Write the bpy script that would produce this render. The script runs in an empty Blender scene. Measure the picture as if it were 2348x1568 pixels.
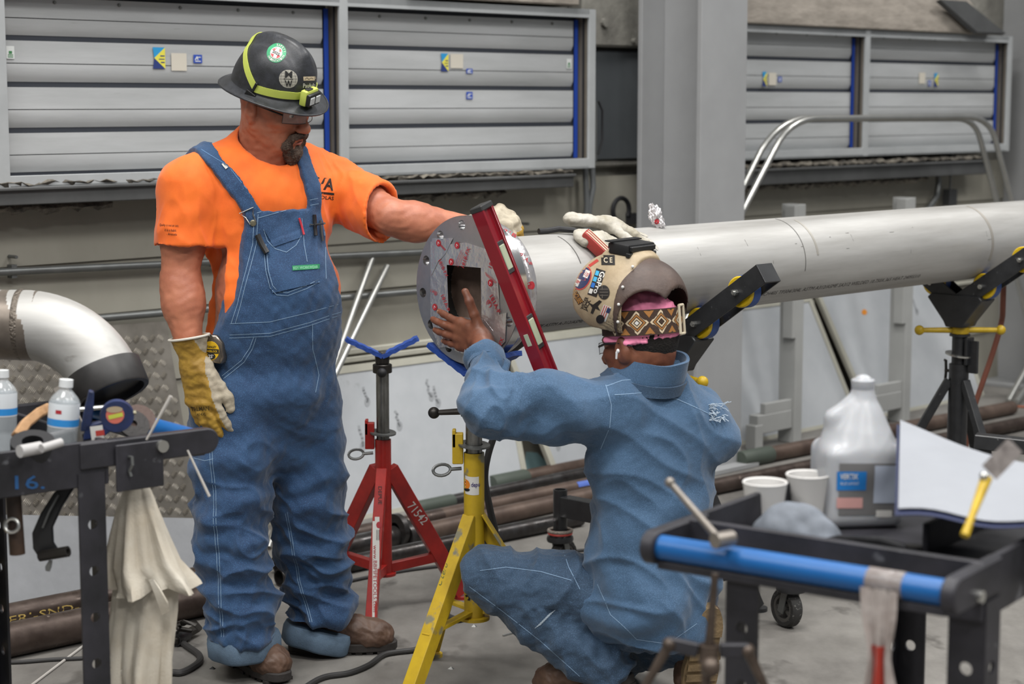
import bpy, bmesh, math, random
import numpy as np
from mathutils import Vector, Matrix
from mathutils.bvhtree import BVHTree

SC = bpy.context.scene
COL = SC.collection
random.seed(7)
RNG = np.random.RandomState(5)
R2 = math.sqrt(2.0)
V = Vector

# ------------------------------------------------------------------ camera, world, lamps, exposure
FPX, CXP, CYP, CAMZ, HORIZON = 4290.0, 1174.0, 784.0, 1.63, 235.0
PITCH = math.atan((CYP - HORIZON) / FPX)
cam_d = bpy.data.cameras.new('camera')
cam = bpy.data.objects.new('camera', cam_d)
COL.objects.link(cam)
cam.location = (0, 0, CAMZ)
cam.rotation_euler = (math.pi / 2 - PITCH, 0, 0)
cam_d.sensor_fit = 'HORIZONTAL'
cam_d.sensor_width = 36.0
cam_d.lens = 36.0 * FPX / 2348.0
cam_d.clip_end = 200
cam_d.dof.use_dof = True
cam_d.dof.focus_distance = 5.2
cam_d.dof.aperture_fstop = 3.6
SC.camera = cam

world = bpy.data.worlds.new('world')
SC.world = world
world.use_nodes = True
world.node_tree.nodes['Background'].inputs[0].default_value = (0.88, 0.93, 1.0, 1)
world.node_tree.nodes['Background'].inputs[1].default_value = 0.17

SC.view_settings.view_transform = 'Standard'
SC.view_settings.look = 'None'
SC.view_settings.exposure = 0.08
SC.view_settings.gamma = 1.0
SC.view_settings.use_curve_mapping = False

LAMPS = [(-5.5, 1.0), (-1.5, 2.0), (2.5, 1.0), (-4.0, -3.0), (0.5, -3.0), (5.0, -2.0), (6.0, 4.0), (5.5, 9.0), (0.5, 5.6)]
for lx, ly in LAMPS:
    ld = bpy.data.lights.new('high_bay_light', 'AREA')
    ld.shape = 'RECTANGLE'
    ld.size = 2.4
    ld.size_y = 0.9
    ld.energy = 235
    ld.color = (1.0, 0.985, 0.96)
    lo = bpy.data.objects.new('high_bay_light', ld)
    lo.location = (lx, ly, 7.0)
    COL.objects.link(lo)

# ------------------------------------------------------------------ measuring helpers (photo pixel -> place)
def ray(px, py):
    a = (px - CXP) / FPX
    b = (py - CYP) / FPX
    c, s = math.cos(PITCH), math.sin(PITCH)
    return (a, c - b * s, -s - b * c)

def at(px, py, Y):
    d = ray(px, py)
    t = Y / d[1]
    return V((d[0] * t, Y, CAMZ + d[2] * t))

def on_floor(px, py, z=0.0):
    d = ray(px, py)
    t = (z - CAMZ) / d[2]
    return V((d[0] * t, d[1] * t, z))

def shop(u, n, z):
    """u along the back wall, n out of the wall into the room, z up."""
    return V(((u + n) / R2, 7.9 + (u - n) / R2, z))

# ------------------------------------------------------------------ materials
def srgb(h):
    if isinstance(h, str):
        h = h.lstrip('#')
        c = [int(h[i:i + 2], 16) / 255 for i in (0, 2, 4)]
    else:
        c = h
    return tuple(x / 12.92 if x <= 0.04045 else ((x + 0.055) / 1.055) ** 2.4 for x in c) + (1.0,)

MATS = {}
def mat(name, col, rough=0.6, metal=0.0, var=0.0, vscale=6.0, col2=None, bump=0.0, bscale=60.0, stretch=None,
        spec=0.5, sheen=0.0, alpha=1.0, trans=0.0, emit=0.0, coat=0.0, rvar=0.0, contrast=0.5, sss=0.0, speck=None, speck_scale=40, speck_amt=.62):
    if name in MATS:
        return MATS[name]
    m = bpy.data.materials.new(name)
    MATS[name] = m
    m.use_nodes = True
    nt = m.node_tree
    N, L = nt.nodes, nt.links
    b = N['Principled BSDF']
    b.inputs['Base Color'].default_value = srgb(col)
    b.inputs['Roughness'].default_value = rough
    b.inputs['Metallic'].default_value = metal
    b.inputs['Specular IOR Level'].default_value = spec
    if sheen:
        b.inputs['Sheen Weight'].default_value = sheen
    if trans:
        b.inputs['Transmission Weight'].default_value = trans
        b.inputs['IOR'].default_value = 1.33
    if alpha < 1:
        b.inputs['Alpha'].default_value = alpha
    if coat:
        b.inputs['Coat Weight'].default_value = coat
    if sss:
        b.inputs['Subsurface Weight'].default_value = sss
        b.inputs['Subsurface Radius'].default_value = (0.02, 0.008, 0.004)
    if emit:
        b.inputs['Emission Color'].default_value = srgb(col)
        b.inputs['Emission Strength'].default_value = emit
    if var or bump or rvar or speck:
        tc = N.new('ShaderNodeTexCoord')
        mp = N.new('ShaderNodeMapping')
        L.new(tc.outputs['Object'], mp.inputs[0])
        if stretch:
            mp.inputs['Scale'].default_value = stretch
    last = None
    if var:
        nz = N.new('ShaderNodeTexNoise')
        nz.inputs['Scale'].default_value = vscale
        nz.inputs['Detail'].default_value = 6
        nz.inputs['Roughness'].default_value = 0.65
        L.new(mp.outputs[0], nz.inputs['Vector'])
        cr = N.new('ShaderNodeValToRGB')
        c1 = srgb(col)
        c2 = srgb(col2) if col2 else tuple(max(0, x * (1 - var)) for x in c1[:3]) + (1,)
        cr.color_ramp.elements[0].position = 0.5 - 0.22 * (1.2 - contrast)
        cr.color_ramp.elements[1].position = 0.5 + 0.22 * (1.2 - contrast)
        cr.color_ramp.elements[0].color = c2
        cr.color_ramp.elements[1].color = c1
        L.new(nz.outputs['Fac'], cr.inputs[0])
        last = cr.outputs[0]
    if speck:
        nz3 = N.new('ShaderNodeTexNoise')
        nz3.inputs['Scale'].default_value = speck_scale
        nz3.inputs['Detail'].default_value = 4
        L.new(mp.outputs[0], nz3.inputs['Vector'])
        cr3 = N.new('ShaderNodeValToRGB')
        cr3.color_ramp.elements[0].position = speck_amt
        cr3.color_ramp.elements[1].position = speck_amt + .05
        cr3.color_ramp.elements[0].color = (0, 0, 0, 1)
        cr3.color_ramp.elements[1].color = (1, 1, 1, 1)
        L.new(nz3.outputs['Fac'], cr3.inputs[0])
        mx = N.new('ShaderNodeMix')
        mx.data_type = 'RGBA'
        L.new(cr3.outputs[0], mx.inputs[0])
        if last:
            L.new(last, mx.inputs[6])
        else:
            mx.inputs[6].default_value = srgb(col)
        mx.inputs[7].default_value = srgb(speck)
        last = mx.outputs[2]
    if last:
        L.new(last, b.inputs['Base Color'])
    if rvar:
        nz2 = N.new('ShaderNodeTexNoise')
        nz2.inputs['Scale'].default_value = vscale * 1.7
        nz2.inputs['Detail'].default_value = 5
        L.new(mp.outputs[0], nz2.inputs['Vector'])
        mr = N.new('ShaderNodeMapRange')
        mr.inputs['From Min'].default_value = 0.3
        mr.inputs['From Max'].default_value = 0.7
        mr.inputs['To Min'].default_value = max(0.03, rough - rvar)
        mr.inputs['To Max'].default_value = min(1, rough + rvar)
        L.new(nz2.outputs['Fac'], mr.inputs['Value'])
        L.new(mr.outputs[0], b.inputs['Roughness'])
    if bump:
        nb = N.new('ShaderNodeTexNoise')
        nb.inputs['Scale'].default_value = bscale
        nb.inputs['Detail'].default_value = 5
        L.new(mp.outputs[0], nb.inputs['Vector'])
        bp = N.new('ShaderNodeBump')
        bp.inputs['Strength'].default_value = bump
        bp.inputs['Distance'].default_value = 0.01
        L.new(nb.outputs['Fac'], bp.inputs['Height'])
        L.new(bp.outputs[0], b.inputs['Normal'])
    return m

# ------------------------------------------------------------------ mesh builder
def basis(d, up=(0, 0, 1)):
    """matrix columns x,y,z with z along d"""
    z = V(d).normalized()
    u = V(up)
    if abs(z.dot(u)) > 0.98:
        u = V((0, 1, 0)) if abs(z.z) > 0.9 else V((0, 0, 1))
    x = u.cross(z).normalized()
    y = z.cross(x)
    return Matrix((x, y, z)).transposed()

def frame(o, x, y):
    """4x4 with origin o, x axis x, y axis orthogonalised, z = x cross y"""
    x = V(x).normalized()
    y = V(y)
    y = (y - x * y.dot(x)).normalized()
    z = x.cross(y)
    m = Matrix((x, y, z)).transposed().to_4x4()
    m.translation = V(o)
    return m

class MB:
    def __init__(s):
        s.v, s.f = [], []
    def add(s, vs, fs, M=None):
        o = len(s.v)
        if M is not None:
            vs = [M @ V(p) for p in vs]
        s.v += [tuple(p) for p in vs]
        s.f += [tuple(i + o for i in q) for q in fs]
        return s
    def box(s, c, size, M=None, taper=1.0):
        x, y, z = size[0] / 2, size[1] / 2, size[2] / 2
        t = taper
        vs = [(-x, -y, -z), (x, -y, -z), (x, y, -z), (-x, y, -z), (-x * t, -y * t, z), (x * t, -y * t, z), (x * t, y * t, z), (-x * t, y * t, z)]
        vs = [(p[0] + c[0], p[1] + c[1], p[2] + c[2]) for p in vs]
        return s.add(vs, [(3, 2, 1, 0), (4, 5, 6, 7), (0, 1, 5, 4), (1, 2, 6, 5), (2, 3, 7, 6), (3, 0, 4, 7)], M)
    def bar(s, a, b, w, h, up=(0, 0, 1)):
        """rectangular bar from a to b; w across, h along 'up'"""
        a, b = V(a), V(b)
        M = basis(b - a, up).to_4x4()
        M.translation = (a + b) / 2
        return s.box((0, 0, 0), (w, h, (b - a).length), M)
    def cyl(s, a, b, r, r2=None, n=20, caps=True):
        a, b = V(a), V(b)
        r2 = r if r2 is None else r2
        B = basis(b - a)
        vs = []
        for p, q in ((a, r), (b, r2)):
            for i in range(n):
                t = 2 * math.pi * i / n
                vs.append(p + B @ V((math.cos(t) * q, math.sin(t) * q, 0)))
        fs = [(i, (i + 1) % n, n + (i + 1) % n, n + i) for i in range(n)]
        if caps:
            fs += [tuple(range(n - 1, -1, -1)), tuple(range(n, 2 * n))]
        return s.add(vs, fs)
    def pipe(s, a, b, r, ri, n=32):
        a, b = V(a), V(b)
        L = (b - a).length
        M = basis(b - a).to_4x4()
        M.translation = a
        return s.lathe([(r, 0), (r, L), (ri, L), (ri, 0)], M, n, closed=True)
    def lathe(s, prof, M=None, n=32, closed=False):
        vs = []
        for r, z in prof:
            for i in range(n):
                t = 2 * math.pi * i / n
                vs.append((r * math.cos(t), r * math.sin(t), z))
        fs = []
        k = len(prof)
        for j in range(k if closed else k - 1):
            a, b = j * n, ((j + 1) % k) * n
            fs += [(a + i, a + (i + 1) % n, b + (i + 1) % n, b + i) for i in range(n)]
        if not closed:
            if prof[0][0] > 1e-6:
                fs.append(tuple(range(n - 1, -1, -1)))
            if prof[-1][0] > 1e-6:
                fs.append(tuple((k - 1) * n + i for i in range(n)))
        return s.add(vs, fs, M)
    def tube(s, pts, r, n=10, caps=True, closed=False):
        pts = [V(p) for p in pts]
        m = len(pts)
        rs = r if isinstance(r, (list, tuple)) else [r] * m
        vs = []
        prev = None
        for i, p in enumerate(pts):
            if closed:
                d = pts[(i + 1) % m] - pts[i - 1]
            else:
                d = pts[min(i + 1, m - 1)] - pts[max(i - 1, 0)]
            d.normalize()
            if prev is None:
                B = basis(d)
                x = B.col[0].copy()
            else:
                x = prev - d * prev.dot(d)
                x.normalize()
            y = d.cross(x)
            prev = x
            for k in range(n):
                t = 2 * math.pi * k / n
                vs.append(p + (x * math.cos(t) + y * math.sin(t)) * rs[i])
        fs = []
        for j in range(m if closed else m - 1):
            a, b = j * n, ((j + 1) % m) * n
            fs += [(a + i, a + (i + 1) % n, b + (i + 1) % n, b + i) for i in range(n)]
        if caps and not closed:
            fs += [tuple(range(n - 1, -1, -1)), tuple((m - 1) * n + i for i in range(n))]
        return s.add(vs, fs)
    def prism(s, poly, z0, z1, M=None):
        n = len(poly)
        vs = [(p[0], p[1], z0) for p in poly] + [(p[0], p[1], z1) for p in poly]
        fs = [tuple(range(n - 1, -1, -1)), tuple(range(n, 2 * n))]
        fs += [(i, (i + 1) % n, n + (i + 1) % n, n + i) for i in range(n)]
        return s.add(vs, fs, M)
    def sphere(s, c, r, n=16, m=10, sc=(1, 1, 1), M=None):
        vs = [(0, 0, -1)]
        for j in range(1, m):
            ph = -math.pi / 2 + math.pi * j / m
            for i in range(n):
                t = 2 * math.pi * i / n
                vs.append((math.cos(ph) * math.cos(t), math.cos(ph) * math.sin(t), math.sin(ph)))
        vs.append((0, 0, 1))
        fs = [(0, 1 + (i + 1) % n, 1 + i) for i in range(n)]
        for j in range(m - 2):
            a, b = 1 + j * n, 1 + (j + 1) * n
            fs += [(a + i, a + (i + 1) % n, b + (i + 1) % n, b + i) for i in range(n)]
        e = len(vs) - 1
        a = 1 + (m - 2) * n
        fs += [(a + i, a + (i + 1) % n, e) for i in range(n)]
        vs = [(c[0] + p[0] * r * sc[0], c[1] + p[1] * r * sc[1], c[2] + p[2] * r * sc[2]) for p in vs]
        return s.add(vs, fs, M)
    def torus(s, c, R, r, M=None, n=24, k=8, a0=0, a1=2 * math.pi):
        full = abs(a1 - a0 - 2 * math.pi) < 1e-6
        m = n if full else n + 1
        pts = []
        for i in range(m):
            t = a0 + (a1 - a0) * i / n
            p = V((R * math.cos(t) + c[0], R * math.sin(t) + c[1], c[2]))
            pts.append(M @ p if M is not None else p)
        return s.tube(pts, r, k, closed=full)
    def sheet(s, grid, thick):
        """closed thin slab from grid[i][j] of points (rows), thickened along local normals"""
        ni, nj = len(grid), len(grid[0])
        g = [[V(p) for p in row] for row in grid]
        vs = []
        nrm = []
        for i in range(ni):
            for j in range(nj):
                du = g[min(i + 1, ni - 1)][j] - g[max(i - 1, 0)][j]
                dv = g[i][min(j + 1, nj - 1)] - g[i][max(j - 1, 0)]
                n = du.cross(dv)
                n = n.normalized() if n.length > 1e-9 else V((0, 0, 1))
                nrm.append(n)
                vs.append(g[i][j] + n * thick / 2)
        k = ni * nj
        vs += [vs[q] - nrm[q] * thick for q in range(k)]
        fs = []
        for i in range(ni - 1):
            for j in range(nj - 1):
                a, b, c, d = i * nj + j, (i + 1) * nj + j, (i + 1) * nj + j + 1, i * nj + j + 1
                fs += [(a, b, c, d), (k + d, k + c, k + b, k + a)]
        ring = [j for j in range(nj)] + [i * nj + nj - 1 for i in range(1, ni)] + [(ni - 1) * nj + j for j in range(nj - 2, -1, -1)] + [i * nj for i in range(ni - 2, 0, -1)]
        for q in range(len(ring)):
            a, b = ring[q], ring[(q + 1) % len(ring)]
            fs.append((b, a, k + a, k + b))
        return s.add(vs, fs)

def xf(M, p):
    return M @ V(p)

def link(name, me, parent=None):
    o = bpy.data.objects.new(name, me)
    COL.objects.link(o)
    if parent is not None:
        o.parent = parent
    return o

def finish(me, smooth=True, angle=35):
    if smooth:
        me.shade_smooth()
        me.set_sharp_from_angle(angle=math.radians(angle))

def obj(name, mb, m, parent=None, world=False, bevel=0.0, seg=1, smooth=True, angle=35, M=None):
    """one mesh object. world=True: vertices are world coordinates, turned into the parent's frame."""
    me = bpy.data.meshes.new(name)
    vs = mb.v
    T = Matrix.Identity(4)
    if M is not None:
        T = M
    if world and parent is not None:
        p = parent
        W = p.matrix_basis.copy()
        while p.parent:
            p = p.parent
            W = p.matrix_basis @ W
        T = W.inverted() @ T
    if world or M is not None:
        vs = [tuple(T @ V(p)) for p in vs]
    me.from_pydata(vs, [], mb.f)
    bm = bmesh.new()
    bm.from_mesh(me)
    bmesh.ops.recalc_face_normals(bm, faces=bm.faces)
    if bevel:
        es = [e for e in bm.edges if len(e.link_faces) == 2 and e.calc_face_angle(0) > 0.6]
        bmesh.ops.bevel(bm, geom=es, offset=bevel, segments=seg, affect='EDGES', profile=0.5, clamp_overlap=True)
    bm.to_mesh(me)
    bm.free()
    finish(me, smooth, angle)
    me.materials.append(m)
    return link(name, me, parent)

def thing(name, label, cat, loc=(0, 0, 0), rotz=0.0, group=None, rot=None):
    o = bpy.data.objects.new(name, None)
    o.empty_display_size = 0.1
    COL.objects.link(o)
    o.location = loc
    o.rotation_euler = rot if rot else (0, 0, rotz)
    return tag(o, label, cat, group)

def tag(o, label, cat, group=None):
    o['label'] = label
    o['category'] = cat
    if group:
        o['group'] = group
    return o

def struct(o, label=None):
    o['kind'] = 'structure'
    if label:
        o['label'] = label
    return o

def dup(root, loc=None, rotz=None, label=None):
    def cp(o, parent):
        c = o.copy()
        COL.objects.link(c)
        c.parent = parent
        for ch in list(o.children):
            cp(ch, c)
        return c
    r = cp(root, None)
    if loc is not None:
        r.location = loc
    if rotz is not None:
        r.rotation_euler = (0, 0, rotz)
    if label:
        r['label'] = label
    return r

# ------------------------------------------------------------------ lettering and flat marks laid on surfaces
def text_shape(txt, size=1.0, bold=0.0, align='CENTER', shear=0.0, res=2):
    cu = bpy.data.curves.new('t', 'FONT')
    cu.body = txt
    cu.size = size
    cu.align_x = align
    cu.align_y = 'CENTER'
    cu.offset = bold
    cu.shear = shear
    cu.resolution_u = res
    o = bpy.data.objects.new('t', cu)
    COL.objects.link(o)
    dg = bpy.context.evaluated_depsgraph_get()
    me = bpy.data.meshes.new_from_object(o.evaluated_get(dg))
    vs = [tuple(v.co[:2]) for v in me.vertices]
    fs = [tuple(p.vertices) for p in me.polygons]
    bpy.data.objects.remove(o)
    bpy.data.curves.remove(cu)
    bpy.data.meshes.remove(me)
    return vs, fs

def fit(shape, w, h=None):
    vs, fs = shape
    x0, x1 = min(p[0] for p in vs), max(p[0] for p in vs)
    y0, y1 = min(p[1] for p in vs), max(p[1] for p in vs)
    sx = w / (x1 - x0)
    sy = sx if h is None else h / (y1 - y0)
    return [((p[0] - (x0 + x1) / 2) * sx, (p[1] - (y0 + y1) / 2) * sy) for p in vs], fs

def disc_shape(r, ry=None, n=28, rings=3, r0=0.0):
    ry = r if ry is None else ry
    vs, fs = [], []
    ks = [r0 + (1 - r0) * i / rings for i in range(rings + 1)]
    for k in ks:
        for i in range(n):
            t = 2 * math.pi * i / n
            vs.append((r * k * math.cos(t), ry * k * math.sin(t)))
    for j in range(rings):
        for i in range(n):
            a, b = j * n + i, j * n + (i + 1) % n
            if j == 0 and r0 == 0:
                fs.append((a, n + i, n + (i + 1) % n))
            else:
                fs.append((a, a + n, b + n, b))
    return vs, fs

def rect_shape(w, h, nx=6, ny=6):
    vs = [(-w / 2 + w * i / nx, -h / 2 + h * j / ny) for j in range(ny + 1) for i in range(nx + 1)]
    fs = [(j * (nx + 1) + i, j * (nx + 1) + i + 1, (j + 1) * (nx + 1) + i + 1, (j + 1) * (nx + 1) + i) for j in range(ny) for i in range(nx)]
    return vs, fs

def poly_shape(pts):
    return list(pts), [tuple(range(len(pts)))]

def line_shape(pts, w):
    vs, fs = [], []
    for i in range(len(pts) - 1):
        a, b = V(pts[i] + (0,)) if len(pts[i]) == 2 else V(pts[i]), V(pts[i + 1] + (0,)) if len(pts[i + 1]) == 2 else V(pts[i + 1])
        d = (b - a).normalized()
        n = V((-d.y, d.x, 0)) * w / 2
        a = a - d * w * .3
        b = b + d * w * .3
        k = len(vs)
        vs += [tuple((a - n)[:2]), tuple((b - n)[:2]), tuple((b + n)[:2]), tuple((a + n)[:2])]
        fs.append((k, k + 1, k + 2, k + 3))
    return vs, fs

def merge(*shapes):
    vs, fs = [], []
    for a, b in shapes:
        o = len(vs)
        vs += a
        fs += [tuple(i + o for i in f) for f in b]
    return vs, fs

def shift(shape, dx, dy, rot=0.0):
    c, s = math.cos(rot), math.sin(rot)
    return [(p[0] * c - p[1] * s + dx, p[0] * s + p[1] * c + dy) for p in shape[0]], shape[1]

def world_of(o):
    W = o.matrix_basis.copy()
    while o.parent:
        o = o.parent
        W = o.matrix_basis @ W
    return W

def bvh_of(*objs):
    """surface of objects in world coordinates, for laying flat marks on it"""
    vs, ps = [], []
    for o in objs:
        W = world_of(o)
        k = len(vs)
        vs += [W @ v.co for v in o.data.vertices]
        ps += [tuple(i + k for i in p.vertices) for p in o.data.polygons]
    return BVHTree.FromPolygons(vs, ps)

def flat(name, shape, M, m, parent, lift=0.0006, smooth=False):
    """flat mark lying in the xy plane of M (world), lifted along +z"""
    mb = MB()
    mb.add([(p[0], p[1], lift) for p in shape[0]], shape[1], M)
    return obj(name, mb, m, parent, world=True, smooth=smooth)

def decal(name, shape, M, bvh, m, parent, lift=0.001, reach=0.3):
    """flat mark in the xy plane of M (world), pressed along -z of M on to the surface"""
    d = -(M.to_3x3() @ V((0, 0, 1))).normalized()
    vs, dep = [], []
    for p in shape[0]:
        q = M @ V((p[0], p[1], 0))
        hit = bvh.ray_cast(q - d * reach, d, reach * 2.2)
        if hit[0] is not None:
            dep.append((hit[0] - q).dot(d))
            vs.append(hit[0] - d * lift)
        else:
            dep.append(None)
            vs.append(q)
    fs = []                              # leave out what misses the surface or bridges a step in it
    for f in shape[1]:
        dd = [dep[i] for i in f]
        if None not in dd:
            sz = max((V(shape[0][f[0]]) - V(shape[0][i])).length for i in f)
            if max(dd) - min(dd) < .012 + 2.5 * sz:
                fs.append(f)
    used = sorted({i for f in fs for i in f})
    ix = {i: k for k, i in enumerate(used)}
    mb = MB()
    mb.add([vs[i] for i in used], [tuple(ix[i] for i in f) for f in fs])
    return obj(name, mb, m, parent, world=True, smooth=True, angle=80)

# ------------------------------------------------------------------ volumes for bodies and cloth (signed distance -> mesh)
class Field:
    def __init__(s, lo, hi, h):
        s.lo = np.array(lo, float)
        s.h = h
        s.n = np.ceil((np.array(hi, float) - s.lo) / h).astype(int) + 1
        s.d = np.full(s.n, 0.25, np.float32)
    def _win(s, lo, hi, pad):
        i0 = np.clip(np.floor((np.array(lo) - pad - s.lo) / s.h).astype(int), 0, s.n - 1)
        i1 = np.clip(np.ceil((np.array(hi) + pad - s.lo) / s.h).astype(int) + 1, 1, s.n)
        sl = tuple(slice(a, b) for a, b in zip(i0, i1))
        ax = [(s.lo[q] + s.h * np.arange(i0[q], i1[q])).astype(np.float32) for q in range(3)]
        return sl, ax[0][:, None, None], ax[1][None, :, None], ax[2][None, None, :]
    def union(s, prim, k=0.0):
        lo, hi, fn = prim
        sl, X, Y, Z = s._win(lo, hi, k + 4 * s.h)
        if s.d[sl].size == 0:
            return s
        b = fn(X, Y, Z)
        a = s.d[sl]
        if k > 0:
            h = np.maximum(k - np.abs(a - b), 0) / k
            s.d[sl] = np.minimum(a, b) - h * h * k * 0.25
        else:
            s.d[sl] = np.minimum(a, b)
        return s
    def cut(s, prim, k=0.0):
        lo, hi, fn = prim
        sl, X, Y, Z = s._win(lo, hi, k + 4 * s.h)
        if s.d[sl].size == 0:
            return s
        b = -fn(X, Y, Z)
        a = s.d[sl]
        if k > 0:
            h = np.maximum(k - np.abs(a - b), 0) / k
            s.d[sl] = np.maximum(a, b) + h * h * k * 0.25
        else:
            s.d[sl] = np.maximum(a, b)
        return s
    def keep(s, fn):
        X, Y, Z = s._win(s.lo, s.lo + s.h * s.n, 0)[1:]
        s.d = np.maximum(s.d, fn(X, Y, Z).astype(np.float32))
        return s
    def chain(s, pts, rs, k=0.02, flat=None):
        for i in range(len(pts) - 1):
            s.union(cone(pts[i], pts[i + 1], rs[i], rs[i + 1], flat), k)
        return s
    def mesh(s, smooth_it=2):
        d = s.d.copy()
        for q in range(3):   # close at the box border
            idx = [slice(None)] * 3
            idx[q] = 0
            d[tuple(idx)] = np.maximum(d[tuple(idx)], s.h * .5)
            idx[q] = -1
            d[tuple(idx)] = np.maximum(d[tuple(idx)], s.h * .5)
        n = np.array(d.shape)
        neg = d < 0
        cnt = np.zeros(n - 1, np.int8)
        for a in (0, 1):
            for b in (0, 1):
                for c in (0, 1):
                    cnt += neg[a:n[0] - 1 + a, b:n[1] - 1 + b, c:n[2] - 1 + c]
        act = np.argwhere((cnt > 0) & (cnt < 8))
        cid = np.full(n - 1, -1, np.int32)
        cid[act[:, 0], act[:, 1], act[:, 2]] = np.arange(len(act))
        P = np.zeros((len(act), 3))
        W = np.zeros(len(act))
        corners = [(a, b, c) for a in (0, 1) for b in (0, 1) for c in (0, 1)]
        val = {c: d[act[:, 0] + c[0], act[:, 1] + c[1], act[:, 2] + c[2]] for c in corners}
        for c in corners:
            for q in range(3):
                if c[q] == 0:
                    e = list(c)
                    e[q] = 1
                    e = tuple(e)
                    va, vb = val[c], val[e]
                    m = (va < 0) != (vb < 0)
                    t = np.where(m, va / np.where(m, va - vb, 1), 0)
                    pt = np.repeat(np.array(c, float)[None], len(act), 0)
                    pt[:, q] = t
                    P += pt * m[:, None]
                    W += m
        P = act + P / W[:, None]
        P = s.lo + P * s.h
        faces = []
        for q in range(3):
            r, u = (q + 1) % 3, (q + 2) % 3
            sa = [slice(None)] * 3
            sb = [slice(None)] * 3
            sa[q] = slice(0, n[q] - 1)
            sb[q] = slice(1, n[q])
            A, B = neg[tuple(sa)], neg[tuple(sb)]
            E = np.argwhere(A != B)
            ok = (E[:, r] > 0) & (E[:, u] > 0) & (E[:, r] < n[r] - 1) & (E[:, u] < n[u] - 1)
            E = E[ok]
            fl = A[E[:, 0], E[:, 1], E[:, 2]]
            def cell(dr, du):
                c = E.copy()
                c[:, r] -= dr
                c[:, u] -= du
                return cid[c[:, 0], c[:, 1], c[:, 2]]
            Q = np.stack([cell(1, 1), cell(0, 1), cell(0, 0), cell(1, 0)], 1)
            Q[~fl] = Q[~fl][:, ::-1]
            faces.append(Q)
        Q = np.concatenate(faces)
        Q = Q[(Q >= 0).all(1)]
        for _ in range(smooth_it):
            acc = np.zeros_like(P)
            c = np.zeros(len(P))
            for i in range(4):
                a, b = Q[:, i], Q[:, (i + 1) % 4]
                for ax in range(3):
                    acc[:, ax] += np.bincount(a, P[b, ax], len(P)) + np.bincount(b, P[a, ax], len(P))
                c += np.bincount(a, minlength=len(P)) + np.bincount(b, minlength=len(P))
            P = P * 0.4 + 0.6 * acc / np.maximum(c, 1)[:, None]
        return P, Q

def vnormals(P, Q):
    fn = np.cross(P[Q[:, 2]] - P[Q[:, 0]], P[Q[:, 3]] - P[Q[:, 1]])
    N = np.zeros_like(P)
    for i in range(4):
        for ax in range(3):
            N[:, ax] += np.bincount(Q[:, i], fn[:, ax], len(P))
    return N / np.maximum(np.linalg.norm(N, axis=1), 1e-12)[:, None]

def npmesh(name, P, Q, mats, parent=None, world=True, index=None, angle=None):
    me = bpy.data.meshes.new(name)
    if world and parent is not None:
        T = np.array(world_of(parent).inverted())
        P = P @ T[:3, :3].T + T[:3, 3]
    me.vertices.add(len(P))
    me.vertices.foreach_set('co', np.asarray(P, np.float32).ravel())
    me.loops.add(len(Q) * 4)
    me.loops.foreach_set('vertex_index', np.asarray(Q, np.int32).ravel())
    me.polygons.add(len(Q))
    me.polygons.foreach_set('loop_start', np.arange(0, len(Q) * 4, 4, dtype=np.int32))
    for m in (mats if isinstance(mats, (list, tuple)) else [mats]):
        me.materials.append(m)
    if index is not None:
        me.polygons.foreach_set('material_index', np.asarray(index, np.int32))
    me.update(calc_edges=True)
    me.validate()
    me.shade_smooth()
    if angle:
        me.set_sharp_from_angle(angle=math.radians(angle))
    return link(name, me, parent)

def cone(a, b, ra, rb, flat=None):
    a, b = np.array(a, float), np.array(b, float)
    ba = b - a
    l2 = max(float(ba @ ba), 1e-12)
    mx = max(ra, rb) * (max(1.0, flat[1]) if flat else 1.0)
    lo, hi = np.minimum(a, b) - mx, np.maximum(a, b) + mx
    def fn(X, Y, Z):
        px, py, pz = X - a[0], Y - a[1], Z - a[2]
        t = np.clip((px * ba[0] + py * ba[1] + pz * ba[2]) / l2, 0, 1)
        qx, qy, qz = px - t * ba[0], py - t * ba[1], pz - t * ba[2]
        dd = qx * qx + qy * qy + qz * qz
        if flat:
            f = np.array(flat[0], float)
            f = f / np.linalg.norm(f)
            qd = qx * f[0] + qy * f[1] + qz * f[2]
            dd = dd - qd * qd * (1 - 1 / flat[1] ** 2)
            return ((np.sqrt(np.maximum(dd, 0)) - (ra + (rb - ra) * t)) * min(1, flat[1])).astype(np.float32)
        return (np.sqrt(dd) - (ra + (rb - ra) * t)).astype(np.float32)
    return lo, hi, fn

def ball(c, r, Rm=None):
    """ellipsoid: centre, radii (3), rotation matrix columns = axes"""
    c = np.array(c, float)
    r = np.array(r, float) if hasattr(r, '__len__') else np.array([r] * 3, float)
    R = np.eye(3) if Rm is None else np.array([[Rm[i][j] for j in range(3)] for i in range(3)])
    ext = np.abs(R) @ r
    def fn(X, Y, Z):
        px, py, pz = X - c[0], Y - c[1], Z - c[2]
        u = [(px * R[0, i] + py * R[1, i] + pz * R[2, i]) / r[i] for i in range(3)]
        k0 = np.sqrt(u[0] ** 2 + u[1] ** 2 + u[2] ** 2)
        k1 = np.sqrt((u[0] / r[0]) ** 2 + (u[1] / r[1]) ** 2 + (u[2] / r[2]) ** 2)
        return (k0 * (k0 - 1) / np.maximum(k1, 1e-6)).astype(np.float32)
    return c - ext, c + ext, fn

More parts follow.
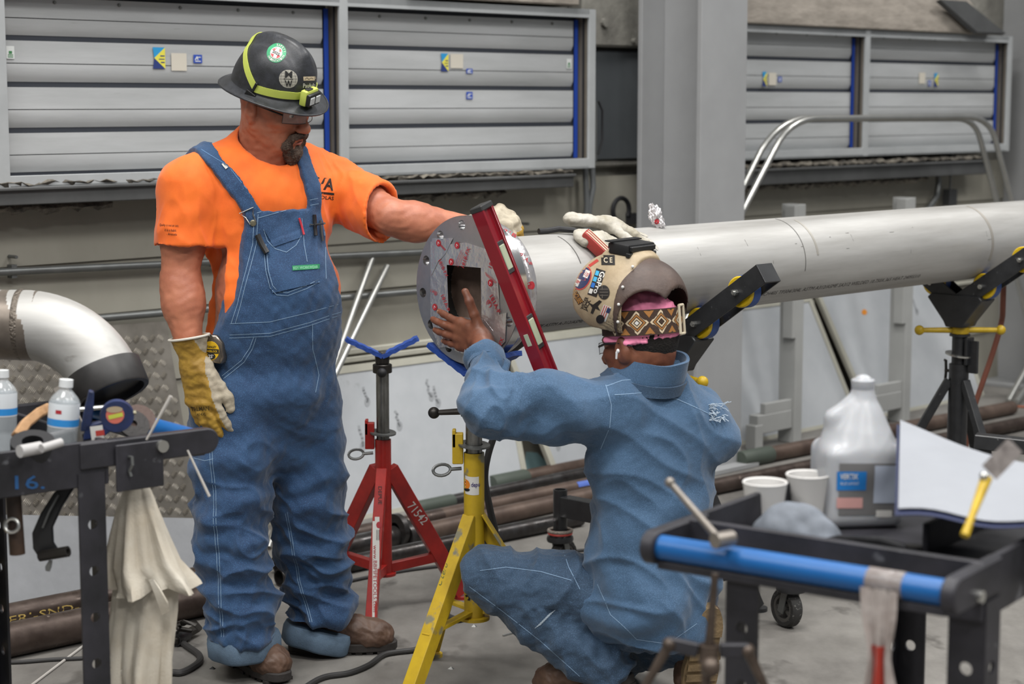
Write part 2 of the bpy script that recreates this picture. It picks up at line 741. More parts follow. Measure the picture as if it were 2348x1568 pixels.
def rbox(c, half, Rm=None, rad=0.0):
    c = np.array(c, float)
    hf = np.array(half, float) - rad
    R = np.eye(3) if Rm is None else np.array([[Rm[i][j] for j in range(3)] for i in range(3)])
    ext = np.abs(R) @ np.array(half, float)
    def fn(X, Y, Z):
        px, py, pz = X - c[0], Y - c[1], Z - c[2]
        q = [np.abs(px * R[0, i] + py * R[1, i] + pz * R[2, i]) - hf[i] for i in range(3)]
        o = np.sqrt(np.maximum(q[0], 0) ** 2 + np.maximum(q[1], 0) ** 2 + np.maximum(q[2], 0) ** 2)
        return (o + np.minimum(np.maximum(q[0], np.maximum(q[1], q[2])), 0) - rad).astype(np.float32)
    return c - ext, c + ext, fn

def wave(P, scale, seed=0, n=7):
    """smooth pseudo-random field in about -1..1 at points P (k,3); scale = wavelength per axis"""
    rs = np.random.RandomState(seed)
    sc = np.array(scale if hasattr(scale, '__len__') else [scale] * 3, float)
    q = P / sc * 2 * math.pi
    q = q + 0.9 * np.stack([np.sin(q[:, 1] * .6 + 1.3 + seed), np.sin(q[:, 2] * .55 + .4), np.sin(q[:, 0] * .5 + 2.1)], 1)
    out = np.zeros(len(P))
    for i in range(n):
        k = rs.normal(size=3)
        k /= np.linalg.norm(k)
        out += np.sin(q @ k * rs.uniform(.7, 1.5) + rs.uniform(0, 6.28))
    return out / math.sqrt(n) / 1.2
# ------------------------------------------------------------------ the hall: floor, wall, columns
def on_wall(px, py, n=0.0):
    d = ray(px, py)
    t = (n * R2 - 7.9) / (d[0] - d[1])
    return V((d[0] * t, d[1] * t, CAMZ + d[2] * t))

def un(p):
    """u, n, z of a world point"""
    return ((p.x + p.y - 7.9) / R2, (p.x - p.y + 7.9) / R2, p.z)

M_floor = mat('concrete_floor', '#827f7a', rough=0.62, var=.5, vscale=3.4, col2='#5f5c58', bump=.15, bscale=35, rvar=.2, contrast=.35, speck='#55524e', speck_scale=4.5, speck_amt=.63, stretch=(1, .55, 1))
M_wall = mat('beige_cladding', '#98958a', rough=.55, var=.25, vscale=2.2, col2='#88857a', contrast=.2, speck='#55524a', speck_scale=34, speck_amt=.735, stretch=(1, 1, .6))
M_conc = mat('rough_concrete', '#8a8880', rough=.8, var=.4, vscale=5, col2='#6c6a64', bump=.4, bscale=30)
M_darkpanel = mat('dark_grey_panel', '#4f5356', rough=.5, var=.2, vscale=3)
M_colgrey = mat('column_grey_paint', '#98999a', rough=.5, var=.12, vscale=2.5)
M_alu = mat('aluminium_slat', '#c0c2c3', rough=.46, metal=.2, var=.32, vscale=2.6, col2='#a9abab', contrast=.4, speck='#9a9b9a', speck_scale=14, speck_amt=.7, rvar=.12, stretch=(.35, 1, 3), bump=.03, bscale=40)
M_aluframe = mat('aluminium_frame', '#b4b7b8', rough=.38, metal=.2, var=.15, vscale=4)
M_jamb = mat('brown_grey_jamb', '#7d766c', rough=.5, metal=.3, var=.2, vscale=5)
M_black = mat('black_rubber', '#17171a', rough=.6)
M_bluetape = mat('blue_strip', '#1c3f97', rough=.5)
M_steelgrey = mat('dark_ledger_steel', '#5c5d5d', rough=.5, metal=.3, var=.3, vscale=4)
M_wool = mat('torn_insulation', '#7c766b', rough=.95, var=.6, vscale=22, col2='#2b2825', bump=1.0, bscale=45)
M_galv = mat('galvanised_conduit', '#7f8180', rough=.4, metal=.75, var=.25, vscale=9)
M_bolt = mat('bolt_steel', '#a2a2a0', rough=.3, metal=.9)
M_white = mat('white_sheet', '#b9bcbf', rough=.45, var=.18, vscale=2.2, col2='#a3a7ab', contrast=.2, speck='#8d8f90', speck_scale=5, speck_amt=.69)
M_cream = mat('cream_trim', '#b3b1a4', rough=.5, var=.15, vscale=5)

fl = MB()
fl.box((0, 6, -.06), (26, 24, .12))
struct(obj('floor', fl, M_floor), 'grey polished concrete workshop floor')

R45 = math.pi / 4
def wroot(name, u, n, z):
    o = bpy.data.objects.new(name, None)
    COL.objects.link(o)
    o.location = shop(u, n, z)
    o.rotation_euler = (0, 0, R45)
    return o
# local frame of a wall thing: x = along the wall to the right, y = into the wall, z up
def wbox(mb, u0, u1, n0, n1, z0, z1):
    """box in wall coordinates (vertices in the wall frame: x=u, y=-n)"""
    mb.box(((u0 + u1) / 2, -(n0 + n1) / 2, (z0 + z1) / 2), (abs(u1 - u0), abs(n1 - n0), abs(z1 - z0)))
    return mb

wall = wroot('wall_back', 0, 0, 0)
struct(wall, 'beige clad lower wall with rough concrete above')
mb = wbox(MB(), -7, 10, -.5, -.16, 0, 4.2)
obj('wall_core', mb, M_conc, wall)
zs = [0, .30, .62, .885, 1.075, 1.30]
for i in range(5):      # overlapping horizontal cladding boards
    mb = MB()
    z0, z1 = zs[i], zs[i + 1]
    pr = [(.145, z0), (.120, z0), (.132, z1), (.16, z1)]
    vs = [(-7, a, z) for a, z in pr] + [(10, a, z) for a, z in pr]
    mb.add(vs, [(0, 1, 2, 3), (7, 6, 5, 4), (0, 4, 5, 1), (1, 5, 6, 2), (2, 6, 7, 3), (3, 7, 4, 0)])
    obj('cladding_board', mb, M_wall, wall)
mb = wbox(MB(), .50, 1.6, -.16, -.10, 1.375, 1.86)
obj('dark_panel', mb, M_darkpanel, wall, bevel=.004)
mb = wbox(MB(), .50, 1.6, -.16, -.06, 1.875, 2.6)
wbox(mb, .50, 1.6, -.16, -.11, 1.34, 1.372)
obj('concrete_block', mb, M_conc, wall, bevel=.01)
for pu, pz, r in ((.63, 1.98, .02), (.62, 2.2, .014), (.83, 1.905, .012), (.66, 2.33, .012)):
    mb = MB()
    mb.cyl((pu, .06, pz), (pu, .04, pz), r, n=10)
    obj('anchor_bolt', mb, M_conc, wall)

# dark ledger beams under the frames, with torn insulation along their edges
def wool_strip(u0, u1, n, z, h, seed):
    rs = random.Random(seed)
    mb = MB()
    k = int((u1 - u0) / .025)
    top, bot = [], []
    for i in range(k + 1):
        u = u0 + (u1 - u0) * i / k
        top.append((u, -n - rs.uniform(-.008, .012), z + h / 2 + rs.uniform(-.008, .006)))
        bot.append((u, -n - rs.uniform(-.012, .02), z - h / 2 + rs.uniform(-.012, .008)))
    mb.sheet([top, [((a[0] + b[0]) / 2, -n - .012 - rs.uniform(0, .012), (a[2] + b[2]) / 2) for a, b in zip(top, bot)], bot], .012)
    return mb
for u0, u1, z0, z1 in ((-3.6, -1.55, 1.292, 1.352), (-1.55, .345, 1.268, 1.325), (1.05, 3.72, 1.235, 1.312)):
    lb = wroot('ledger_beam', u0, 0, 0)
    mb = wbox(MB(), 0, u1 - u0, -.13, .035, z0, z1)
    wbox(mb, 0, u1 - u0, .035, .05, z1 - .012, z1)
    o = obj('beam', mb, M_steelgrey, lb, bevel=.003)
    obj('insulation_edge', wool_strip(0, u1 - u0, .01, z1 + .012, .02, int(u0 * 10)), M_wool, lb)
    obj('insulation_edge', wool_strip(0, (u1 - u0) * .8, -.02, z0 - .012, .022, int(u0 * 7) + 3), M_wool, lb)
    lb['kind'] = 'structure'
    lb.name = 'trim_1'
    lb['label'] = 'dark steel ledger beam under the slatted frames with torn insulation'

# sloped chute plates above the frames
for u0, u1, dz in ((-.62, .36, .04), (1.25, 3.25, 0.0)):
    r = wroot('chute_plate', u0, 0, 0)
    w = u1 - u0
    mb = MB()
    pr = [(-.16, 2.0), (.05, 2.0), (.05, 2.085), (-.16, 2.62)]
    sl = [.44, .44, .36, -.05] if dz == 0 else [0, 0, 0, 0]
    vs = [(0, -a, z + dz) for a, z in pr] + [(w + s, -a, z + dz) for (a, z), s in zip(pr, sl)]
    mb.add(vs, [(0, 1, 2, 3), (7, 6, 5, 4), (0, 4, 5, 1), (1, 5, 6, 2), (2, 6, 7, 3), (3, 7, 4, 0)])
    obj('plate', mb, mat('tan_concrete', '#9c948a', rough=.7, var=.35, vscale=7, col2='#7f786f', bump=.3, bscale=25, stretch=(1, 1, 3)), r, bevel=.006)
    if dz == 0:
        mb = MB()
        mb.add([(w - .14, -.062, 2.16), (w + .12, -.062, 2.16), (w + .52, -.075, 2.0), (w + .22, -.075, 2.0),
                (w - .14, -.09, 2.17), (w + .12, -.09, 2.17), (w + .52, -.10, 2.01), (w + .22, -.10, 2.01)],
               [(3, 2, 1, 0), (4, 5, 6, 7), (0, 1, 5, 4), (1, 2, 6, 5), (2, 3, 7, 6), (3, 0, 4, 7)])
        obj('dark_flap', mb, M_steelgrey, r)
    r['kind'] = 'structure'
    r.name = 'trim_2'
    r['label'] = 'sloped tan chute plate above the slatted frames'

# steel columns
def h_column(u, n, fw, dp, name, label):
    r = wroot(name, u, n, 0)
    mb = MB()
    mb.box((fw / 2, .012, 2.1), (fw, .024, 4.2))
    mb.box((fw / 2, dp - .012, 2.1), (fw, .024, 4.2))
    mb.box((fw / 2, dp / 2, 2.1), (.018, dp - .048, 4.2))
    obj('column_section', mb, M_colgrey, r, bevel=.002)
    mb = MB()
    mb.box((fw / 2, dp / 2, .012), (fw + .12, dp + .12, .024))
    obj('base_plate', mb, M_colgrey, r, bevel=.003)
    r['kind'] = 'structure'
    r['label'] = label
h_column(.705, .44, .315, .36, 'column', 'grey steel H column standing before the wall')
h_column(4.02, .20, .34, .40, 'column', 'grey steel H column at the far right end of the wall')

# ------------------------------------------------------------------ aluminium slat frames on the wall
M_bolt2 = mat('slat_bolt', '#8c8c88', rough=.35, metal=.8)
M_stk_blue = mat('sticker_blue', '#2a8fc4', rough=.5)
M_stk_yel = mat('sticker_yellow', '#d9d04e', rough=.5)
M_stk_navy = mat('sticker_navy', '#27376f', rough=.5)
M_stk_paper = mat('sticker_paper', '#c3bdb0', rough=.7)
M_stk_white = mat('sticker_white', '#cfd2d0', rough=.6)
M_stk_royal = mat('sticker_royal', '#2b4aa4', rough=.5)
M_ink = mat('black_ink', '#141414', rough=.6)
M_green = mat('sticker_green', '#3b7a4a', rough=.6)

GAPS = [1.986, 1.841, 1.687, 1.534, 1.385]
def slat_mesh(w, zt, zb, lip):
    mb = MB()
    if lip:
        pr = [(0, zt - .0015), (-.010, zt - .0015), (-.010, zb + .034), (0.002, zb + .012), (.006, zb + .012)]
    else:
        pr = [(0, zt - .006), (-.010, zt - .006), (-.010, zb + .0015), (0, zb + .0015)]
    n = len(pr)
    vs = [(0, a, z) for a, z in pr] + [(w, a, z) for a, z in pr]
    fs = [tuple(range(n)), tuple(range(2 * n - 1, n - 1, -1))] + [(i, n + i, n + (i + 1) % n, (i + 1) % n) for i in range(n)]
    mb.add(vs, fs)
    return mb

def slat_frame(u0, u1, mulls, label, zb=1.345, zt=2.03):
    """frame box; panels between the mullions; slat plane recessed .065 behind the front"""
    r = wroot('slat_frame', u0, .03, 0)
    tag(r, label, 'wall panel')
    W = u1 - u0
    fw = .042
    mb = MB()
    mb.box((W / 2, .045, zt - fw * .3), (W, .09, fw * .6))
    mb.box((W / 2, .006, zt - fw * .45), (W, .012, fw * .9))
    obj('top_rail', mb, M_aluframe, r, bevel=.0015)
    mb = MB()
    mb.box((W / 2, .045, zb + .006), (W, .09, .012))
    mb.box((W / 2, .006, zb + .022), (W, .012, .044))
    obj('bottom_rail', mb, M_aluframe, r, bevel=.0015)
    edges = [0] + [m - u0 for m in mulls] + [W]
    for i, e in enumerate(edges):
        c = e + (fw / 2 if i == 0 else -fw / 2 if i == len(edges) - 1 else 0)
        mb = MB()
        mb.box((c, .006, (zt + zb) / 2), (fw, .0125, zt - zb - .002))
        obj('stile', mb, M_aluframe, r, bevel=.0015)
        mb = MB()
        mb.box((c, .052, (zt + zb) / 2), (fw * .7, .08, zt - zb - .024))
        obj('jamb', mb, M_jamb, r)
    for a, b in zip(edges[:-1], edges[1:]):
        p0 = a + (fw if a == 0 else fw / 2)
        p1 = b - (fw if b == W else fw / 2)
        w = p1 - p0
        back = MB()
        back.box((p0 + w / 2, .085, (zt + zb) / 2), (w, .006, zt - zb - .03))
        obj('backing', back, mat('dark_gap', '#2c3038', rough=.7), r)
        tops = [2.008] + GAPS
        bots = GAPS + [1.352]
        for k, (t, bt) in enumerate(zip(tops, bots)):
            if k == 0:
                continue
            mid = (t + bt) / 2 - .004
            if k == 5:
                m1 = slat_mesh(w - .03, t, bt, False)
                obj('slat', m1, M_alu, r, M=Matrix.Translation((p0, .078, 0)))
                continue
            for (tt, bb, lip) in ((t, mid, False), (mid, bt, True)):
                m1 = slat_mesh(w - .03, tt, bb, lip)
                obj('slat', m1, M_alu, r, M=Matrix.Translation((p0, .078, 0)))
        for k in range(5):
            bu = p0 + w * (.16 + .18 * k)
            mb = MB()
            mb.cyl((bu, .069, 1.965), (bu, .062, 1.965), .007, .005, n=8)
            obj('bolt', mb, M_bolt2, r)
        mb = MB()
        mb.box((p1 - .014, .066, (zt + zb) / 2), (.019, .006, zt - zb - .09))
        obj('blue_strip', mb, M_bluetape, r)
        mb = MB()
        mb.box((p1 + .002, .036, (zt + zb) / 2), (.004, .008, zt - zb - .03))
        obj('seal_line', mb, M_black, r)
    return r

FR1 = slat_frame(-2.415, .485, [-.935], 'long aluminium slat frame with blue edge strips behind the standing worker')
FR2 = slat_frame(1.10, 3.965, [2.545], 'aluminium slat frame with blue edge strips right of the grey column', zb=1.355, zt=2.0)

def sticker(par, px, py, w, h, kind):
    p = on_wall(px, py, -.028)
    u, n, z = un(p)
    M = frame(shop(u, -.0355, z), (1 / R2, 1 / R2, 0), (0, 0, 1))
    if kind == 'diag':
        flat('sticker', poly_shape([(-w / 2, h / 2), (w / 2, h / 2), (-w / 2 + .006, 0)]), M, M_stk_blue, par, .0012)
        flat('sticker', poly_shape([(w / 2, h / 2), (w / 2, -h / 2), (-w / 2 + .006, 0)]), M, M_stk_yel, par, .0012)
        flat('sticker', poly_shape([(-w / 2, -h / 2), (-w / 2 + .006, 0), (w / 2, -h / 2)]), M, M_stk_navy, par, .0012)
        rows = [line_shape([(w * .12, h * .1), (w * .42, h * .1)], .004), line_shape([(w * .0, -h * .05), (w * .42, -h * .05)], .003), line_shape([(w * .16, -h * .2), (w * .42, -h * .2)], .004)]
        flat('sticker_print', merge(*rows), M, M_stk_navy, par, .0018)
    elif kind == 'royal':
        flat('sticker', rect_shape(w, h, 1, 1), M, M_stk_royal, par, .0012)
        flat('sticker_print', merge(line_shape([(-w * .3, -h * .1), (-w * .1, h * .25), (0, -h * .1)], .004), line_shape([(.0, h * .2), (w * .3, h * .2)], .003), line_shape([(-w * .3, -h * .28), (w * .3, -h * .28)], .003)), M, M_stk_white, par, .0018)
    elif kind == 'paper':
        flat('sticker', rect_shape(w, h, 1, 1), M, M_stk_paper, par, .0010)
    else:
        flat('sticker', rect_shape(w, h, 1, 1), M, M_stk_white, par, .0012)
        flat('sticker_print', merge(rect_shape(w * .4, h * .22, 1, 1), line_shape([(-w * .3, -h * .2), (w * .3, -h * .2)], .003), line_shape([(-w * .3, -h * .35), (w * .3, -h * .35)], .003)), M, M_green, par, .0018)
for a in ((367, 133, .052, .075, 'diag'), (413, 142, .066, .062, 'paper'), (456, 135, .038, .03, 'royal'), (26, 120, .03, .042, 'white'),
          (1022, 143, .042, .072, 'diag'), (1050, 140, .072, .058, 'paper'), (1079, 163, .036, .02, 'royal'), (1079, 219, .036, .03, 'royal'), (1307, 146, .03, .042, 'white')):
    sticker(FR1, *a)
for a in ((1756, 181, .036, .07, 'diag'), (1774, 181, .06, .06, 'paper'), (1791, 182, .03, .026, 'royal'),
          (2117, 179, .06, .058, 'paper'), (2134, 191, .026, .03, 'royal'), (2149, 183, .04, .072, 'diag')):
    sticker(FR2, *a)
p = un(on_wall(832, 398, .03))
flat('rail_print', fit(text_shape('DD-00N-16', 1), .10, .012), frame(shop(p[0], .0301, p[2]), (1 / R2, 1 / R2, 0), (0, 0, 1)), mat('faded_print', '#7e8286', rough=.7), FR1, .0008)

# ------------------------------------------------------------------ conduits, cables and boxes on the wall
def conduit(px0, py0, px1, py1, rad, label, joints=()):
    a, b = un(on_wall(px0, py0, -.09)), un(on_wall(px1, py1, -.09))
    r = wroot('conduit', a[0], -.09, a[2])
    tag(r, label, 'conduit')
    L = b[0] - a[0]
    mb = MB()
    mb.cyl((0, 0, 0), (L, 0, b[2] - a[2]), rad, n=14)
    obj('tube', mb, M_galv, r)
    for f in joints:
        mb = MB()
        mb.cyl((L * f, 0, (b[2] - a[2]) * f), (L * f + .05, 0, (b[2] - a[2]) * f), rad * 1.25, n=14)
        obj('coupling', mb, M_galv, r)
    for f in (.22, .48, .8):
        mb = MB()
        mb.box((L * f, .012, (b[2] - a[2]) * f), (.02, .03, rad * 3.4))
        mb.cyl((L * f, -.02, rad * 2.2), (L * f, .03, rad * 2.2), .006, n=8)
        obj('strap', mb, M_galv, r)
conduit(-600, 652, 1500, 553, .0135, 'upper galvanised conduit running along the beige wall', (.41,))
conduit(-600, 800, 1500, 622, .0135, 'lower galvanised conduit running along the beige wall', (.2, .7))

# vertical grey hoses right of the long frame and small ring of cable
M_hose = mat('grey_hose', '#5f6263', rough=.5)
c = thing('wall_hose', 'pair of grey flexible hoses hanging below the long slat frame', 'hose', on_wall(1345, 500, -.05))
for k, (x0, x1) in enumerate(((1342, 1346), (1358, 1352))):
    pts = [on_wall(x0, 385, -.05), on_wall(x0 + 2, 430, -.04), on_wall(x1, 470, -.04), on_wall(x1 - 3, 500, -.05), on_wall(x1 - 3, 640, -.05)]
    mb = MB()
    mb.tube(pts, .013, 10)
    obj('hose', mb, M_hose, c, world=True)
cp = on_wall(1424, 482, -.08)
c = thing('cable_loop', 'black cable loop hung on the wall beside the grey column', 'cable', cp)
mb = MB()
Mx = frame((0, 0, 0), (1 / R2, 1 / R2, 0), (0, 0, 1))
mb.torus((0, 0, 0), .055, .011, Mx, a0=-.6, a1=3.8)
obj('loop', mb, M_black, c)
mb = MB()
mb.box((.05, .05, -.04), (.05, .03, .05))
obj('socket', mb, M_black, c)
cb = on_wall(1366, 280, 0.0)
c = thing('switch_conduit', 'thin upright conduit with cable on the end of the slat frame', 'conduit', cb)
mb = MB()
mb.cyl((0, 0, -.17), (0, 0, .09), .007, n=8)
obj('tube', mb, M_galv, c)
mb = MB()
mb.tube([(.012, .012, .09), (.03, .03, .05), (.03, .03, -.08), (.012, .012, -.14)], .005, 8)
obj('cable', mb, M_black, c)
# boxes and bent conduit at the far right
cb = on_wall(2178, 452, -.06)
c = thing('junction_box', 'dark junction box on the wall right of the bent conduit', 'electrical box', cb)
mb = MB()
mb.box((0, 0, 0), (.075, .05, .09), Matrix.Rotation(R45, 4, 'Z'))
obj('box', mb, mat('dark_box', '#3a3b3c', rough=.5), c, bevel=.004)
mb = MB()
mb.cyl((0, 0, .04), (0, 0, .27), .007, n=8)
obj('riser', mb, M_galv, c)
pts = [on_wall(2152, 370, -.06), on_wall(2152, 420, -.06), on_wall(2148, 450, -.05), on_wall(2128, 480, -.03), on_wall(2095, 500, .0)]
c = thing('bent_conduit', 'grey conduit bending down from the right slat frame', 'conduit', pts[-1])
mb = MB()
mb.tube(pts, .016, 10)
obj('tube', mb, M_galv, c, world=True)

# ------------------------------------------------------------------ sheets and plates leaning on the wall
def leaning(name, corners, thick, m, label, cat, frame_m=None, group=None):
    """corners TL TR BR BL as wall points (world)"""
    base = (V(corners[2]) + V(corners[3])) / 2
    r = thing(name, label, cat, base, 0, group)
    tl, tr, br, bl = [V(c) for c in corners]
    n = (tr - tl).cross(bl - tl).normalized()
    mb = MB()
    mb.sheet([[bl.lerp(br, j / 4) .lerp(tl.lerp(tr, j / 4), i / 4) for j in range(5)] for i in range(5)], thick)
    o = obj('sheet', mb, m, r, world=True)
    if frame_m:
        for a, b in ((tl, tr), (tr, br), (br, bl), (bl, tl)):
            mb = MB()
            mb.bar(a, b, .03, .022, up=n)
            obj('edge_frame', mb, frame_m, r, world=True)
    return r, n

M_chk = mat('checker_plate', '#8f8a82', rough=.38, metal=.6, var=.3, vscale=6, col2='#77726a', rvar=.1)
M_grey = mat('grey_plate', '#7c7e81', rough=.55, metal=.1, var=.15, vscale=10, bump=.05, bscale=200)
tl, tr, br, bl = shop(-2.62, -.09, .865), on_wall(380, 737, -.09), on_wall(463, 1228, .045), shop(-2.72, .045, .30)
# checker plate with raised lugs
r, nn = leaning('checker_plate', [tl, tr, br, bl], .006, M_chk, 'tread-patterned metal plate leaning on the wall behind the left cart', 'metal plate')
ux = (tr - tl).normalized()
uy = ux.cross(nn).normalized()
if uy.z < 0:
    uy = -uy
out = nn if nn.y < 0 else -nn
mb = MB()
W_, H_ = (tr - tl).length, (tl - bl).length + .12
PT = .034
for i in range(-4, 34):
    for j in range(-2, 26):
        cx, cy = i * PT + .01, -j * PT - .01
        P = tl + ux * cx + uy * cy
        # keep inside the slanted outline
        t = -cy / (tl - bl).dot(uy)
        if t < .02 or t > .98:
            continue
        L0 = tl.lerp(bl, t)
        L1 = tr.lerp(br, t)
        if (P - L0).dot(ux) < .018 or (L1 - P).dot(ux) < .02:
            continue
        ang = .85 if (i + j) % 2 else -.75
        d = ux * math.cos(ang) + uy * math.sin(ang)
        e = out.cross(d)
        Q = L0 + (L1 - L0) * ((P - L0).dot(ux) / (L1 - L0).dot(ux))
        for q in (-.0115, -.0058, 0, .0058, .0115):
            o = Q + e * q + out * .003
            k = .0145 - abs(q) * .3
            mb.add([o - d * k, o - e * .0021, o + d * k, o + e * .0021, o + out * .0030 - d * k * .4, o + out * .0030 + d * k * .4], [(0, 1, 4), (1, 2, 5), (1, 5, 4), (2, 3, 5), (3, 0, 4), (3, 4, 5)])
lg = obj('tread_lugs', mb, mat('lug_metal', '#b3aea5', rough=.33, metal=.7), r, world=True, smooth=False)
lg['kind'] = 'stuff'

leaning('grey_plate', [shop(-2.8, .10, .33), on_wall(452, 1190, .14), on_wall(452, 1300, .27), shop(-2.8, .30, 0.0)], .012, M_grey, 'plain grey plate standing behind the floor pipes at the left', 'metal plate')
leaning('wall_sheet', [shop(-1.02, -.10, .575), shop(.03, -.10, .575), shop(.03, .05, .0), shop(-1.02, .05, .0)], .012, M_white, 'white framed sheet leaning on the wall behind the red stand', 'panel', M_cream)
leaning('wall_sheet', [shop(.05, -.10, .60), shop(.72, -.10, .60), shop(.95, .06, .0), shop(.22, .06, .0)], .012, M_white, 'white framed sheet leaning on the wall behind the red level', 'panel', M_cream)
leaning('wall_sheet', [shop(1.06, -.09, .63), shop(2.24, -.09, .63), shop(2.42, .10, .0), shop(1.06, .10, .0)], .012, M_white, 'white framed sheet leaning on the wall behind the grey rack posts', 'panel', M_cream)
leaning('wall_sheet', [shop(2.30, -.085, .66), shop(3.5, -.085, .66), shop(3.6, .12, .0), shop(2.52, .12, .0)], .012, M_white, 'white framed sheet leaning on the wall behind the black roller stand', 'panel', M_cream)
# dried drips and smears on the sheets
rs = random.Random(8)
M_drip = mat('grey_drip', '#94979a', rough=.6)
for sh_, spots in (('red stand', ((975, 890), (992, 905), (830, 905), (905, 960), (820, 1000))), ('red level', ((1215, 895), (1265, 990))), ('grey rack posts', ((1900, 770), (1935, 930))), ('black roller stand', ((2100, 700),))):
    w_ = [o for o in bpy.data.objects if o.name.startswith('wall_sheet') and o.get('label', '').endswith(sh_)][0]
    bv = bvh_of(*[o for o in w_.children if o.name.startswith('sheet')])
    for px, py in spots:
        l_ = rs.uniform(.05, .14)
        pts = [(rs.uniform(-.004, .004) + .25 * l_ * k / 5, l_ / 2 - l_ * k / 5) for k in range(6)]
        d_ = V(ray(px, py)).normalized()
        Mv = frame(on_wall(px, py, .0), V((1, 0, 0)), V((0, 0, 1)) - d_ * d_.z)
        decal('drip_stain', merge(line_shape(pts, .009), shift(disc_shape(.011, .02, 12, 2), pts[-1][0], pts[-1][1])), Mv, bv, M_drip, w_, .0012, .6)
# cream trim rails above the sheets
tr_ = wroot('trim_3', -1.1, 0, 0)
struct(tr_, 'cream trim rail along the wall above the white sheets')
for z in (.60, .632):
    mb = wbox(MB(), 0, 5.0, -.125, -.10, z, z + .022)
    obj('rail', mb, M_cream, tr_, bevel=.003)
# odd scraps on the floor by the sheets
a = on_floor(1225, 1085)
o = thing('teal_scrap', 'pale teal scrap of sheet standing between the floor pipes', 'scrap', a)
mb = MB()
mb.prism([(-.06, 0), (.11, .0), (.02, .09), (-.04, .10)], -.003, .003, frame((0, 0, 0), (1, .6, 0), (0, .1, 1)))
obj('sheet', mb, mat('teal_plastic', '#8fb0b3', rough=.4), o)

# ------------------------------------------------------------------ steel pipes lying on the floor along the wall
M_rust = mat('rusty_pipe', '#5b4f48', rough=.42, metal=.55, var=.6, vscale=10, col2='#3b302b', contrast=.3, rvar=.18, stretch=(1, 1, 1), speck='#86796e', speck_scale=30, speck_amt=.7)
M_dkpipe = mat('dark_steel_pipe', '#4b4a4a', rough=.36, metal=.7, var=.5, vscale=12, col2='#332e2c', rvar=.15)
M_brown = mat('brown_pipe', '#6a5a50', rough=.5, metal=.4, var=.45, vscale=8, col2='#4c3e37')
M_dkgreen = mat('green_cap', '#454d45', rough=.6, var=.2, vscale=8)
M_chalk = mat('yellow_paint_mark', '#b59a54', rough=.7)
def floor_pipe(p0, p1, rad, m, label, cap=None, cap_end=0, flange=False, z=None):
    """p0, p1 photo pixels of the contact line on the floor"""
    a, b = on_floor(*p0), on_floor(*p1)
    zz = rad if z is None else z
    r = thing('steel_pipe', label, 'pipe', a, 0, 'steel pipes on the floor along the wall')
    d = (b - a)
    L = d.length
    Mx = basis(d).to_4x4()
    Mx.translation = V((0, 0, zz))
    mb = MB()
    mb.lathe([(rad, 0), (rad, L), (rad * .82, L), (rad * .82, L * .5), (rad * .82, 0)], Mx, 22, closed=True)
    obj('tube', mb, m, r)
    if cap:
        mb = MB()
        e = 0 if cap_end == 0 else L - .2
        mb.lathe([(rad * .2, e - .012), (rad * 1.06, e - .008), (rad * 1.12, e), (rad * 1.12, e + .19), (rad * 1.02, e + .2)], Mx, 22)
        obj('end_sleeve', mb, cap, r)
    if flange:
        mb = MB()
        mb.lathe([(rad * 1.02, L * 0 + .0), (rad * 1.55, 0), (rad * 1.55, .02), (rad * 1.1, .022), (rad * 1.05, .06)], Mx, 22)
        obj('weld_ring', mb, M_dkpipe, r)
    return r, Mx, L
pp, Mx, L = floor_pipe((-160, 1545), (478, 1408), .052, M_rust, 'thick rusty pipe lying nearest the left cart on the floor')
pp, Mx, L = floor_pipe((-160, 1478), (600, 1322), .040, M_rust, 'rusty pipe with painted lettering lying along the grey plate')
bv = bvh_of(pp.children[0])
hit = bv.ray_cast(V((0, 0, CAMZ)), V(ray(92, 1408)).normalized())
pax = (on_floor(600, 1322) - on_floor(-160, 1478)).normalized()
decal('painted_letters', fit(text_shape('UNERI-SND-10', 1), .40, .024), frame(hit[0], pax, V(hit[1]).cross(pax)), bv, M_chalk, pp, .0012, .1)
floor_pipe((640, 1345), (1330, 1205), .031, M_dkpipe, 'dark pipe lying nearest on the floor behind the red stand')
floor_pipe((925, 1252), (1420, 1140), .035, M_brown, 'brown pipe with narrowed end behind the yellow stand', None, 0, True)
floor_pipe((640, 1318), (905, 1254), .040, M_dkpipe, 'thick dark pipe ending at a ring between the red legs')
floor_pipe((700, 1268), (1010, 1202), .032, M_rust, 'rusty pipe lying behind the ring between the red legs')
floor_pipe((1010, 1202), (1500, 1096), .032, M_brown, 'brown pipe under the strips of blue tape')
floor_pipe((955, 1180), (1500, 1064), .026, M_dkpipe, 'dark pipe with a green sleeve behind the red leg', M_dkgreen, 0)
pb, _, _ = floor_pipe((1130, 1128), (1500, 1052), .034, M_brown, 'brown pipe with a green sleeve right of the yellow stand', M_dkgreen, 0)
floor_pipe((1700, 1072), (2320, 950), .036, M_brown, 'brown pipe with a green end sleeve right of the grey column', M_dkgreen, 0)
floor_pipe((1560, 1150), (2348, 985), .034, M_rust, 'long rusty pipe running behind the white jug')
# flange ring on the dark pipe between the red stand's legs
fp = on_floor(905, 1254)
fr = thing('pipe_flange', 'dark steel flange lying on the floor pipe between the red legs', 'flange', fp)
mb = MB()
Mx = basis((.72, .69, 0)).to_4x4()
Mx.translation = V((0, 0, .062))
mb.lathe([(.03, 0), (.062, 0), (.062, .022), (.045, .026), (.038, .055), (.03, .055)], Mx, 28, closed=True)
obj('ring', mb, M_dkpipe, fr)
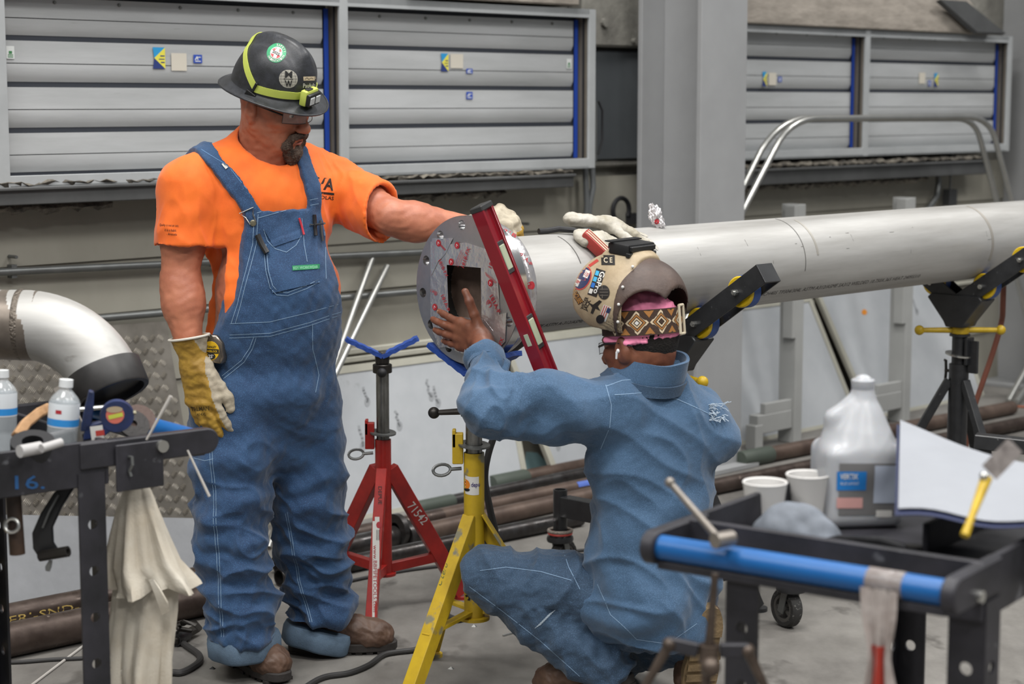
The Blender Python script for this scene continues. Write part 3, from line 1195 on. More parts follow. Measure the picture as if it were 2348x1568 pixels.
# strips of blue tape on the pipes
M_paint = mat('blue_painter_tape', '#4d68b5', rough=.6)
bvp = bvh_of(*[o for o in bpy.data.objects if o.name.startswith('tube') and o.parent and o.parent.name.startswith('steel_pipe')])
for q, (px, py, w) in enumerate(((1228, 1121, .085), (1258, 1135, .075), (1340, 1108, .08))):
    pt = on_floor(px, py, .05)
    t = thing('tape_strip', ['blue tape strip stuck on the floor pipe nearest the yellow stand', 'lowest blue tape strip on the floor pipes', 'blue tape strip on the floor pipes beside the crouching worker'][q], 'tape', pt)
    decal('strip', rect_shape(w, .024, 8, 4), frame(pt, (.72, .69, 0), (-.5, .5, .9)), bvp, M_paint, t, .0015, .25)

# ------------------------------------------------------------------ rack posts, guard rail, tubes at the back
M_rack = mat('light_grey_paint', '#a0a19f', rough=.5, var=.1, vscale=4)
def rack_post(px, pyb, ztop, armlen, label):
    base = on_floor(px, pyb)
    r = thing('rack_post', label, 'rack post', base, R45, 'grey rack posts')
    mb = MB()
    mb.box((0, 0, ztop / 2), (.06, .10, ztop))
    obj('upright', mb, M_rack, r, bevel=.003)
    mb = MB()
    mb.box((-.045, -.02, ztop * .72), (.028, .06, ztop * .55))
    obj('side_channel', mb, M_rack, r, bevel=.002)
    mb = MB()
    mb.box((-armlen / 2 - .03, -.01, .12), (armlen, .055, .09))
    obj('foot_beam', mb, M_rack, r, bevel=.003)
    mb = MB()
    mb.box((-armlen - .02, -.01, .06), (.06, .06, .12))
    obj('foot', mb, M_rack, r, bevel=.003)
    mb = MB()
    mb.box((-armlen * .5, -.02, .19), (armlen * .8, .03, .05))
    obj('guide_plate', mb, M_rack, r, bevel=.002)
    return r
rack_post(1810, 1012, 1.15, .27, 'grey steel rack post beside the black roller, nearer the grey column')
rack_post(2060, 965, 1.152, .27, 'grey steel rack post behind the white jug, right of its twin')

M_rail = mat('aluminium_tube', '#b4b4b0', rough=.3, metal=.8, var=.15, vscale=8)
def arc(a, b, c, n=6):
    a, b, c = V(a), V(b), V(c)
    return [a * (1 - t) ** 2 + b * 2 * t * (1 - t) + c * t * t for t in [i / n for i in range(n + 1)]]
g = thing('guard_rail', 'bent aluminium tube guard rail standing before the right slat frame', 'rail', on_floor(1900, 985))
def rail_tube(pts, n, rad):
    w = [on_wall(px, py, n) for px, py in pts]
    path = [w[0]] + arc(w[1], w[2], w[3]) + arc(w[4], w[5], w[6]) + [w[7]]
    mb = MB()
    mb.tube(path, rad, 12)
    obj('tube', mb, M_rail, g, world=True)
rail_tube([(1560, 760), (1775, 345), (1805, 278), (1865, 272), (2200, 268), (2268, 262), (2282, 320), (2420, 830)], .42, .015)
rail_tube([(1530, 780), (1745, 345), (1780, 286), (1835, 272), (2190, 272), (2236, 270), (2248, 320), (2390, 860)], .34, .015)

M_emt = mat('thin_aluminium_tube', '#a8a8a4', rough=.32, metal=.75)
for q, (x0, y0, x1, y1) in enumerate(((853, 592, 742, 905), (888, 610, 776, 845))):
    a, b = on_wall(x0, y0, -.095), None
    t = thing('leaning_tube', ['leftmost of two aluminium tubes leaning on the wall behind the worker', 'right one of two aluminium tubes leaning on the wall above the red stand'][q], 'tube', on_wall(x1, y1, .05))
    d = on_wall(x1, y1, .05) - a
    end = a + d * ((a.z - .0) / (a.z - on_wall(x1, y1, .05).z))
    t.location = (end.x, end.y, 0)
    mb = MB()
    mb.cyl(a, end + V((0, 0, .01)), .0125, n=14)
    obj('tube', mb, M_emt, t, world=True)
for q, (x0, y0, x1, y1) in enumerate(((2312, 920, 2400, 760), (2330, 922, 2420, 790))):
    a, b = on_floor(x0, y0, .02), on_wall(x1, y1, .3)
    t = thing('leaning_tube', ['aluminium tube rising from the floor at the far right edge', 'outer of the two tubes at the far right edge'][q], 'tube', on_floor(x0, y0))
    mb = MB()
    mb.cyl(a, b, .016, n=12)
    obj('tube', mb, M_emt, t, world=True)
# ------------------------------------------------------------------ the big stainless pipe with its flange
FC = at(1070, 666, 5.06)                 # centre of the flange face
AX = V((1, 1, 0)) / R2                   # along the pipe, away from the camera
SD = V((1, -1, 0)) / R2                  # across the pipe, towards the camera's right
UP = V((0, 0, 1))
PR = .1365
def on_pipe(s, ang, lift=0.0):
    """point on the pipe surface; ang from the top towards the camera side"""
    return FC + AX * s + (UP * math.cos(ang) + SD * math.sin(ang)) * (PR + lift)

M_stain = mat('stainless_pipe', '#bab9b6', rough=.52, metal=.32, var=.22, vscale=4, col2='#9d9b97', contrast=.45, speck='#8d8a85', speck_scale=9, speck_amt=.70, rvar=.1, stretch=(.25, 2.5, 2.5), bump=.02, bscale=60)
M_flange = mat('machined_flange', '#b3b3b5', rough=.33, metal=.8, var=.1, vscale=30, rvar=.05)
M_rim = mat('bright_flange_rim', '#c4c4c4', rough=.2, metal=.95)
M_foil = mat('foil_tape', '#dad7d8', rough=.24, metal=.78, bump=.25, bscale=55, var=.12, vscale=30)
M_redprint = mat('red_print', '#a3222c', rough=.6)
M_bore = mat('brown_purge_dam', '#7d675b', rough=.6, var=.35, vscale=7, col2='#594a40')
M_pipein = mat('dark_pipe_inside', '#3f3d3b', rough=.5, metal=.5)
M_pen = mat('pen_marking', '#5d5b58', rough=.8)

bp = thing('big_pipe', 'long brushed stainless steel pipe with machined flange resting on the stands', 'pipe', FC, R45)
PL = 4.6
mb = MB()
MX = basis((1, 0, 0)).to_4x4()
mb.lathe([(PR, .06), (PR, PL), (PR - .009, PL), (PR - .009, .06)], MX, 64, closed=True)
obj('pipe_body', mb, M_stain, bp)

def plate_with_holes(R, holes, t, n=72):
    """mesh of a flat ring plate, thickness t along z, holes = [(x, y, r)]"""
    cu = bpy.data.curves.new('c', 'CURVE')
    cu.dimensions = '2D'
    cu.fill_mode = 'BOTH'
    cu.extrude = t / 2
    for (x, y, r, k) in [(0, 0, R, n)] + [(h[0], h[1], h[2], 64 if h[2] > .05 else 18) for h in holes]:
        sp = cu.splines.new('POLY')
        sp.points.add(k - 1)
        for i in range(k):
            a = 2 * math.pi * i / k
            sp.points[i].co = (x + r * math.cos(a), y + r * math.sin(a), 0, 1)
        sp.use_cyclic_u = True
    o = bpy.data.objects.new('c', cu)
    COL.objects.link(o)
    me = bpy.data.meshes.new_from_object(o.evaluated_get(bpy.context.evaluated_depsgraph_get()))
    mb = MB()
    mb.add([tuple(v.co) for v in me.vertices], [tuple(p.vertices) for p in me.polygons])
    bpy.data.objects.remove(o)
    bpy.data.curves.remove(cu)
    bpy.data.meshes.remove(me)
    return mb
holes = [(.178 * math.sin(math.radians(-6 + 30 * k)), .178 * math.cos(math.radians(-6 + 30 * k)), .0135) for k in range(12)]
mb = plate_with_holes(.203, holes + [(0, 0, .128)], .032)
# plate plane: x = SD (right, towards camera), y = up, z = -AX (out of the face)
FM = frame(FC, SD, UP)
T = FM.copy()
T.translation = FC + AX * .016
mb.v = [tuple(T @ V(p)) for p in mb.v]
obj('flange', mb, M_flange, bp, world=True, angle=30)
mb = MB()
mb.lathe([(.2035, .001), (.2035, .031)], MX, 96)
mb.f = mb.f[:96]
o = obj('flange_rim', mb, M_rim, bp)
for hx, hy, hr in holes:
    mb = MB()
    c = FC + SD * hx + UP * hy
    mb.cyl(c + AX * .0005, c + AX * .0315, hr * .985, n=18, caps=False)
    obj('hole_wall', mb, M_rim, bp, world=True)
mb = MB()
mb.lathe([(.13, .033), (.150, .033), (.150, .044), (.176, .052), (.185, .056), (.188, .060), (.1875, .080), (.184, .086), (.150, .089), (.1372, .10), (.13, .10)], MX, 72, closed=True)
obj('foil_wrapped_collar', mb, M_foil, bp)
mb = MB()
mb.lathe([(.1275, .0), (.1275, .25)], MX, 48)
mb.f = mb.f[:48]
obj('bore_wall', mb, M_pipein, bp)
mb = MB()
mb.lathe([(.0001, .075), (.06, .073), (.1265, .060), (.1265, .07), (.0001, .09)], MX, 40)
obj('purge_dam', mb, M_bore, bp)

# foil tape pieces over the bore, leaving a square window
def foil_piece(poly, lift):
    mb = MB()
    pts = [FM @ V((x, y, lift + .0006)) for x, y in poly]
    n = len(poly)
    mb.prism(poly, lift, lift + .0007, FM)
    o = obj('foil_strip', mb, M_foil, bp, world=True, smooth=False)
    return o
px2 = lambda px, py: ((px - 1070) / 842 / .707, -(py - 666) / 842)
for k, quad in enumerate((
        [(985, 560), (1022, 556), (1028, 742), (1024, 790), (1000, 800), (984, 735)],
        [(1022, 611), (1010, 575), (1035, 562), (1070, 556), (1112, 566), (1128, 585), (1126, 611)],
        [(1104, 566), (1128, 580), (1142, 612), (1147, 700), (1142, 758), (1128, 782), (1106, 772)],
        [(1020, 728), (1112, 728), (1140, 760), (1126, 800), (1060, 812), (1012, 800), (1000, 770)],
        [(990, 552), (1040, 548), (1022, 585), (1004, 606), (987, 640)],
        [(1138, 716), (1163, 706), (1160, 772), (1140, 796), (1132, 760)],
        [(990, 770), (1010, 745), (1032, 800), (1006, 806)])):
    foil_piece([px2(*q) for q in quad], .0006 + .0004 * k)
def face_mark(name, shape, px, py, rot, m, lift=.0040):
    x, y = px2(px, py)
    M = FM @ Matrix.Translation((x, y, 0)) @ Matrix.Rotation(rot, 4, 'Z')
    flat(name, shape, M, m, bp, lift)
for px, py, rot, txt, w in ((1070, 590, 1.15, '181B-FX', .060), (1017, 620, -.95, '181B-FX', .055), (1022, 700, -1.0, '181A-P', .05), (1138, 690, -.95, '181A-P', .055),
                            (994, 678, -.3, '1-P@', .026), (1124, 690, -.6, '(P)', .02), (1130, 595, 1.2, '181B', .035), (1028, 783, -.3, '181A', .035), (1150, 778, 1.2, 'B-FX', .035)):
    face_mark('foil_print', fit(text_shape(txt, 1, .01), w), px, py, rot, M_redprint)
for px, py in ((1006, 562), (1050, 564), (1036, 603), (1127, 643), (996, 712), (1150, 636)):
    face_mark('foil_emblem', disc_shape(.0095, .0095, 16, 1), px, py, 0, M_redprint)
    face_mark('foil_emblem', merge(line_shape([(-.004, -.003), (0, .004), (.003, -.002)], .0016)), px, py, .4, mat('foil_white', '#d8cfd0', rough=.5), .0044)
for px, py, rot, w in ((1046, 596, 1.0, .05), (1122, 634, -.5, .05), (1010, 573, -.6, .03)):
    for k in range(3):
        face_mark('foil_print', line_shape([(-w / 2, -.004 * k), (w / 2 - .004 * k, -.004 * k)], .0012), px + 6 + k * 2, py - 4, rot, M_redprint)
# print on the wrapped collar
bvc = bvh_of([o for o in bp.children if o.name.startswith('foil_wrapped')][0])
for ang, txt, kind in ((.55, '181B', 't'), (1.05, '181A-P', 't'), (1.45, '3', 'd'), (.15, '3', 'd'), (1.9, '181B-FX', 't')):
    c = FC + AX * .062 + (UP * math.cos(ang) + SD * math.sin(ang)) * .19
    M = frame(c, (AX * .55 + (SD * math.cos(ang) - UP * math.sin(ang)) * .8), AX)
    nrm = UP * math.cos(ang) + SD * math.sin(ang)
    if (M.to_3x3() @ V((0, 0, 1))).dot(nrm) < 0:
        M = frame(c, (AX * .55 + (SD * math.cos(ang) - UP * math.sin(ang)) * .8), -AX)
    if kind == 't':
        decal('foil_print', fit(text_shape(txt, 1, .01), .05), M, bvc, M_redprint, bp, .0012, .05)
    else:
        decal('foil_emblem', disc_shape(.011, .011, 16, 2), M, bvc, M_redprint, bp, .0012, .05)
# weld seam, pen marks and stencil lines on the pipe
def pipe_ring(s, a0, a1, w, m, name):
    g = []
    k = 22
    for j in (-1, 1):
        g.append([on_pipe(s + j * w / 2, a0 + (a1 - a0) * i / k, .0006) for i in range(k + 1)])
    mb = MB()
    mb.sheet(g, .0006)
    obj(name, mb, m, bp, world=True)
bvpipe = bvh_of([o for o in bp.children if o.name.startswith('pipe_body')][0])
def find_s(px, py):
    d = V(ray(px, py))
    h = bvpipe.ray_cast(V((0, 0, CAMZ)), d.normalized())
    return h[0]
def pipe_s(px, py):
    return (find_s(px, py) - FC).dot(AX)
pipe_ring(pipe_s(1840, 560), .1, 1.75, .0022, mat('dark_seam', '#4c4a47', rough=.7), 'cut_line')
pipe_ring(pipe_s(1870, 560), .3, 1.4, .010, mat('seam_tint', '#a9a59d', rough=.5, metal=.4), 'weld_seam')  # weld seam bands, slightly darker than the pipe
pipe_ring(pipe_s(2275, 540), .2, 2.0, .016, mat('seam_tint2', '#a29d95', rough=.5, metal=.4), 'weld_seam')
pipe_ring(pipe_s(1330, 600), .25, 1.1, .003, M_pen, 'cut_line')
for px, py, txt, w in ((1290, 741, 'TYPE ASTM A-312/ASME SA-', .24), (1915, 655, 'PLD 10IN SCH40S TP304/304L ASTM A312/ASME SA312 WELDED 10.750X.365 HEAT 24093310', 1.0)):
    hp = find_s(px, py)
    rel = hp - FC
    s_ = rel.dot(AX)
    rad = (rel - AX * s_).normalized()
    M = frame(hp + rad * .01, AX, rad.cross(AX))
    decal('stencil_line', fit(text_shape(txt, 1), w, .016), M, bvpipe, M_pen, bp, .0007, .05)
for k in range(26):
    s_ = RNG.uniform(.5, 3.6)
    a = RNG.uniform(.9, 1.55)
    l = RNG.uniform(.004, .03)
    hp = on_pipe(s_, a)
    rad = (hp - FC - AX * s_).normalized()
    M = frame(hp + rad * .01, AX, rad.cross(AX))
    decal('scuff', rect_shape(l if k % 3 else .0012, .0012 if k % 3 else l, 3, 1), M, bvpipe, M_pen, bp, .0006, .05)

# ------------------------------------------------------------------ roller stands (black, yellow screw handle)
M_blk = mat('black_stand_paint', '#1d1e20', rough=.38, var=.4, vscale=14, col2='#2b2c2e', speck='#5b5d5e', speck_scale=60, speck_amt=.69)
M_yel = mat('yellow_paint', '#c9a91c', rough=.45, var=.25, vscale=18, col2='#ab8c18')
M_yelroll = mat('yellow_roller', '#d3b012', rough=.4, bump=.2, bscale=90)
M_blueroll = mat('blue_tyre', '#2f4f8e', rough=.5)
M_nut = mat('zinc_nut', '#bdbdb9', rough=.25, metal=.9)
M_thread = mat('screw_thread', '#3d3a37', rough=.4, metal=.7)

def screw(mb, z0, z1, r, pitch=.0075):
    n = max(3, int((z1 - z0) / pitch))
    pr = [(.0005, z0)]
    for i in range(n):
        z = z0 + (z1 - z0) * i / n
        dz = (z1 - z0) / n
        pr += [(r * .86, z + .05 * dz), (r, z + .35 * dz), (r, z + .6 * dz), (r * .86, z + .95 * dz)]
    pr.append((.0005, z1))
    mb.lathe(pr, None, 16)
    return mb

def roller_stand(x, y, label, zp, rz_legs, hz, rz_handle, hand_len=.15):
    """local x across the pipe (towards the camera's right), local y along the pipe"""
    r = thing('roller_stand', label, 'pipe stand', (x, y, 0), -R45, 'black roller stands')
    sl = math.radians(34.5)
    rr = .049
    apex = zp - (PR + rr) / math.cos(sl)
    for sg in (-1, 1):
        d = V((sg * math.cos(sl), 0, math.sin(sl)))
        o0 = V((0, 0, apex))
        nn = V((-sg * math.sin(sl), 0, math.cos(sl)))
        a0, a1 = o0 + d * .01, o0 + d * .42
        arm = None
        for sy in (-1, 1):
            mb = MB()
            mb.bar(a0 + V((0, sy * .034, 0)), a1 + V((0, sy * .034, 0)), .006, .062, up=nn)
            q = obj('arm_plate', mb, M_blk, r, bevel=.001)
        mb = MB()
        mb.bar(a1 - d * .003, a1 + d * .003, .074, .062, up=nn)
        obj('arm_end', mb, M_blk, r, bevel=.001)
        s0 = (PR + rr) * math.tan(sl)
        for s_ in (s0, s0 + .187):
            c = o0 + d * s_
            mb = MB()
            Mr = basis((0, 1, 0)).to_4x4()
            Mr.translation = c
            mb.lathe([(.008, -.020), (rr - .006, -.024), (rr - .002, -.020), (rr - .002, .020), (rr - .006, .024), (.008, .020)], Mr, 28, closed=True)
            ro = obj('roller', mb, M_yelroll, r)
            mb = MB()
            mb.lathe([(rr - .002, -.012), (rr + .0, -.010), (rr + .0, .019), (rr - .002, .0205)], Mr, 28, closed=True)
            obj('tyre', mb, M_blueroll, ro)
            mb = MB()
            mb.cyl(c + V((0, -.05, 0)), c + V((0, -.0375, 0)), .0095, n=6)
            mb.cyl(c + V((0, -.056, 0)), c + V((0, .045, 0)), .005, n=10)
            obj('axle_bolt', mb, M_nut, r)
    mb = MB()
    mb.prism([(-.10, .045), (.10, .045), (.115, .03), (.045, -.055), (.035, -.075), (-.035, -.075), (-.045, -.055), (-.115, .03)], -.046, .046, Matrix.Translation((0, 0, apex - .01)) @ Matrix.Rotation(math.pi / 2, 4, 'X'))
    obj('head_block', mb, M_blk, r, bevel=.003)
    zs0 = apex - .085
    mb = MB()
    screw(mb, hz - .06, zs0 + .004, .018)
    obj('screw', mb, M_thread, r)
    ch, sh = math.cos(rz_handle), math.sin(rz_handle)
    hv = V((ch, sh, 0))
    mb = MB()
    mb.lathe([(.019, -.013), (.032, -.012), (.034, .0), (.032, .012), (.019, .013)], Matrix.Translation((0, 0, hz)), 16, closed=True)
    hd = obj('screw_handle', mb, M_yel, r)
    for sg in (-1, 1):
        mb = MB()
        mb.tube([V((0, 0, hz)) + hv * sg * .028, V((0, 0, hz)) + hv * sg * hand_len], [.011, .009], 12)
        mb.sphere(V((0, 0, hz)) + hv * sg * hand_len, .0185, 14, 10)
        obj('handle_arm', mb, M_yel, hd)
    mb = MB()
    mb.lathe([(.02, hz - .013), (.038, hz - .014), (.038, hz - .022), (.028, hz - .024), (.028, .40), (.02, .40)], None, 20, closed=True)
    obj('inner_pole', mb, M_blk, r)
    zt = hz - .125
    mb = MB()
    mb.lathe([(.030, zt), (.036, zt), (.036, .10), (.030, .10)], None, 22, closed=True)
    obj('outer_tube', mb, M_blk, r)
    mb = MB()
    mb.box((.058, 0, zt + .03), (.04, .012, .12))
    mb.box((.04, .0, zt + .05), (.012, .05, .10))
    obj('lock_bracket', mb, M_blk, r, bevel=.002)
    mb = MB()
    Mw = Matrix.Translation((.0, 0, zt + .035)) @ Matrix.Rotation(.14, 4, 'Y')
    mb.lathe([(.029, -.003), (.052, -.003), (.052, .003), (.029, .003)], Mw, 24, closed=True)
    obj('lock_ring', mb, M_nut, r)
    mb = MB()
    mb.tube([(-.034, 0, zt - .03), (-.058, 0, zt - .03)], .006, 8)
    mb.tube([(-.060, 0, zt - .065), (-.056, 0, zt - .065), (-.054, 0, zt - .03), (-.056, 0, zt + .008), (-.062, 0, zt + .008)], .0055, 8)
    obj('tee_screw', mb, M_thread, r)
    for k in range(3):
        a = rz_legs + k * 2 * math.pi / 3
        dv = V((math.cos(a), math.sin(a), 0))
        foot = dv * .36
        mb = MB()
        mb.bar(dv * .035 + V((0, 0, zt - .06)), foot + V((0, 0, .016)), .030, .030)
        lg = obj('leg', mb, M_blk, r, bevel=.002)
        mb = MB()
        mb.cyl(foot + V((0, 0, 0)), foot + V((0, 0, .012)), .03, n=14)
        obj('foot_pad', mb, M_blk, lg)
        mb = MB()
        mb.bar(dv * .03 + V((0, 0, .13)), dv * .285 + V((0, 0, .13)), .022, .012)
        obj('brace', mb, M_blk, r)
    return r
S1 = FC + AX * .885
S2 = FC + AX * 2.505
roller_stand(S1.x, S1.y, 'black roller stand behind the crouching worker with a yellow handle', FC.z, 1.4, .80, -.35, .16)
roller_stand(S2.x, S2.y, 'black roller stand at the right holding the far part of the pipe', FC.z, 1.75, .80, .35 + .45, .15)

# ------------------------------------------------------------------ red and yellow tripod stands with V heads
M_redp = mat('red_stand_paint', '#b3271f', rough=.42, var=.3, vscale=12, col2='#8f1d19', coat=.15)
M_yelst = mat('worn_yellow_paint', '#c2a21e', rough=.5, var=.35, vscale=9, col2='#a98b1d', speck='#77735f', speck_scale=13, speck_amt=.60)
M_pole = mat('scuffed_steel_pole', '#8b8b88', rough=.32, metal=.8, var=.6, vscale=14, col2='#45413c', rvar=.12, stretch=(1, 1, .35))
M_blutape = mat('blue_tape_wrap', '#2a4d9e', rough=.5, bump=.3, bscale=70, var=.2, vscale=20)
M_darkiron = mat('dark_iron', '#35322f', rough=.4, metal=.6, var=.3, vscale=20)
M_orange = mat('label_orange', '#d37a1f', rough=.5)
M_purple = mat('label_purple', '#35286b', rough=.5)
M_label = mat('label_white', '#cfcdc8', rough=.5)

def eye_bolt(mb, a, d, L, R, side):
    d = V(d).normalized()
    side = V(side).normalized()
    mb.tube([a, a + d * L], .005, 8)
    c = a + d * (L + R)
    pts = [c + d * R * 1.15 * math.cos(t) + side * R * .75 * math.sin(t) for t in [2 * math.pi * i / 16 for i in range(16)]]
    mb.tube(pts, .0045, 8, closed=True)

def tripod(name, label, x, y, rz, m, zt, z_in, z_scr, z_head, rt, leg_ang, Rf, legtop, bot, style, brace_z):
    r = thing(name, label, 'pipe stand', (x, y, 0), rz)
    rin = rt * .80
    mb = MB()
    mb.lathe([(rin + .001, zt), (rt, zt), (rt, bot), (rin + .001, bot)], None, 24, closed=True)
    obj('outer_tube', mb, m, r)
    mb = MB()
    mb.lathe([(rin * .7, z_in), (rin, z_in), (rin, bot + .05), (rin * .7, bot + .05)], None, 24, closed=True)
    obj('inner_pole', mb, M_pole, r)
    mb = MB()
    screw(mb, z_in - .03, z_scr, rin * .74)
    obj('screw', mb, M_thread, r)
    # lock bracket, ring and eye bolt on the left
    mb = MB()
    mb.box((-rt - .016, 0, zt + .012), (.03, .030, .085))
    mb.box((-rt - .026, 0, zt + .04), (.010, .030, .05))
    obj('lock_bracket', mb, m, r, bevel=.002)
    mb = MB()
    Mw = Matrix.Translation((.0, -.002, zt + .022)) @ Matrix.Rotation(.09, 4, 'X') @ Matrix.Rotation(.07, 4, 'Y')
    mb.lathe([(rin + .0015, -.0025), (rin + .022, -.0025), (rin + .022, .0025), (rin + .0015, .0025)], Mw, 28, closed=True)
    obj('lock_ring', mb, M_galv, r)
    mb = MB()
    eye_bolt(mb, V((-rt - .006, 0, zt - .045)), (-1, -.15, -.05), .034, .021, (0, .35, 1))
    obj('eye_bolt', mb, M_galv, r)
    for k, a in enumerate(leg_ang):
        dv = V((math.cos(a), math.sin(a), 0))
        foot = dv * Rf
        top = dv * (rt - .004) + V((0, 0, legtop))
        mb = MB()
        if style == 'box':
            mb.bar(top, foot + V((0, 0, .018)), .034, .05 if k else .034)
        else:
            side = V((-dv.y, dv.x, 0))
            nn = (foot - top).normalized().cross(side).normalized()
            f1 = foot + V((0, 0, .012))
            mb.bar(top + side * .0, f1, .040, .005, up=nn)
            mb.bar(top + side * .0175 - nn * .020, f1 + side * .0175 - nn * .020, .005, .040, up=nn)
        lg = obj('leg', mb, m, r, bevel=.0015)
        mb = MB()
        mb.cyl(foot, foot + V((0, 0, .010)), .028, n=16)
        obj('foot_pad', mb, m, lg)
        t = (legtop - brace_z) / legtop
        knee = top.lerp(foot + V((0, 0, .018)), t)
        mb = MB()
        mb.bar(dv * rt * .8 + V((0, 0, bot + .018)), knee, .026, .030 if style == 'box' else .010)
        obj('brace', mb, m, r, bevel=.001)
    mb = MB()
    mb.lathe([(.001, bot - .006), (rt * 1.5, bot - .006), (rt * 1.5, bot + .002), (rt, bot + .004)], None, 20)
    obj('bottom_plate', mb, m, r)
    return r

RS = tripod('tripod_stand', 'red tripod pipe stand with an empty blue-taped V head', -.415, 5.93, 0, M_redp, .556, .79, .842, .84, .026,
            [math.radians(-95), math.radians(25), math.radians(145)], .275, .46, .115, 'box', .14)
# red stand: collar with ball screw, V head wrapped in blue tape
mb = MB()
mb.lathe([(.019, .772), (.031, .772), (.031, .80), (.019, .80)], None, 20, closed=True)
o = obj('collar', mb, M_darkiron, RS, bevel=.002)
mb = MB()
mb.cyl((0, -.03, .782), (0, -.045, .780), .008, n=10)
mb.sphere((.002, -.052, .779), .0155)
obj('clamp_ball', mb, M_black, o)
def v_head(r, z, L, up_ang, w, yaw):
    """two thick taped arms meeting over the screw"""
    mb = MB()
    mb.lathe([(.001, z - .035), (.022, z - .035), (.024, z - .012), (.018, z), (.001, z + .002)], None, 16)
    obj('head_hub', mb, M_darkiron, r)
    for sg in (-1, 1):
        d = V((sg * math.cos(up_ang) * math.cos(yaw), sg * math.cos(up_ang) * math.sin(yaw), math.sin(up_ang)))
        sd = V((-math.sin(yaw), math.cos(yaw), 0))
        nn = d.cross(sd).normalized()
        if nn.z < 0:
            nn = -nn
        mb = MB()
        g = []
        for j in range(5):
            row = []
            for i in range(13):
                t = i / 12
                row.append(V((0, 0, z - .012)) + d * (L * t) + sd * (w * (j / 4 - .5)) + nn * (.0015 * math.sin(i * 2.3 + j * 1.7 + sg)))
            g.append(row)
        mb.sheet(g, .014)
        obj('taped_arm', mb, M_blutape, r)
v_head(RS, .838, .128, math.radians(26), .05, .12)
# lettering on the red stand
bvr = bvh_of(*[o for o in RS.children if o.name.startswith('leg')])
def stand_mark(root, bv, name, shape, px, py, Y, rot, m, lift=.0012):
    c = at(px, py, Y)
    d = V(ray(px, py)).normalized()
    xr = V((1, 0, 0))
    M = frame(c, xr, V((0, d.z, 1)).normalized())
    M = M @ Matrix.Rotation(rot, 4, 'Z')
    return decal(name, shape, M, bv, m, root, lift, .35)
stand_mark(RS, bvr, 'chalk_number', fit(text_shape('71542', 1, .004), .085, .026), 958, 1180, 5.95, -math.radians(55), M_label)
stand_mark(RS, bvr, 'stamped_name', fit(text_shape('DEPUE', 1, .004), .045, .012), 869, 1150, 5.8, -math.radians(88), M_ink)
stand_mark(RS, bvr, 'maker_label', rect_shape(.246, .022, 24, 3), 863, 1296, 5.75, -math.radians(88), M_label)
stand_mark(RS, bvr, 'label_print', fit(text_shape('www.BBPIPETOOLS.com', 1), .155, .012), 862, 1312, 5.75, -math.radians(88), M_redprint, .0019)
stand_mark(RS, bvr, 'label_emblem', disc_shape(.008, .008, 16, 2), 866, 1219, 5.75, 0, M_redprint, .0019)
stand_mark(RS, bvr, 'label_print', merge(*[line_shape([(-.012, q * .004), (.012, q * .004)], .0016) for q in (-1, 0, 1)]), 865, 1237, 5.75, -math.radians(88), M_ink, .0019)

YS = tripod('tripod_stand', 'worn yellow tripod pipe stand under the flange with a dark ball handle', -.105, 5.085, 0, M_yelst, .672, .80, .875, .88, .0285,
            [math.radians(113), math.radians(233), math.radians(353)], .33, .50, .205, 'angle', .19)
mb = MB()
mb.lathe([(.019, .772), (.036, .774), (.038, .786), (.036, .800), (.019, .803)], None, 20, closed=True)
o = obj('screw_nut', mb, M_darkiron, YS)
for sg, L in ((-1, .10), (1, .10)):
    mb = MB()
    e = V((sg * .985, sg * .17 * -1, -.08 * (1 if sg < 0 else -.3))).normalized() * L
    mb.tube([V((sg * .03, 0, .787)), V((sg * .03, 0, .787)) + e * .72], [.0095, .0075], 10)
    mb.sphere(V((sg * .03, 0, .787)) + e * .82, .0165)
    obj('nut_handle', mb, M_darkiron, o)
v_head(YS, FC.z - .203 / math.cos(math.radians(24)) - .008 + .012, .165, math.radians(24), .072, -R45)
bvy = bvh_of(*[o for o in YS.children if o.name.startswith('outer_tube')])
stand_mark(YS, bvy, 'maker_label', rect_shape(.050, .050, 12, 6), 1077, 1120, 5.04, 0, M_label, .0006)
stand_mark(YS, bvy, 'label_figure', disc_shape(.011, .013, 14, 2), 1068, 1118, 5.04, 0, M_orange, .0012)
stand_mark(YS, bvy, 'label_figure', disc_shape(.009, .004, 12, 2), 1070, 1131, 5.04, .4, M_ink, .0014)
stand_mark(YS, bvy, 'label_print', fit(text_shape('depu', 1, .012), .024, .016), 1090, 1118, 5.04, 0, M_purple, .0014)
stand_mark(YS, bvy, 'label_print', line_shape([(-.018, 0), (.018, 0)], .002), 1078, 1137, 5.04, 0, M_ink, .0014)
stand_mark(YS, bvy, 'maker_name', fit(text_shape('SUMNER', 1, .02), .135, .026), 1067, 1325, 5.05, math.pi / 2, M_ink, .0012)
bvyl = bvh_of(*[o for o in YS.children if o.name.startswith('leg')])
stand_mark(YS, bvyl, 'leg_mark', fit(text_shape('Cicero', 1, .004), .05, .012), 1013, 1335, 4.95, math.radians(68), mat('olive_ink', '#5d6433', rough=.7))

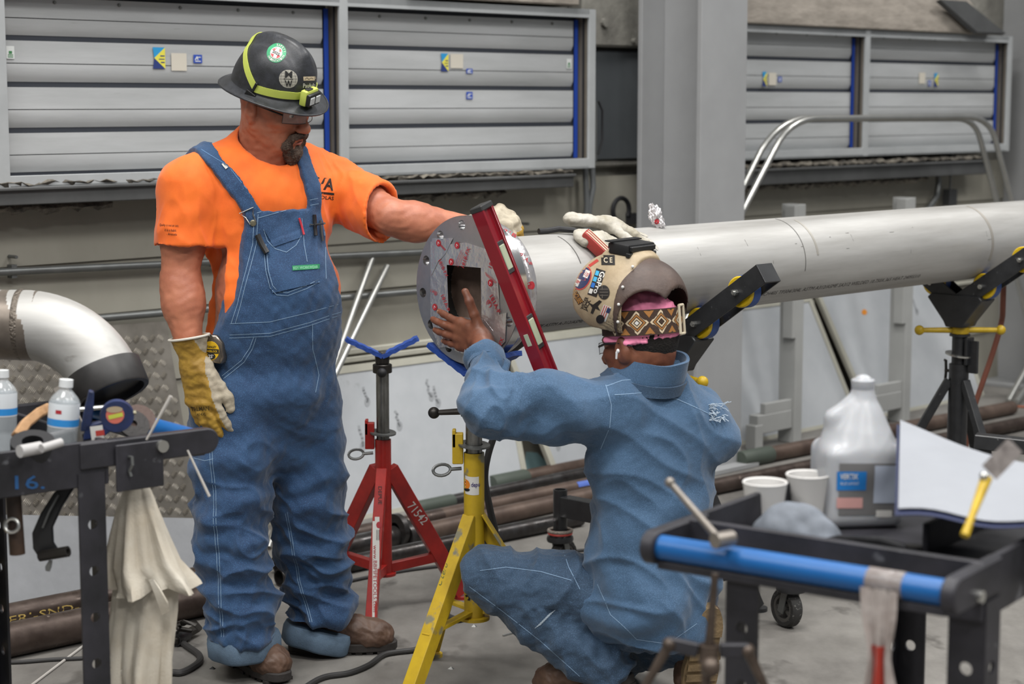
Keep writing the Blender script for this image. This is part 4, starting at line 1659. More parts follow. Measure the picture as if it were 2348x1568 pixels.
# ------------------------------------------------------------------ red spirit level leaning across the flange
lt, lb = V((-.078, 4.862, 1.356)), V((.142, 4.885, .795))
M_lvl = mat('red_level_paint', '#7e1420', rough=.28, var=.12, vscale=12, coat=.4)
M_lvl2 = mat('red_level_web', '#8d1a26', rough=.25, coat=.4)
M_vial = mat('vial_acrylic', '#a3aa92', rough=.15, coat=.5)
M_endcap = mat('level_end_cap', '#2c2c2c', rough=.5)
LV = thing('spirit_level', 'dark red spirit level leaning in front of the flange', 'level', lb)
ld = (lb - lt).normalized()
na = V((-.5, -.866, 0))
na = (na - ld * na.dot(ld)).normalized()
nb = ld.cross(na)
if nb.x < 0:
    nb = -nb
Llv = (lb - lt).length
LM = frame(lt, nb, na)   # x = nb (face with the vials), y = na (narrow face), z along +-ld
zs_ = 1 if (LM.to_3x3() @ V((0, 0, 1))).dot(ld) > 0 else -1
def lv(mb_pts):
    return mb_pts
mb = MB()
hx, hy = .030, .020
# I-beam section: narrow faces full, web recessed on the vial side
sec = [(-hx, hy), (hx, hy), (hx, hy - .010), (hx * .4, hy - .011), (hx * .4, -hy * 1 + .011), (hx, -hy + .010), (hx, -hy), (-hx, -hy)]
# x is depth here: swap so that the vial face (nb) is wide along na
sec = [(.018, .030), (.018, .021), (.009, .020), (.009, -.020), (.018, -.021), (.018, -.030), (-.018, -.030), (-.018, .030)]
mb.prism(sec, 0, zs_ * Llv, LM)
obj('body', mb, M_lvl, LV, world=True, bevel=.001)
mb = MB()
mb.prism([(.0195, .0315), (.0195, -.0315), (-.0195, -.0315), (-.0195, .0315)], -zs_ * .012, zs_ * .004, LM)
obj('end_cap', mb, M_endcap, LV, world=True, bevel=.003)
mb = MB()
mb.prism([(.0195, .0315), (.0195, -.0315), (-.0195, -.0315), (-.0195, .0315)], zs_ * (Llv - .004), zs_ * (Llv + .012), LM)
obj('end_cap', mb, M_endcap, LV, world=True, bevel=.003)
for f, hl in ((.23, .034), (.58, .036), (.92, .034)):
    z = zs_ * Llv * f
    mb = MB()
    mb.box((.0115, 0, z), (.006, .038, hl * 2 + .022), LM)
    q = obj('vial_housing', mb, M_endcap, LV, world=True, bevel=.002)
    mb = MB()
    mb.box((.0135, 0, z), (.006, .028, hl * 2), LM)
    obj('vial', mb, M_vial, q, world=True, bevel=.002)
mb = MB()
mb.box((.0, .0292, zs_ * Llv * .60), (.014, .003, .034), LM)
obj('top_vial', mb, M_vial, LV, world=True, bevel=.001)
# ------------------------------------------------------------------ helpers for the two workers
def arr(p):
    return np.array([p[0], p[1], p[2]], float)

def join(meshes):
    Ps, Qs, k = [], [], 0
    for P, Q in meshes:
        Ps.append(P)
        Qs.append(Q + k)
        k += len(P)
    return np.concatenate(Ps), np.concatenate(Qs)

class Frame:
    """origin + forward, left, up axes; w(f, l, u) gives world"""
    def __init__(s, o, f, up=(0, 0, 1)):
        s.o = V(o)
        s.f = V(f).normalized()
        u = V(up)
        s.l = u.cross(s.f).normalized()
        s.u = s.f.cross(s.l).normalized()
    def w(s, f, l, u):
        return arr(s.o + s.f * f + s.l * l + s.u * u)
    @property
    def R(s):
        return Matrix((s.f, s.l, s.u)).transposed()
    def M(s, f=0, l=0, u=0):
        m = s.R.to_4x4()
        m.translation = s.o + s.f * f + s.l * l + s.u * u
        return m

def hand_prims(W, d, n, th, curls, spread=.0, sc=1.0, fat=1.0, thumb=((.55, .8, -.1), (.75, .6, -.2)), lens=(.93, 1.04, .97, .78), palm_len=.092):
    """list of (prim, k) for a hand: W wrist, d to the fingers, n out of the back of the hand, th to the thumb side.
    curls = per finger (a1, a2, a3) bends towards the palm"""
    W, d, n, th = V(W), V(d).normalized(), V(n), V(th)
    n = (n - d * n.dot(d)).normalized()
    th0 = d.cross(n)
    th = th0 if th0.dot(th) > 0 else -th0
    pr = []
    offs = (.031, .0105, -.0105, -.030)
    rad = (.0092, .0096, .0092, .0080)
    tips = []
    for i in range(4):
        k0 = W + th * offs[i] * .62 * sc + d * .012 * sc
        kn = W + d * (palm_len + (-.002, .003, .0, -.009)[i]) * sc + th * offs[i] * sc + n * (.003 if i in (1, 2) else 0) * sc
        pr.append((cone(arr(k0 - n * .004 * sc), arr(kn - n * .003 * sc), .0155 * sc * fat, .0125 * sc * fat), .012))
        a = 0.0
        p = kn
        fd0 = (d + th * spread * (1.2, .3, -.5, -1.3)[i]).normalized()
        r = rad[i] * fat * sc
        for j, (L, c) in enumerate(zip((.046, .029, .023), curls[i])):
            a += c
            dd = fd0 * math.cos(a) - n * math.sin(a)
            q = p + dd * L * lens[i] * sc
            pr.append((cone(arr(p), arr(q), r * (1.0, .93, .88)[j], r * (.93, .88, .74)[j]), .004 if j else .007))
            p = q
        tips.append((p, dd, fd0))
    # heel of the hand and thumb
    pr.append((cone(arr(W + d * .02 * sc + th * .014 * sc - n * .008 * sc), arr(W + d * .055 * sc + th * .026 * sc - n * .008 * sc), .018 * sc * fat, .013 * sc * fat), .014))
    b = W + d * .022 * sc + th * .026 * sc - n * .006 * sc
    r = .0112 * fat * sc
    p = b
    for j, (L, (a, t_, nn)) in enumerate(zip((.042, .036, .028), (thumb[0], thumb[0] if len(thumb) < 3 else thumb[1], thumb[-1]))):
        dd = (d * a + th * t_ + n * nn).normalized()
        q = p + dd * L * sc
        pr.append((cone(arr(p), arr(q), r * (1.15, 1.0, .95)[j], r * (1.0, .95, .75)[j]), .010 if j == 0 else .004))
        p = q
    tips.append((p, dd, d))
    return pr, tips

def put(field, prims):
    for p, k in prims:
        field.union(p, k)
    return field

def polyline(pts, step=.008):
    out = []
    for a, b in zip(pts[:-1], pts[1:]):
        n = max(1, int(math.dist(a, b) / step))
        out += [(a[0] + (b[0] - a[0]) * i / n, a[1] + (b[1] - a[1]) * i / n) for i in range(n)]
    out.append(tuple(pts[-1]))
    return out

def view_frame(px, py, Y):
    """plane facing the camera at a photo point: x right, y up"""
    d = V(ray(px, py)).normalized()
    x = V((1, 0, 0))
    return frame(at(px, py, Y), x, V((0, 0, 1)) - d * d.z)

def quad_shape(c, n=8, m=8):
    """bilinear patch between 4 corners (bl, br, tr, tl)"""
    vs = []
    for j in range(m + 1):
        for i in range(n + 1):
            u, v = i / n, j / m
            vs.append(tuple((1 - u) * (1 - v) * c[0][q] + u * (1 - v) * c[1][q] + u * v * c[2][q] + (1 - u) * v * c[3][q] for q in (0, 1)))
    return vs, rect_shape(1, 1, n, m)[1]

def px_shape(pts_px, origin, Y):
    """photo pixels -> local plane coordinates of view_frame(origin)"""
    o = at(origin[0], origin[1], Y)
    s = 1.0 / ((FPX / (o.y * math.cos(PITCH) - (o.z - CAMZ) * math.sin(PITCH))))
    return [((p[0] - origin[0]) * s, -(p[1] - origin[1]) * s) for p in pts_px]

def seam(name, pts_px, Y, bv, m, parent, w=.0022, lift=.0012):
    o = pts_px[len(pts_px) // 2]
    sh = line_shape(polyline(px_shape(pts_px, o, Y), .010), w)
    return decal(name, sh, view_frame(o[0], o[1], Y), bv, m, parent, lift, .25)

def patch(name, quad_px, Y, bv, m, parent, lift=.004, n=12, mm=12):
    """quad_px corners: bl, br, tr, tl in photo pixels"""
    cx = sum(q[0] for q in quad_px) / 4
    cy = sum(q[1] for q in quad_px) / 4
    sh = quad_shape(px_shape(quad_px, (cx, cy), Y), n, mm)
    return decal(name, sh, view_frame(cx, cy, Y), bv, m, parent, lift, .25)

M_skin1 = mat('tanned_skin', '#b8765a', rough=.5, var=.18, vscale=16, col2='#a5644c', bump=.06, bscale=220, sss=.12)
M_skin2 = mat('brown_skin', '#7b4c36', rough=.48, var=.2, vscale=18, col2='#663b2a', bump=.06, bscale=220, sss=.08)
M_denim = mat('blue_denim', '#28496e', rough=.8, var=.5, vscale=9, col2='#193457', contrast=.15, speck='#30537a', speck_scale=420, speck_amt=.54, bump=.2, bscale=420, sheen=.2)
M_denim_lt = mat('faded_denim', '#3d5b79', rough=.8, var=.45, vscale=7, col2='#2c4863', contrast=.15, speck='#42607f', speck_scale=420, speck_amt=.52, bump=.2, bscale=420, sheen=.2)
M_denim_dk = mat('jeans_denim', '#334b64', rough=.8, var=.5, vscale=6, col2='#21354a', contrast=.15, speck='#3d5670', speck_scale=420, speck_amt=.54, bump=.2, bscale=420, sheen=.15)
M_cuff = mat('denim_wrong_side', '#647a90', rough=.85, var=.25, vscale=30, bump=.25, bscale=400)
M_stitch = mat('pale_stitching', '#7892ad', rough=.8)
M_orangeshirt = mat('orange_shirt', '#f2711a', rough=.75, var=.12, vscale=9, col2='#e56413', bump=.05, bscale=300, sheen=.2)
M_boot = mat('brown_leather', '#5f4738', rough=.55, var=.35, vscale=14, col2='#49352a', bump=.15, bscale=90)
M_sole = mat('boot_sole', '#2f2b29', rough=.8, bump=.2, bscale=60)
M_brass = mat('brass_button', '#8f8a76', rough=.35, metal=.8)
M_steelhw = mat('steel_hardware', '#8f8f8c', rough=.3, metal=.85)
M_beard = mat('beard_hair', '#3b2c25', rough=.85, var=.5, vscale=60, col2='#6d5c50', bump=.9, bscale=160, stretch=(1, 1, .35))
M_hair = mat('black_hair', '#17120f', rough=.9, bump=.6, bscale=200)
M_glove = mat('gold_leather', '#b08c34', rough=.6, var=.45, vscale=13, col2='#8d6c27', bump=.25, bscale=60)
M_glove2 = mat('pale_leather', '#b6ac98', rough=.7, var=.4, vscale=14, col2='#8f8472', bump=.25, bscale=60)
M_plastic = mat('black_plastic', '#1b1b1c', rough=.4)
M_glass = mat('clear_lens', '#dfe4e6', rough=.05, alpha=.10, spec=.6)
M_lip = mat('lips', '#9d5f50', rough=.5)

def wrinkle(P, Q, terms):
    """terms: (amp, wavelength(s), seed, mask or None, sharp)"""
    N = vnormals(P, Q)
    d = np.zeros(len(P))
    for amp, sc, seed, mask, sharp in terms:
        w = wave(P, sc, seed)
        if sharp:
            w = (1 - np.abs(np.clip(w, -1, 1))) ** 2 * 1.7 - .55
        d += amp * w * (1 if mask is None else mask(P))
    return P + N * d[:, None]

def boot(person, heel, toe_dir, name='boot', pitch=0.0, L=.30, M=None):
    """work boot; heel = ground point under the heel, toe_dir horizontal"""
    fr = Frame(heel, toe_dir)
    if M is not None:
        fr.f, fr.l, fr.u = [V(c) for c in M]
    elif pitch:
        f2 = (fr.f * math.cos(pitch) - V((0, 0, 1)) * math.sin(pitch)).normalized()
        fr.f = f2
        fr.u = fr.f.cross(fr.l)
    c = [fr.w(a, b, z) for a in (-.08, L + .06) for b in (-.12, .12) for z in (-.03, .27)]
    lo, hi = np.min(c, 0), np.max(c, 0)
    F = Field(lo, hi, .0042)
    F.chain([fr.w(.05, 0, .055), fr.w(.12, 0, .075), fr.w(.19, 0, .058), fr.w(L - .052, 0, .048)], [.046, .046, .046, .047], .03, (tuple(fr.l), .92))
    F.union(cone(fr.w(L - .075, -.008, .045), fr.w(L - .075, .012, .045), .045, .045), .02)
    F.union(cone(fr.w(.055, 0, .07), fr.w(.06, 0, .19), .049, .052), .03)
    F.union(cone(fr.w(.06, 0, .185), fr.w(.058, 0, .20), .056, .056), .01)
    cutp = fr
    o3, u3 = arr(fr.o), arr(fr.u)
    F.keep(lambda X, Y, Z: -((X - o3[0]) * u3[0] + (Y - o3[1]) * u3[1] + (Z - o3[2]) * u3[2] - .024))
    P, Q = F.mesh(2)
    P = wrinkle(P, Q, [(.0022, .05, 3, None, False), (.0012, .02, 9, None, False)])
    up = npmesh(name, P, Q, M_boot, person)
    # sole: shaped outline with a heel notch and lugs
    mb = MB()
    out = []
    for i in range(28):
        t = 2 * math.pi * i / 28
        x = L / 2 - .005 + (L / 2 + .008) * math.cos(t)
        wdt = (.046 + .010 * (x / L)) * (1 - .22 * math.exp(-((x - .11) / .045) ** 2))
        out.append((x, wdt * math.copysign(abs(math.sin(t)) ** .7, math.sin(t))))
    T = fr.M()
    mb.prism(out, .008, .034, T)
    so = obj('sole', mb, M_sole, up, world=True, bevel=.003)
    mb = MB()
    mb.prism([(x, y * .97) for x, y in out if x < .095], 0, .009, T)
    obj('heel_lug', mb, M_sole, up, world=True)
    for k in range(5):
        mb = MB()
        mb.box((.135 + k * .032, 0, .005), (.019, .088, .0095), T)
        obj('tread_lug', mb, M_sole, up, world=True)
    # lacing with metal eyelets
    bv = bvh_of(up)
    for k in range(4):
        xx, zz = .145 - k * .018, .13 + k * .022
        for sg in (-1, 1):
            p0 = fr.o + fr.f * (xx + .04) + fr.l * sg * .022 + fr.u * (zz + .03)
            h = bv.ray_cast(p0, -(fr.f * .5 + fr.u).normalized(), .2)
            if h[0] is None:
                continue
            mb = MB()
            Mx = basis(h[1]).to_4x4()
            Mx.translation = h[0]
            mb.torus((0, 0, .001), .0042, .0016, Mx, 10, 6)
            obj('eyelet', mb, M_steelhw, up, world=True)
    return up
# ------------------------------------------------------------------ standing worker in orange shirt and denim overalls
MAN = thing('person', 'standing worker in orange shirt, denim overalls and black hard hat, hand on the pipe', 'person', (-.67, 5.29, 0))
tf = V((.57, -.82, 0)).normalized()              # the way the chest faces
TF = Frame((-.698, 5.29, 0), tf)
def A(px, py, Y):
    return arr(at(px, py, Y))

shR, elR, wrR = A(432, 428, 5.17), A(412, 645, 5.15), A(441, 842, 5.10)
shL, elL, wrL = A(765, 428, 5.41), A(898, 498, 5.27), A(1078, 522, 5.345)

# head: forward axis turned right and bowed
hd = V((.87, -.5, -.33)).normalized()
HF = Frame(at(628, 236, 5.225), hd, (-.03, -.19, .97))
h = HF.w

def torso_prims(F, g=0.0, sleeves=True):
    """chest, belly and shoulders; g grows everything"""
    R = TF.R
    F.union(ball(TF.w(.005, 0, 1.33), (.130 + g, .178 + g, .185 + g), R), .03)
    F.union(ball(TF.w(.045, 0, 1.10), (.146 + g, .194 + g, .20 + g), R), .06)
    F.union(ball(TF.w(.015, 0, .95), (.138 + g, .192 + g, .16 + g), R), .06)
    F.union(cone(TF.w(.03, -.075, 1.37), TF.w(.03, -.09, 1.30), .095 + g, .085 + g), .05)
    F.union(cone(TF.w(.03, .075, 1.37), TF.w(.03, .09, 1.30), .095 + g, .085 + g), .05)
    nb = TF.w(-.02, 0, 1.50)
    F.union(cone(nb, shR + (TF.w(0, 0, 0) - TF.w(0, 0, 0)), .068 + g, .075 + g), .05)
    F.union(cone(nb, shL, .068 + g, .072 + g), .05)
    return F

# --- bare skin: head, neck, arms (one body)
F = Field(np.minimum(h(-.16, -.16, -.28), h(.2, .16, .2)) - .06, np.maximum(h(-.16, .16, -.28), h(.2, .16, .2)) + .06, .0027)
Rh = HF.R
F.union(ball(h(-.018, 0, .045), (.100, .078, .088), Rh), 0)
F.union(ball(h(.03, 0, -.025), (.068, .064, .098), Rh), .03)
F.union(cone(h(.0, .052, -.05), h(.055, .028, -.098), .026, .022), .03)
F.union(cone(h(.0, -.052, -.05), h(.055, -.028, -.098), .026, .022), .03)
F.union(ball(h(.083, 0, -.102), (.02, .024, .02), Rh), .02)
for s in (-1, 1):
    F.union(ball(h(.058, s * .042, -.022), (.030, .024, .024), Rh), .02)
    F.cut(ball(h(.100, s * .031, .003), (.013, .019, .013), Rh), .012)
    F.union(ball(h(.078, s * .031, .002), .0135), .003)
    F.union(cone(h(.089, s * .012, .024), h(.078, s * .048, .020), .011, .009), .014)
    F.union(ball(h(.106, s * .0125, -.042), (.011, .0085, .008), Rh), .007)
    # ear
    F.union(ball(h(-.012, s * .083, -.010), (.018, .011, .030), Rh), .005)
    F.cut(ball(h(-.004, s * .096, -.004), (.010, .009, .019), Rh), .003)
    F.union(cone(h(-.004, s * .079, -.034), h(-.008, s * .080, -.040), .008, .007), .006)
F.union(cone(h(.092, 0, .012), h(.119, 0, -.034), .0095, .0125), .012)
F.union(ball(h(.119, 0, -.038), (.0135, .0125, .0105), Rh), .008)
F.union(cone(h(.098, -.018, -.070), h(.098, .018, -.070), .0068, .0068), .006)
F.union(cone(h(.094, -.016, -.083), h(.094, .016, -.083), .0078, .0078), .006)
F.cut(cone(h(.108, -.024, -.0765), h(.108, .024, -.0765), .0035, .0035), .004)
nk = TF.w(-.02, 0, 1.44)
F.union(cone(h(-.028, 0, -.04), nk, .062, .078), .04)
F.union(cone(h(.015, 0, -.10), TF.w(.035, 0, 1.43), .038, .045), .04)
headm = F.mesh(2)

lo = np.min([shR, elR, wrR, shL, elL, wrL, TF.w(0, 0, .85), TF.w(.1, .2, 1)], 0) - .16
hi = np.max([shR, elR, wrR, shL, elL, wrL, TF.w(.1, .2, 1.4)], 0) + .16
F = Field(lo, hi, .0052)
torso_prims(F, -.022)
def arm(F, s, e, w, r):
    s, e, w = V(s), V(e), V(w)
    m1 = s.lerp(e, .55)
    f1 = e.lerp(w, .28)
    F.chain([arr(s), arr(m1), arr(e)], [r[0], r[1], r[2]], .02)
    F.chain([arr(e), arr(f1), arr(w)], [r[2], r[3], r[4]], .02)
arm(F, shR, elR, wrR, (.062, .062, .050, .052, .030))
F.union(ball(elR + np.array([.012, -.01, -.045]), (.054, .05, .08)), .03)
arm(F, shL, elL, wrL, (.062, .060, .049, .051, .033))
F.union(ball((elL * .7 + wrL * .3) + np.array([0, 0, -.012]), (.07, .045, .046)), .03)
armsm = F.mesh(3)
P, Q = join([headm, armsm])
N = vnormals(P, Q)
P = P + N * (wave(P, .03, 4) * .0008)[:, None]
skin = npmesh('body', P, Q, M_skin1, MAN)

# --- beard, brows, mouth
F = Field(h(.03, -.06, -.17).clip(-9, 9) - .08, h(.12, .06, -.03) + .08, .0022)
for s in (-1, 1):
    F.union(cone(h(.110, s * .003, -.057), h(.098, s * .027, -.066), .0095, .008), .006)
    F.union(cone(h(.098, s * .027, -.066), h(.086, s * .032, -.092), .009, .0105), .008)
    F.union(cone(h(.084, s * .030, -.094), h(.076, s * .014, -.125), .013, .012), .012)
F.union(ball(h(.092, 0, -.116), (.020, .026, .024), Rh), .012)
F.union(ball(h(.088, 0, -.138), (.014, .020, .018), Rh), .012)
F.union(cone(h(.101, 0, -.094), h(.098, 0, -.11), .006, .012), .006)
P, Q = F.mesh(1)
P = wrinkle(P, Q, [(.0016, (.008, .008, .03), 2, None, True), (.0012, .006, 6, None, False)])
npmesh('goatee', P, Q, M_beard, MAN)
for s in (-1, 1):
    mb = MB()
    mb.tube([h(.103, s * .014, .026), h(.100, s * .03, .032), h(.087, s * .047, .028)], [.0035, .0042, .002], 8)
    obj('eyebrow', mb, M_beard, MAN, world=True)
    mb = MB()
    mb.sphere(h(.0845, s * .031, .001), .0098, 14, 10)
    e = obj('eye', mb, mat('eye_white', '#cfc6bf', rough=.2), MAN, world=True)
    mb = MB()
    mb.sphere(h(.0912, s * .031, -.001), .0048, 12, 8)
    obj('iris', mb, mat('dark_iris', '#2c2019', rough=.2), e, world=True)
mb = MB()
mb.tube([h(.1035, -.02, -.071), h(.1065, 0, -.0695), h(.1035, .02, -.071)], [.002, .0042, .002], 8)
mb.tube([h(.1005, -.018, -.0835), h(.1035, 0, -.085), h(.1005, .018, -.0835)], [.002, .0052, .002], 8)
obj('lips', mb, M_lip, MAN, world=True)

# --- safety glasses
GL = bpy.data.objects.new('safety_glasses', None)
COL.objects.link(GL)
GL.parent = MAN
for s in (-1, 1):
    g = []
    for j in range(5):
        g.append([h(.1215 - 9 * y * y, s * y, .012 - .030 * j / 4) for y in [.006 + .058 * i / 8 for i in range(9)]])
    mb = MB()
    mb.sheet(g, .0016)
    obj('lens', mb, M_glass, GL, world=True)
    mb = MB()
    rim = [g[0][i] for i in range(9)] + [g[j][8] for j in range(1, 5)] + [g[4][i] for i in range(7, -1, -1)]
    mb.tube(rim, .0011, 6)
    obj('rim', mb, mat('glasses_rim', '#3b2a22', rough=.3), GL, world=True)
    mb = MB()
    mb.tube([g[1][8], h(.06, s * .078, .010), h(-.002, s * .083, .012), h(-.02, s * .081, -.002)], [.0022, .0026, .0026, .002], 8)
    obj('temple_arm', mb, M_plastic, GL, world=True)

# --- black full-brim hard hat with headlamp
HT = Frame(HF.o + HF.u * .043 - HF.f * .012, HF.f * 1.0 + HF.u * -.02, HF.u)
hatr = bpy.data.objects.new('hard_hat', None)
COL.objects.link(hatr)
hatr.parent = MAN
hatr['label'] = 'black full-brim hard hat with stickers and headlamp'
M_hat = mat('black_hat_shell', '#232426', rough=.42, var=.4, vscale=40, col2='#33353a', bump=.06, bscale=300, stretch=(1, .3, 1))
def hat_pt(t, v):
    """t around (0 = front), v 0 brim edge .. 1 crown"""
    ct, st = math.cos(t), math.sin(t)
    if v < .34:
        q = v / .34
        a = .160 + (.120 - .160) * q + (.012 if ct > 0 else .006) * ct * (1 - q)
        b = .132 + (.104 - .132) * q
        z = -.010 + .016 * q ** 1.4 - .012 * (1 - q) * (ct * ct) + .004 * (1 - q)
        return (a * ct, b * st, z)
    q = (v - .34) / .66
    ph = q * math.pi / 2
    z = .006 + .134 * math.sin(ph) ** .92
    k = math.cos(ph) ** .72 if q < 1 else 0
    a, b = .122 * k, .104 * k
    y = b * st
    x = a * ct
    ridge = .014 * math.exp(-(y / .024) ** 4) * min(1, q * 2.2) * (1 if x < .085 else max(0, 1 - (x - .085) * 40))
    step = -.006 * math.exp(-((abs(y) - .040) / .010) ** 2) * min(1, q * 2) * (1 if x > -.05 else .3)
    return (x + .012 * min(1, q * 3), y, z + ridge + step)
mb = MB()
nt, nv = 72, 40
vs = [HT.w(*hat_pt(2 * math.pi * i / nt, j / nv)) for j in range(nv + 1) for i in range(nt)]
fs = [(j * nt + i, j * nt + (i + 1) % nt, (j + 1) * nt + (i + 1) % nt, (j + 1) * nt + i) for j in range(nv) for i in range(nt)]
mb.add(vs, fs)
inn = [HT.w(*(V(hat_pt(2 * math.pi * i / nt, j / 12 * .34)) + V((0, 0, -.0035)))) for j in range(13) for i in range(nt)]
fs = [(j * nt + (i + 1) % nt, j * nt + i, (j + 1) * nt + i, (j + 1) * nt + (i + 1) % nt) for j in range(12) for i in range(nt)]
mb.add(inn, fs)
k0 = (nv + 1) * nt
mb.f += [((i + 1) % nt, i, k0 + i, k0 + (i + 1) % nt) for i in range(nt)]
shell = obj('shell', mb, M_hat, hatr, world=True, angle=40)
bvh_hat = bvh_of(shell)
mb = MB()
mb.tube([HT.w(*(V(hat_pt(2 * math.pi * i / 48, 0)) + V((0, 0, -.001)))) for i in range(48)], .0032, 8, closed=True)
obj('brim_edge', mb, M_hat, hatr, world=True)
# lime strap: along the dome at a slant, back up to the crown's rear
M_lime = mat('lime_strap', '#bcc75a', rough=.6, var=.1, vscale=20)
def hat_band(f, n, w, m, name, lift=.0022):
    """f(s) -> (t, v) centre line"""
    rows = []
    for j in (-1, -.33, .33, 1):
        row = []
        for i in range(n + 1):
            t, v = f(i / n)
            p = V(HT.w(*hat_pt(t, v + j * w)))
            c = V(HT.w(0, 0, .03))
            row.append(p + (p - c).normalized() * lift)
        rows.append(row)
    mb = MB()
    mb.sheet(rows, .0022)
    return obj(name, mb, m, hatr, world=True)
hat_band(lambda s: (-1.45 + 2.9 * s, .385), 40, .030, M_lime, 'lamp_strap')
hat_band(lambda s: (-1.42 - 1.75 * s, .39 + .33 * math.sin(s * math.pi / 2)), 26, .034, M_lime, 'lamp_strap')
hat_band(lambda s: (1.42 + 1.75 * s, .39 + .33 * math.sin(s * math.pi / 2)), 26, .034, M_lime, 'lamp_strap')
for s_ in (-1, 1):
    p = V(HT.w(*hat_pt(s_ * 1.43, .38)))
    c = V(HT.w(0, 0, .03))
    o_ = (p - c).normalized()
    mb = MB()
    Mx = frame(p + o_ * .004, HT.f * .4 + HT.u, HT.u.cross(o_))
    mb.box((0, 0, 0), (.042, .007, .006), Mx)
    mb.box((-.022, .0, -.002), (.022, .03, .008), Mx)
    obj('strap_clip', mb, M_plastic, hatr, world=True, bevel=.001)
# headlamp on the front
p = V(HT.w(*hat_pt(-.10, .38)))
LM2 = frame(p + HT.f * .014 - HT.l * .004, -HT.l * 1.0 + HT.f * .12 , HT.u)   # x = right of wearer, y up, z = ?
zf = 1 if (LM2.to_3x3() @ V((0, 0, 1))).dot(HT.f) > 0 else -1
mb = MB()
mb.box((0, .002, 0), (.064, .044, .022), LM2)
lampo = obj('headlamp', mb, M_lime, hatr, world=True, bevel=.006, seg=2)
mb = MB()
mb.box((0, -.001, zf * .013), (.058, .034, .016), LM2)
obj('lamp_housing', mb, M_plastic, hatr, world=True, bevel=.004, seg=2)
for x in (-.0135, .0145):
    mb = MB()
    mb.box((x, -.002, zf * .0215), (.022, .022, .004), LM2)
    obj('lamp_lens', mb, mat('lamp_lens', '#c4c8c8', rough=.15, metal=.3), hatr, world=True, bevel=.003)
mb = MB()
mb.box((.008, .0255, zf * .002), (.026, .004, .012), LM2)
obj('lamp_button', mb, M_plastic, hatr, world=True, bevel=.001)
# stickers
M_cream2 = mat('sticker_cream', '#c8b79a', rough=.6)
M_stkgreen = mat('ring_green', '#2a9362', rough=.5)
M_stkred = mat('cross_red', '#c23d44', rough=.5)
M_stksilver = mat('globe_silver', '#a9a69b', rough=.5)
def hat_mark(name, shape, px, py, m, lift, rot=0.0):
    M = view_frame(px, py, 5.05) @ Matrix.Rotation(rot, 4, 'Z')
    return decal(name, shape, M, bvh_hat, m, hatr, lift, .4)
hat_mark('safety_sticker', disc_shape(.0262, .0262, 30, 4), 627, 121, M_stkgreen, .0008)
hat_mark('safety_sticker', disc_shape(.0165, .0165, 26, 3), 627, 121, M_label, .0013)
hat_mark('safety_sticker', disc_shape(.0145, .0145, 26, 3), 627, 121, M_stkred, .0017)
hat_mark('safety_sticker', merge(rect_shape(.0095, .028, 3, 8), rect_shape(.028, .0095, 8, 3)), 627, 121, M_label, .0022, -.25)
hat_mark('sticker_print', fit(text_shape('2025', 1, .03), .021, .0075), 627, 121, M_ink, .0027, -.45)
def ring_text(txt, r, a0, da):
    out = []
    for i, ch in enumerate(txt):
        a = a0 - da * i
        out.append(shift(fit(text_shape(ch, 1, .02), .0045, .0062), r * math.cos(a), r * math.sin(a), a - math.pi / 2))
    return merge(*out)
hat_mark('sticker_print', ring_text('SAFETY', .0213, 1.55, .28), 627, 121, M_label, .0016)
def ring_text2(txt, r, a0, da):
    out = []
    for i, ch in enumerate(txt):
        a = a0 + da * i
        out.append(shift(fit(text_shape(ch, 1, .02), .0042, .0058), r * math.cos(a), r * math.sin(a), a + math.pi / 2))
    return merge(*out)
hat_mark('sticker_print', ring_text2('ORIENTATION', .0213, 3.6, .225), 627, 121, M_label, .0016)
hat_mark('globe_sticker', disc_shape(.0245, .0245, 30, 4), 656, 181, M_stksilver, .0008)
gr = []
for k in (-.016, -.008, 0, .008, .016):
    q = math.sqrt(max(0, .0238 ** 2 - k * k))
    gr.append(line_shape(polyline([(-q, k), (q, k)], .006), .0007))
    gr.append(line_shape(polyline([(k * 1.05, -q), (k * 1.25, 0), (k * 1.05, q)], .006), .0007))
hat_mark('sticker_print', merge(*gr), 656, 181, mat('grid_grey', '#6e6c66', rough=.6), .0013)
hat_mark('sticker_print', merge(shift(fit(text_shape('M', 1, .02), .019, .018), .001, .012), shift(fit(text_shape('W', 1, .02), .019, .018), .001, -.013), line_shape([(-.011, -.0005), (.012, -.0005)], .0018)), 656, 181, M_ink, .0017, -.05)
hat_mark('name_tape', rect_shape(.034, .011, 12, 4), 704, 180, M_cream2, .0010, .03)
hat_mark('sticker_print', line_shape([(-.013, -.002), (-.008, .002), (-.004, -.002), (.002, .001), (.006, -.001), (.013, .001)], .0011), 704, 180, M_ink, .0016)
hat_mark('sticker_print', fit(text_shape('Pauluhn', 1, .01, shear=.2), .034, .012), 702, 196, M_label, .0012, .05)

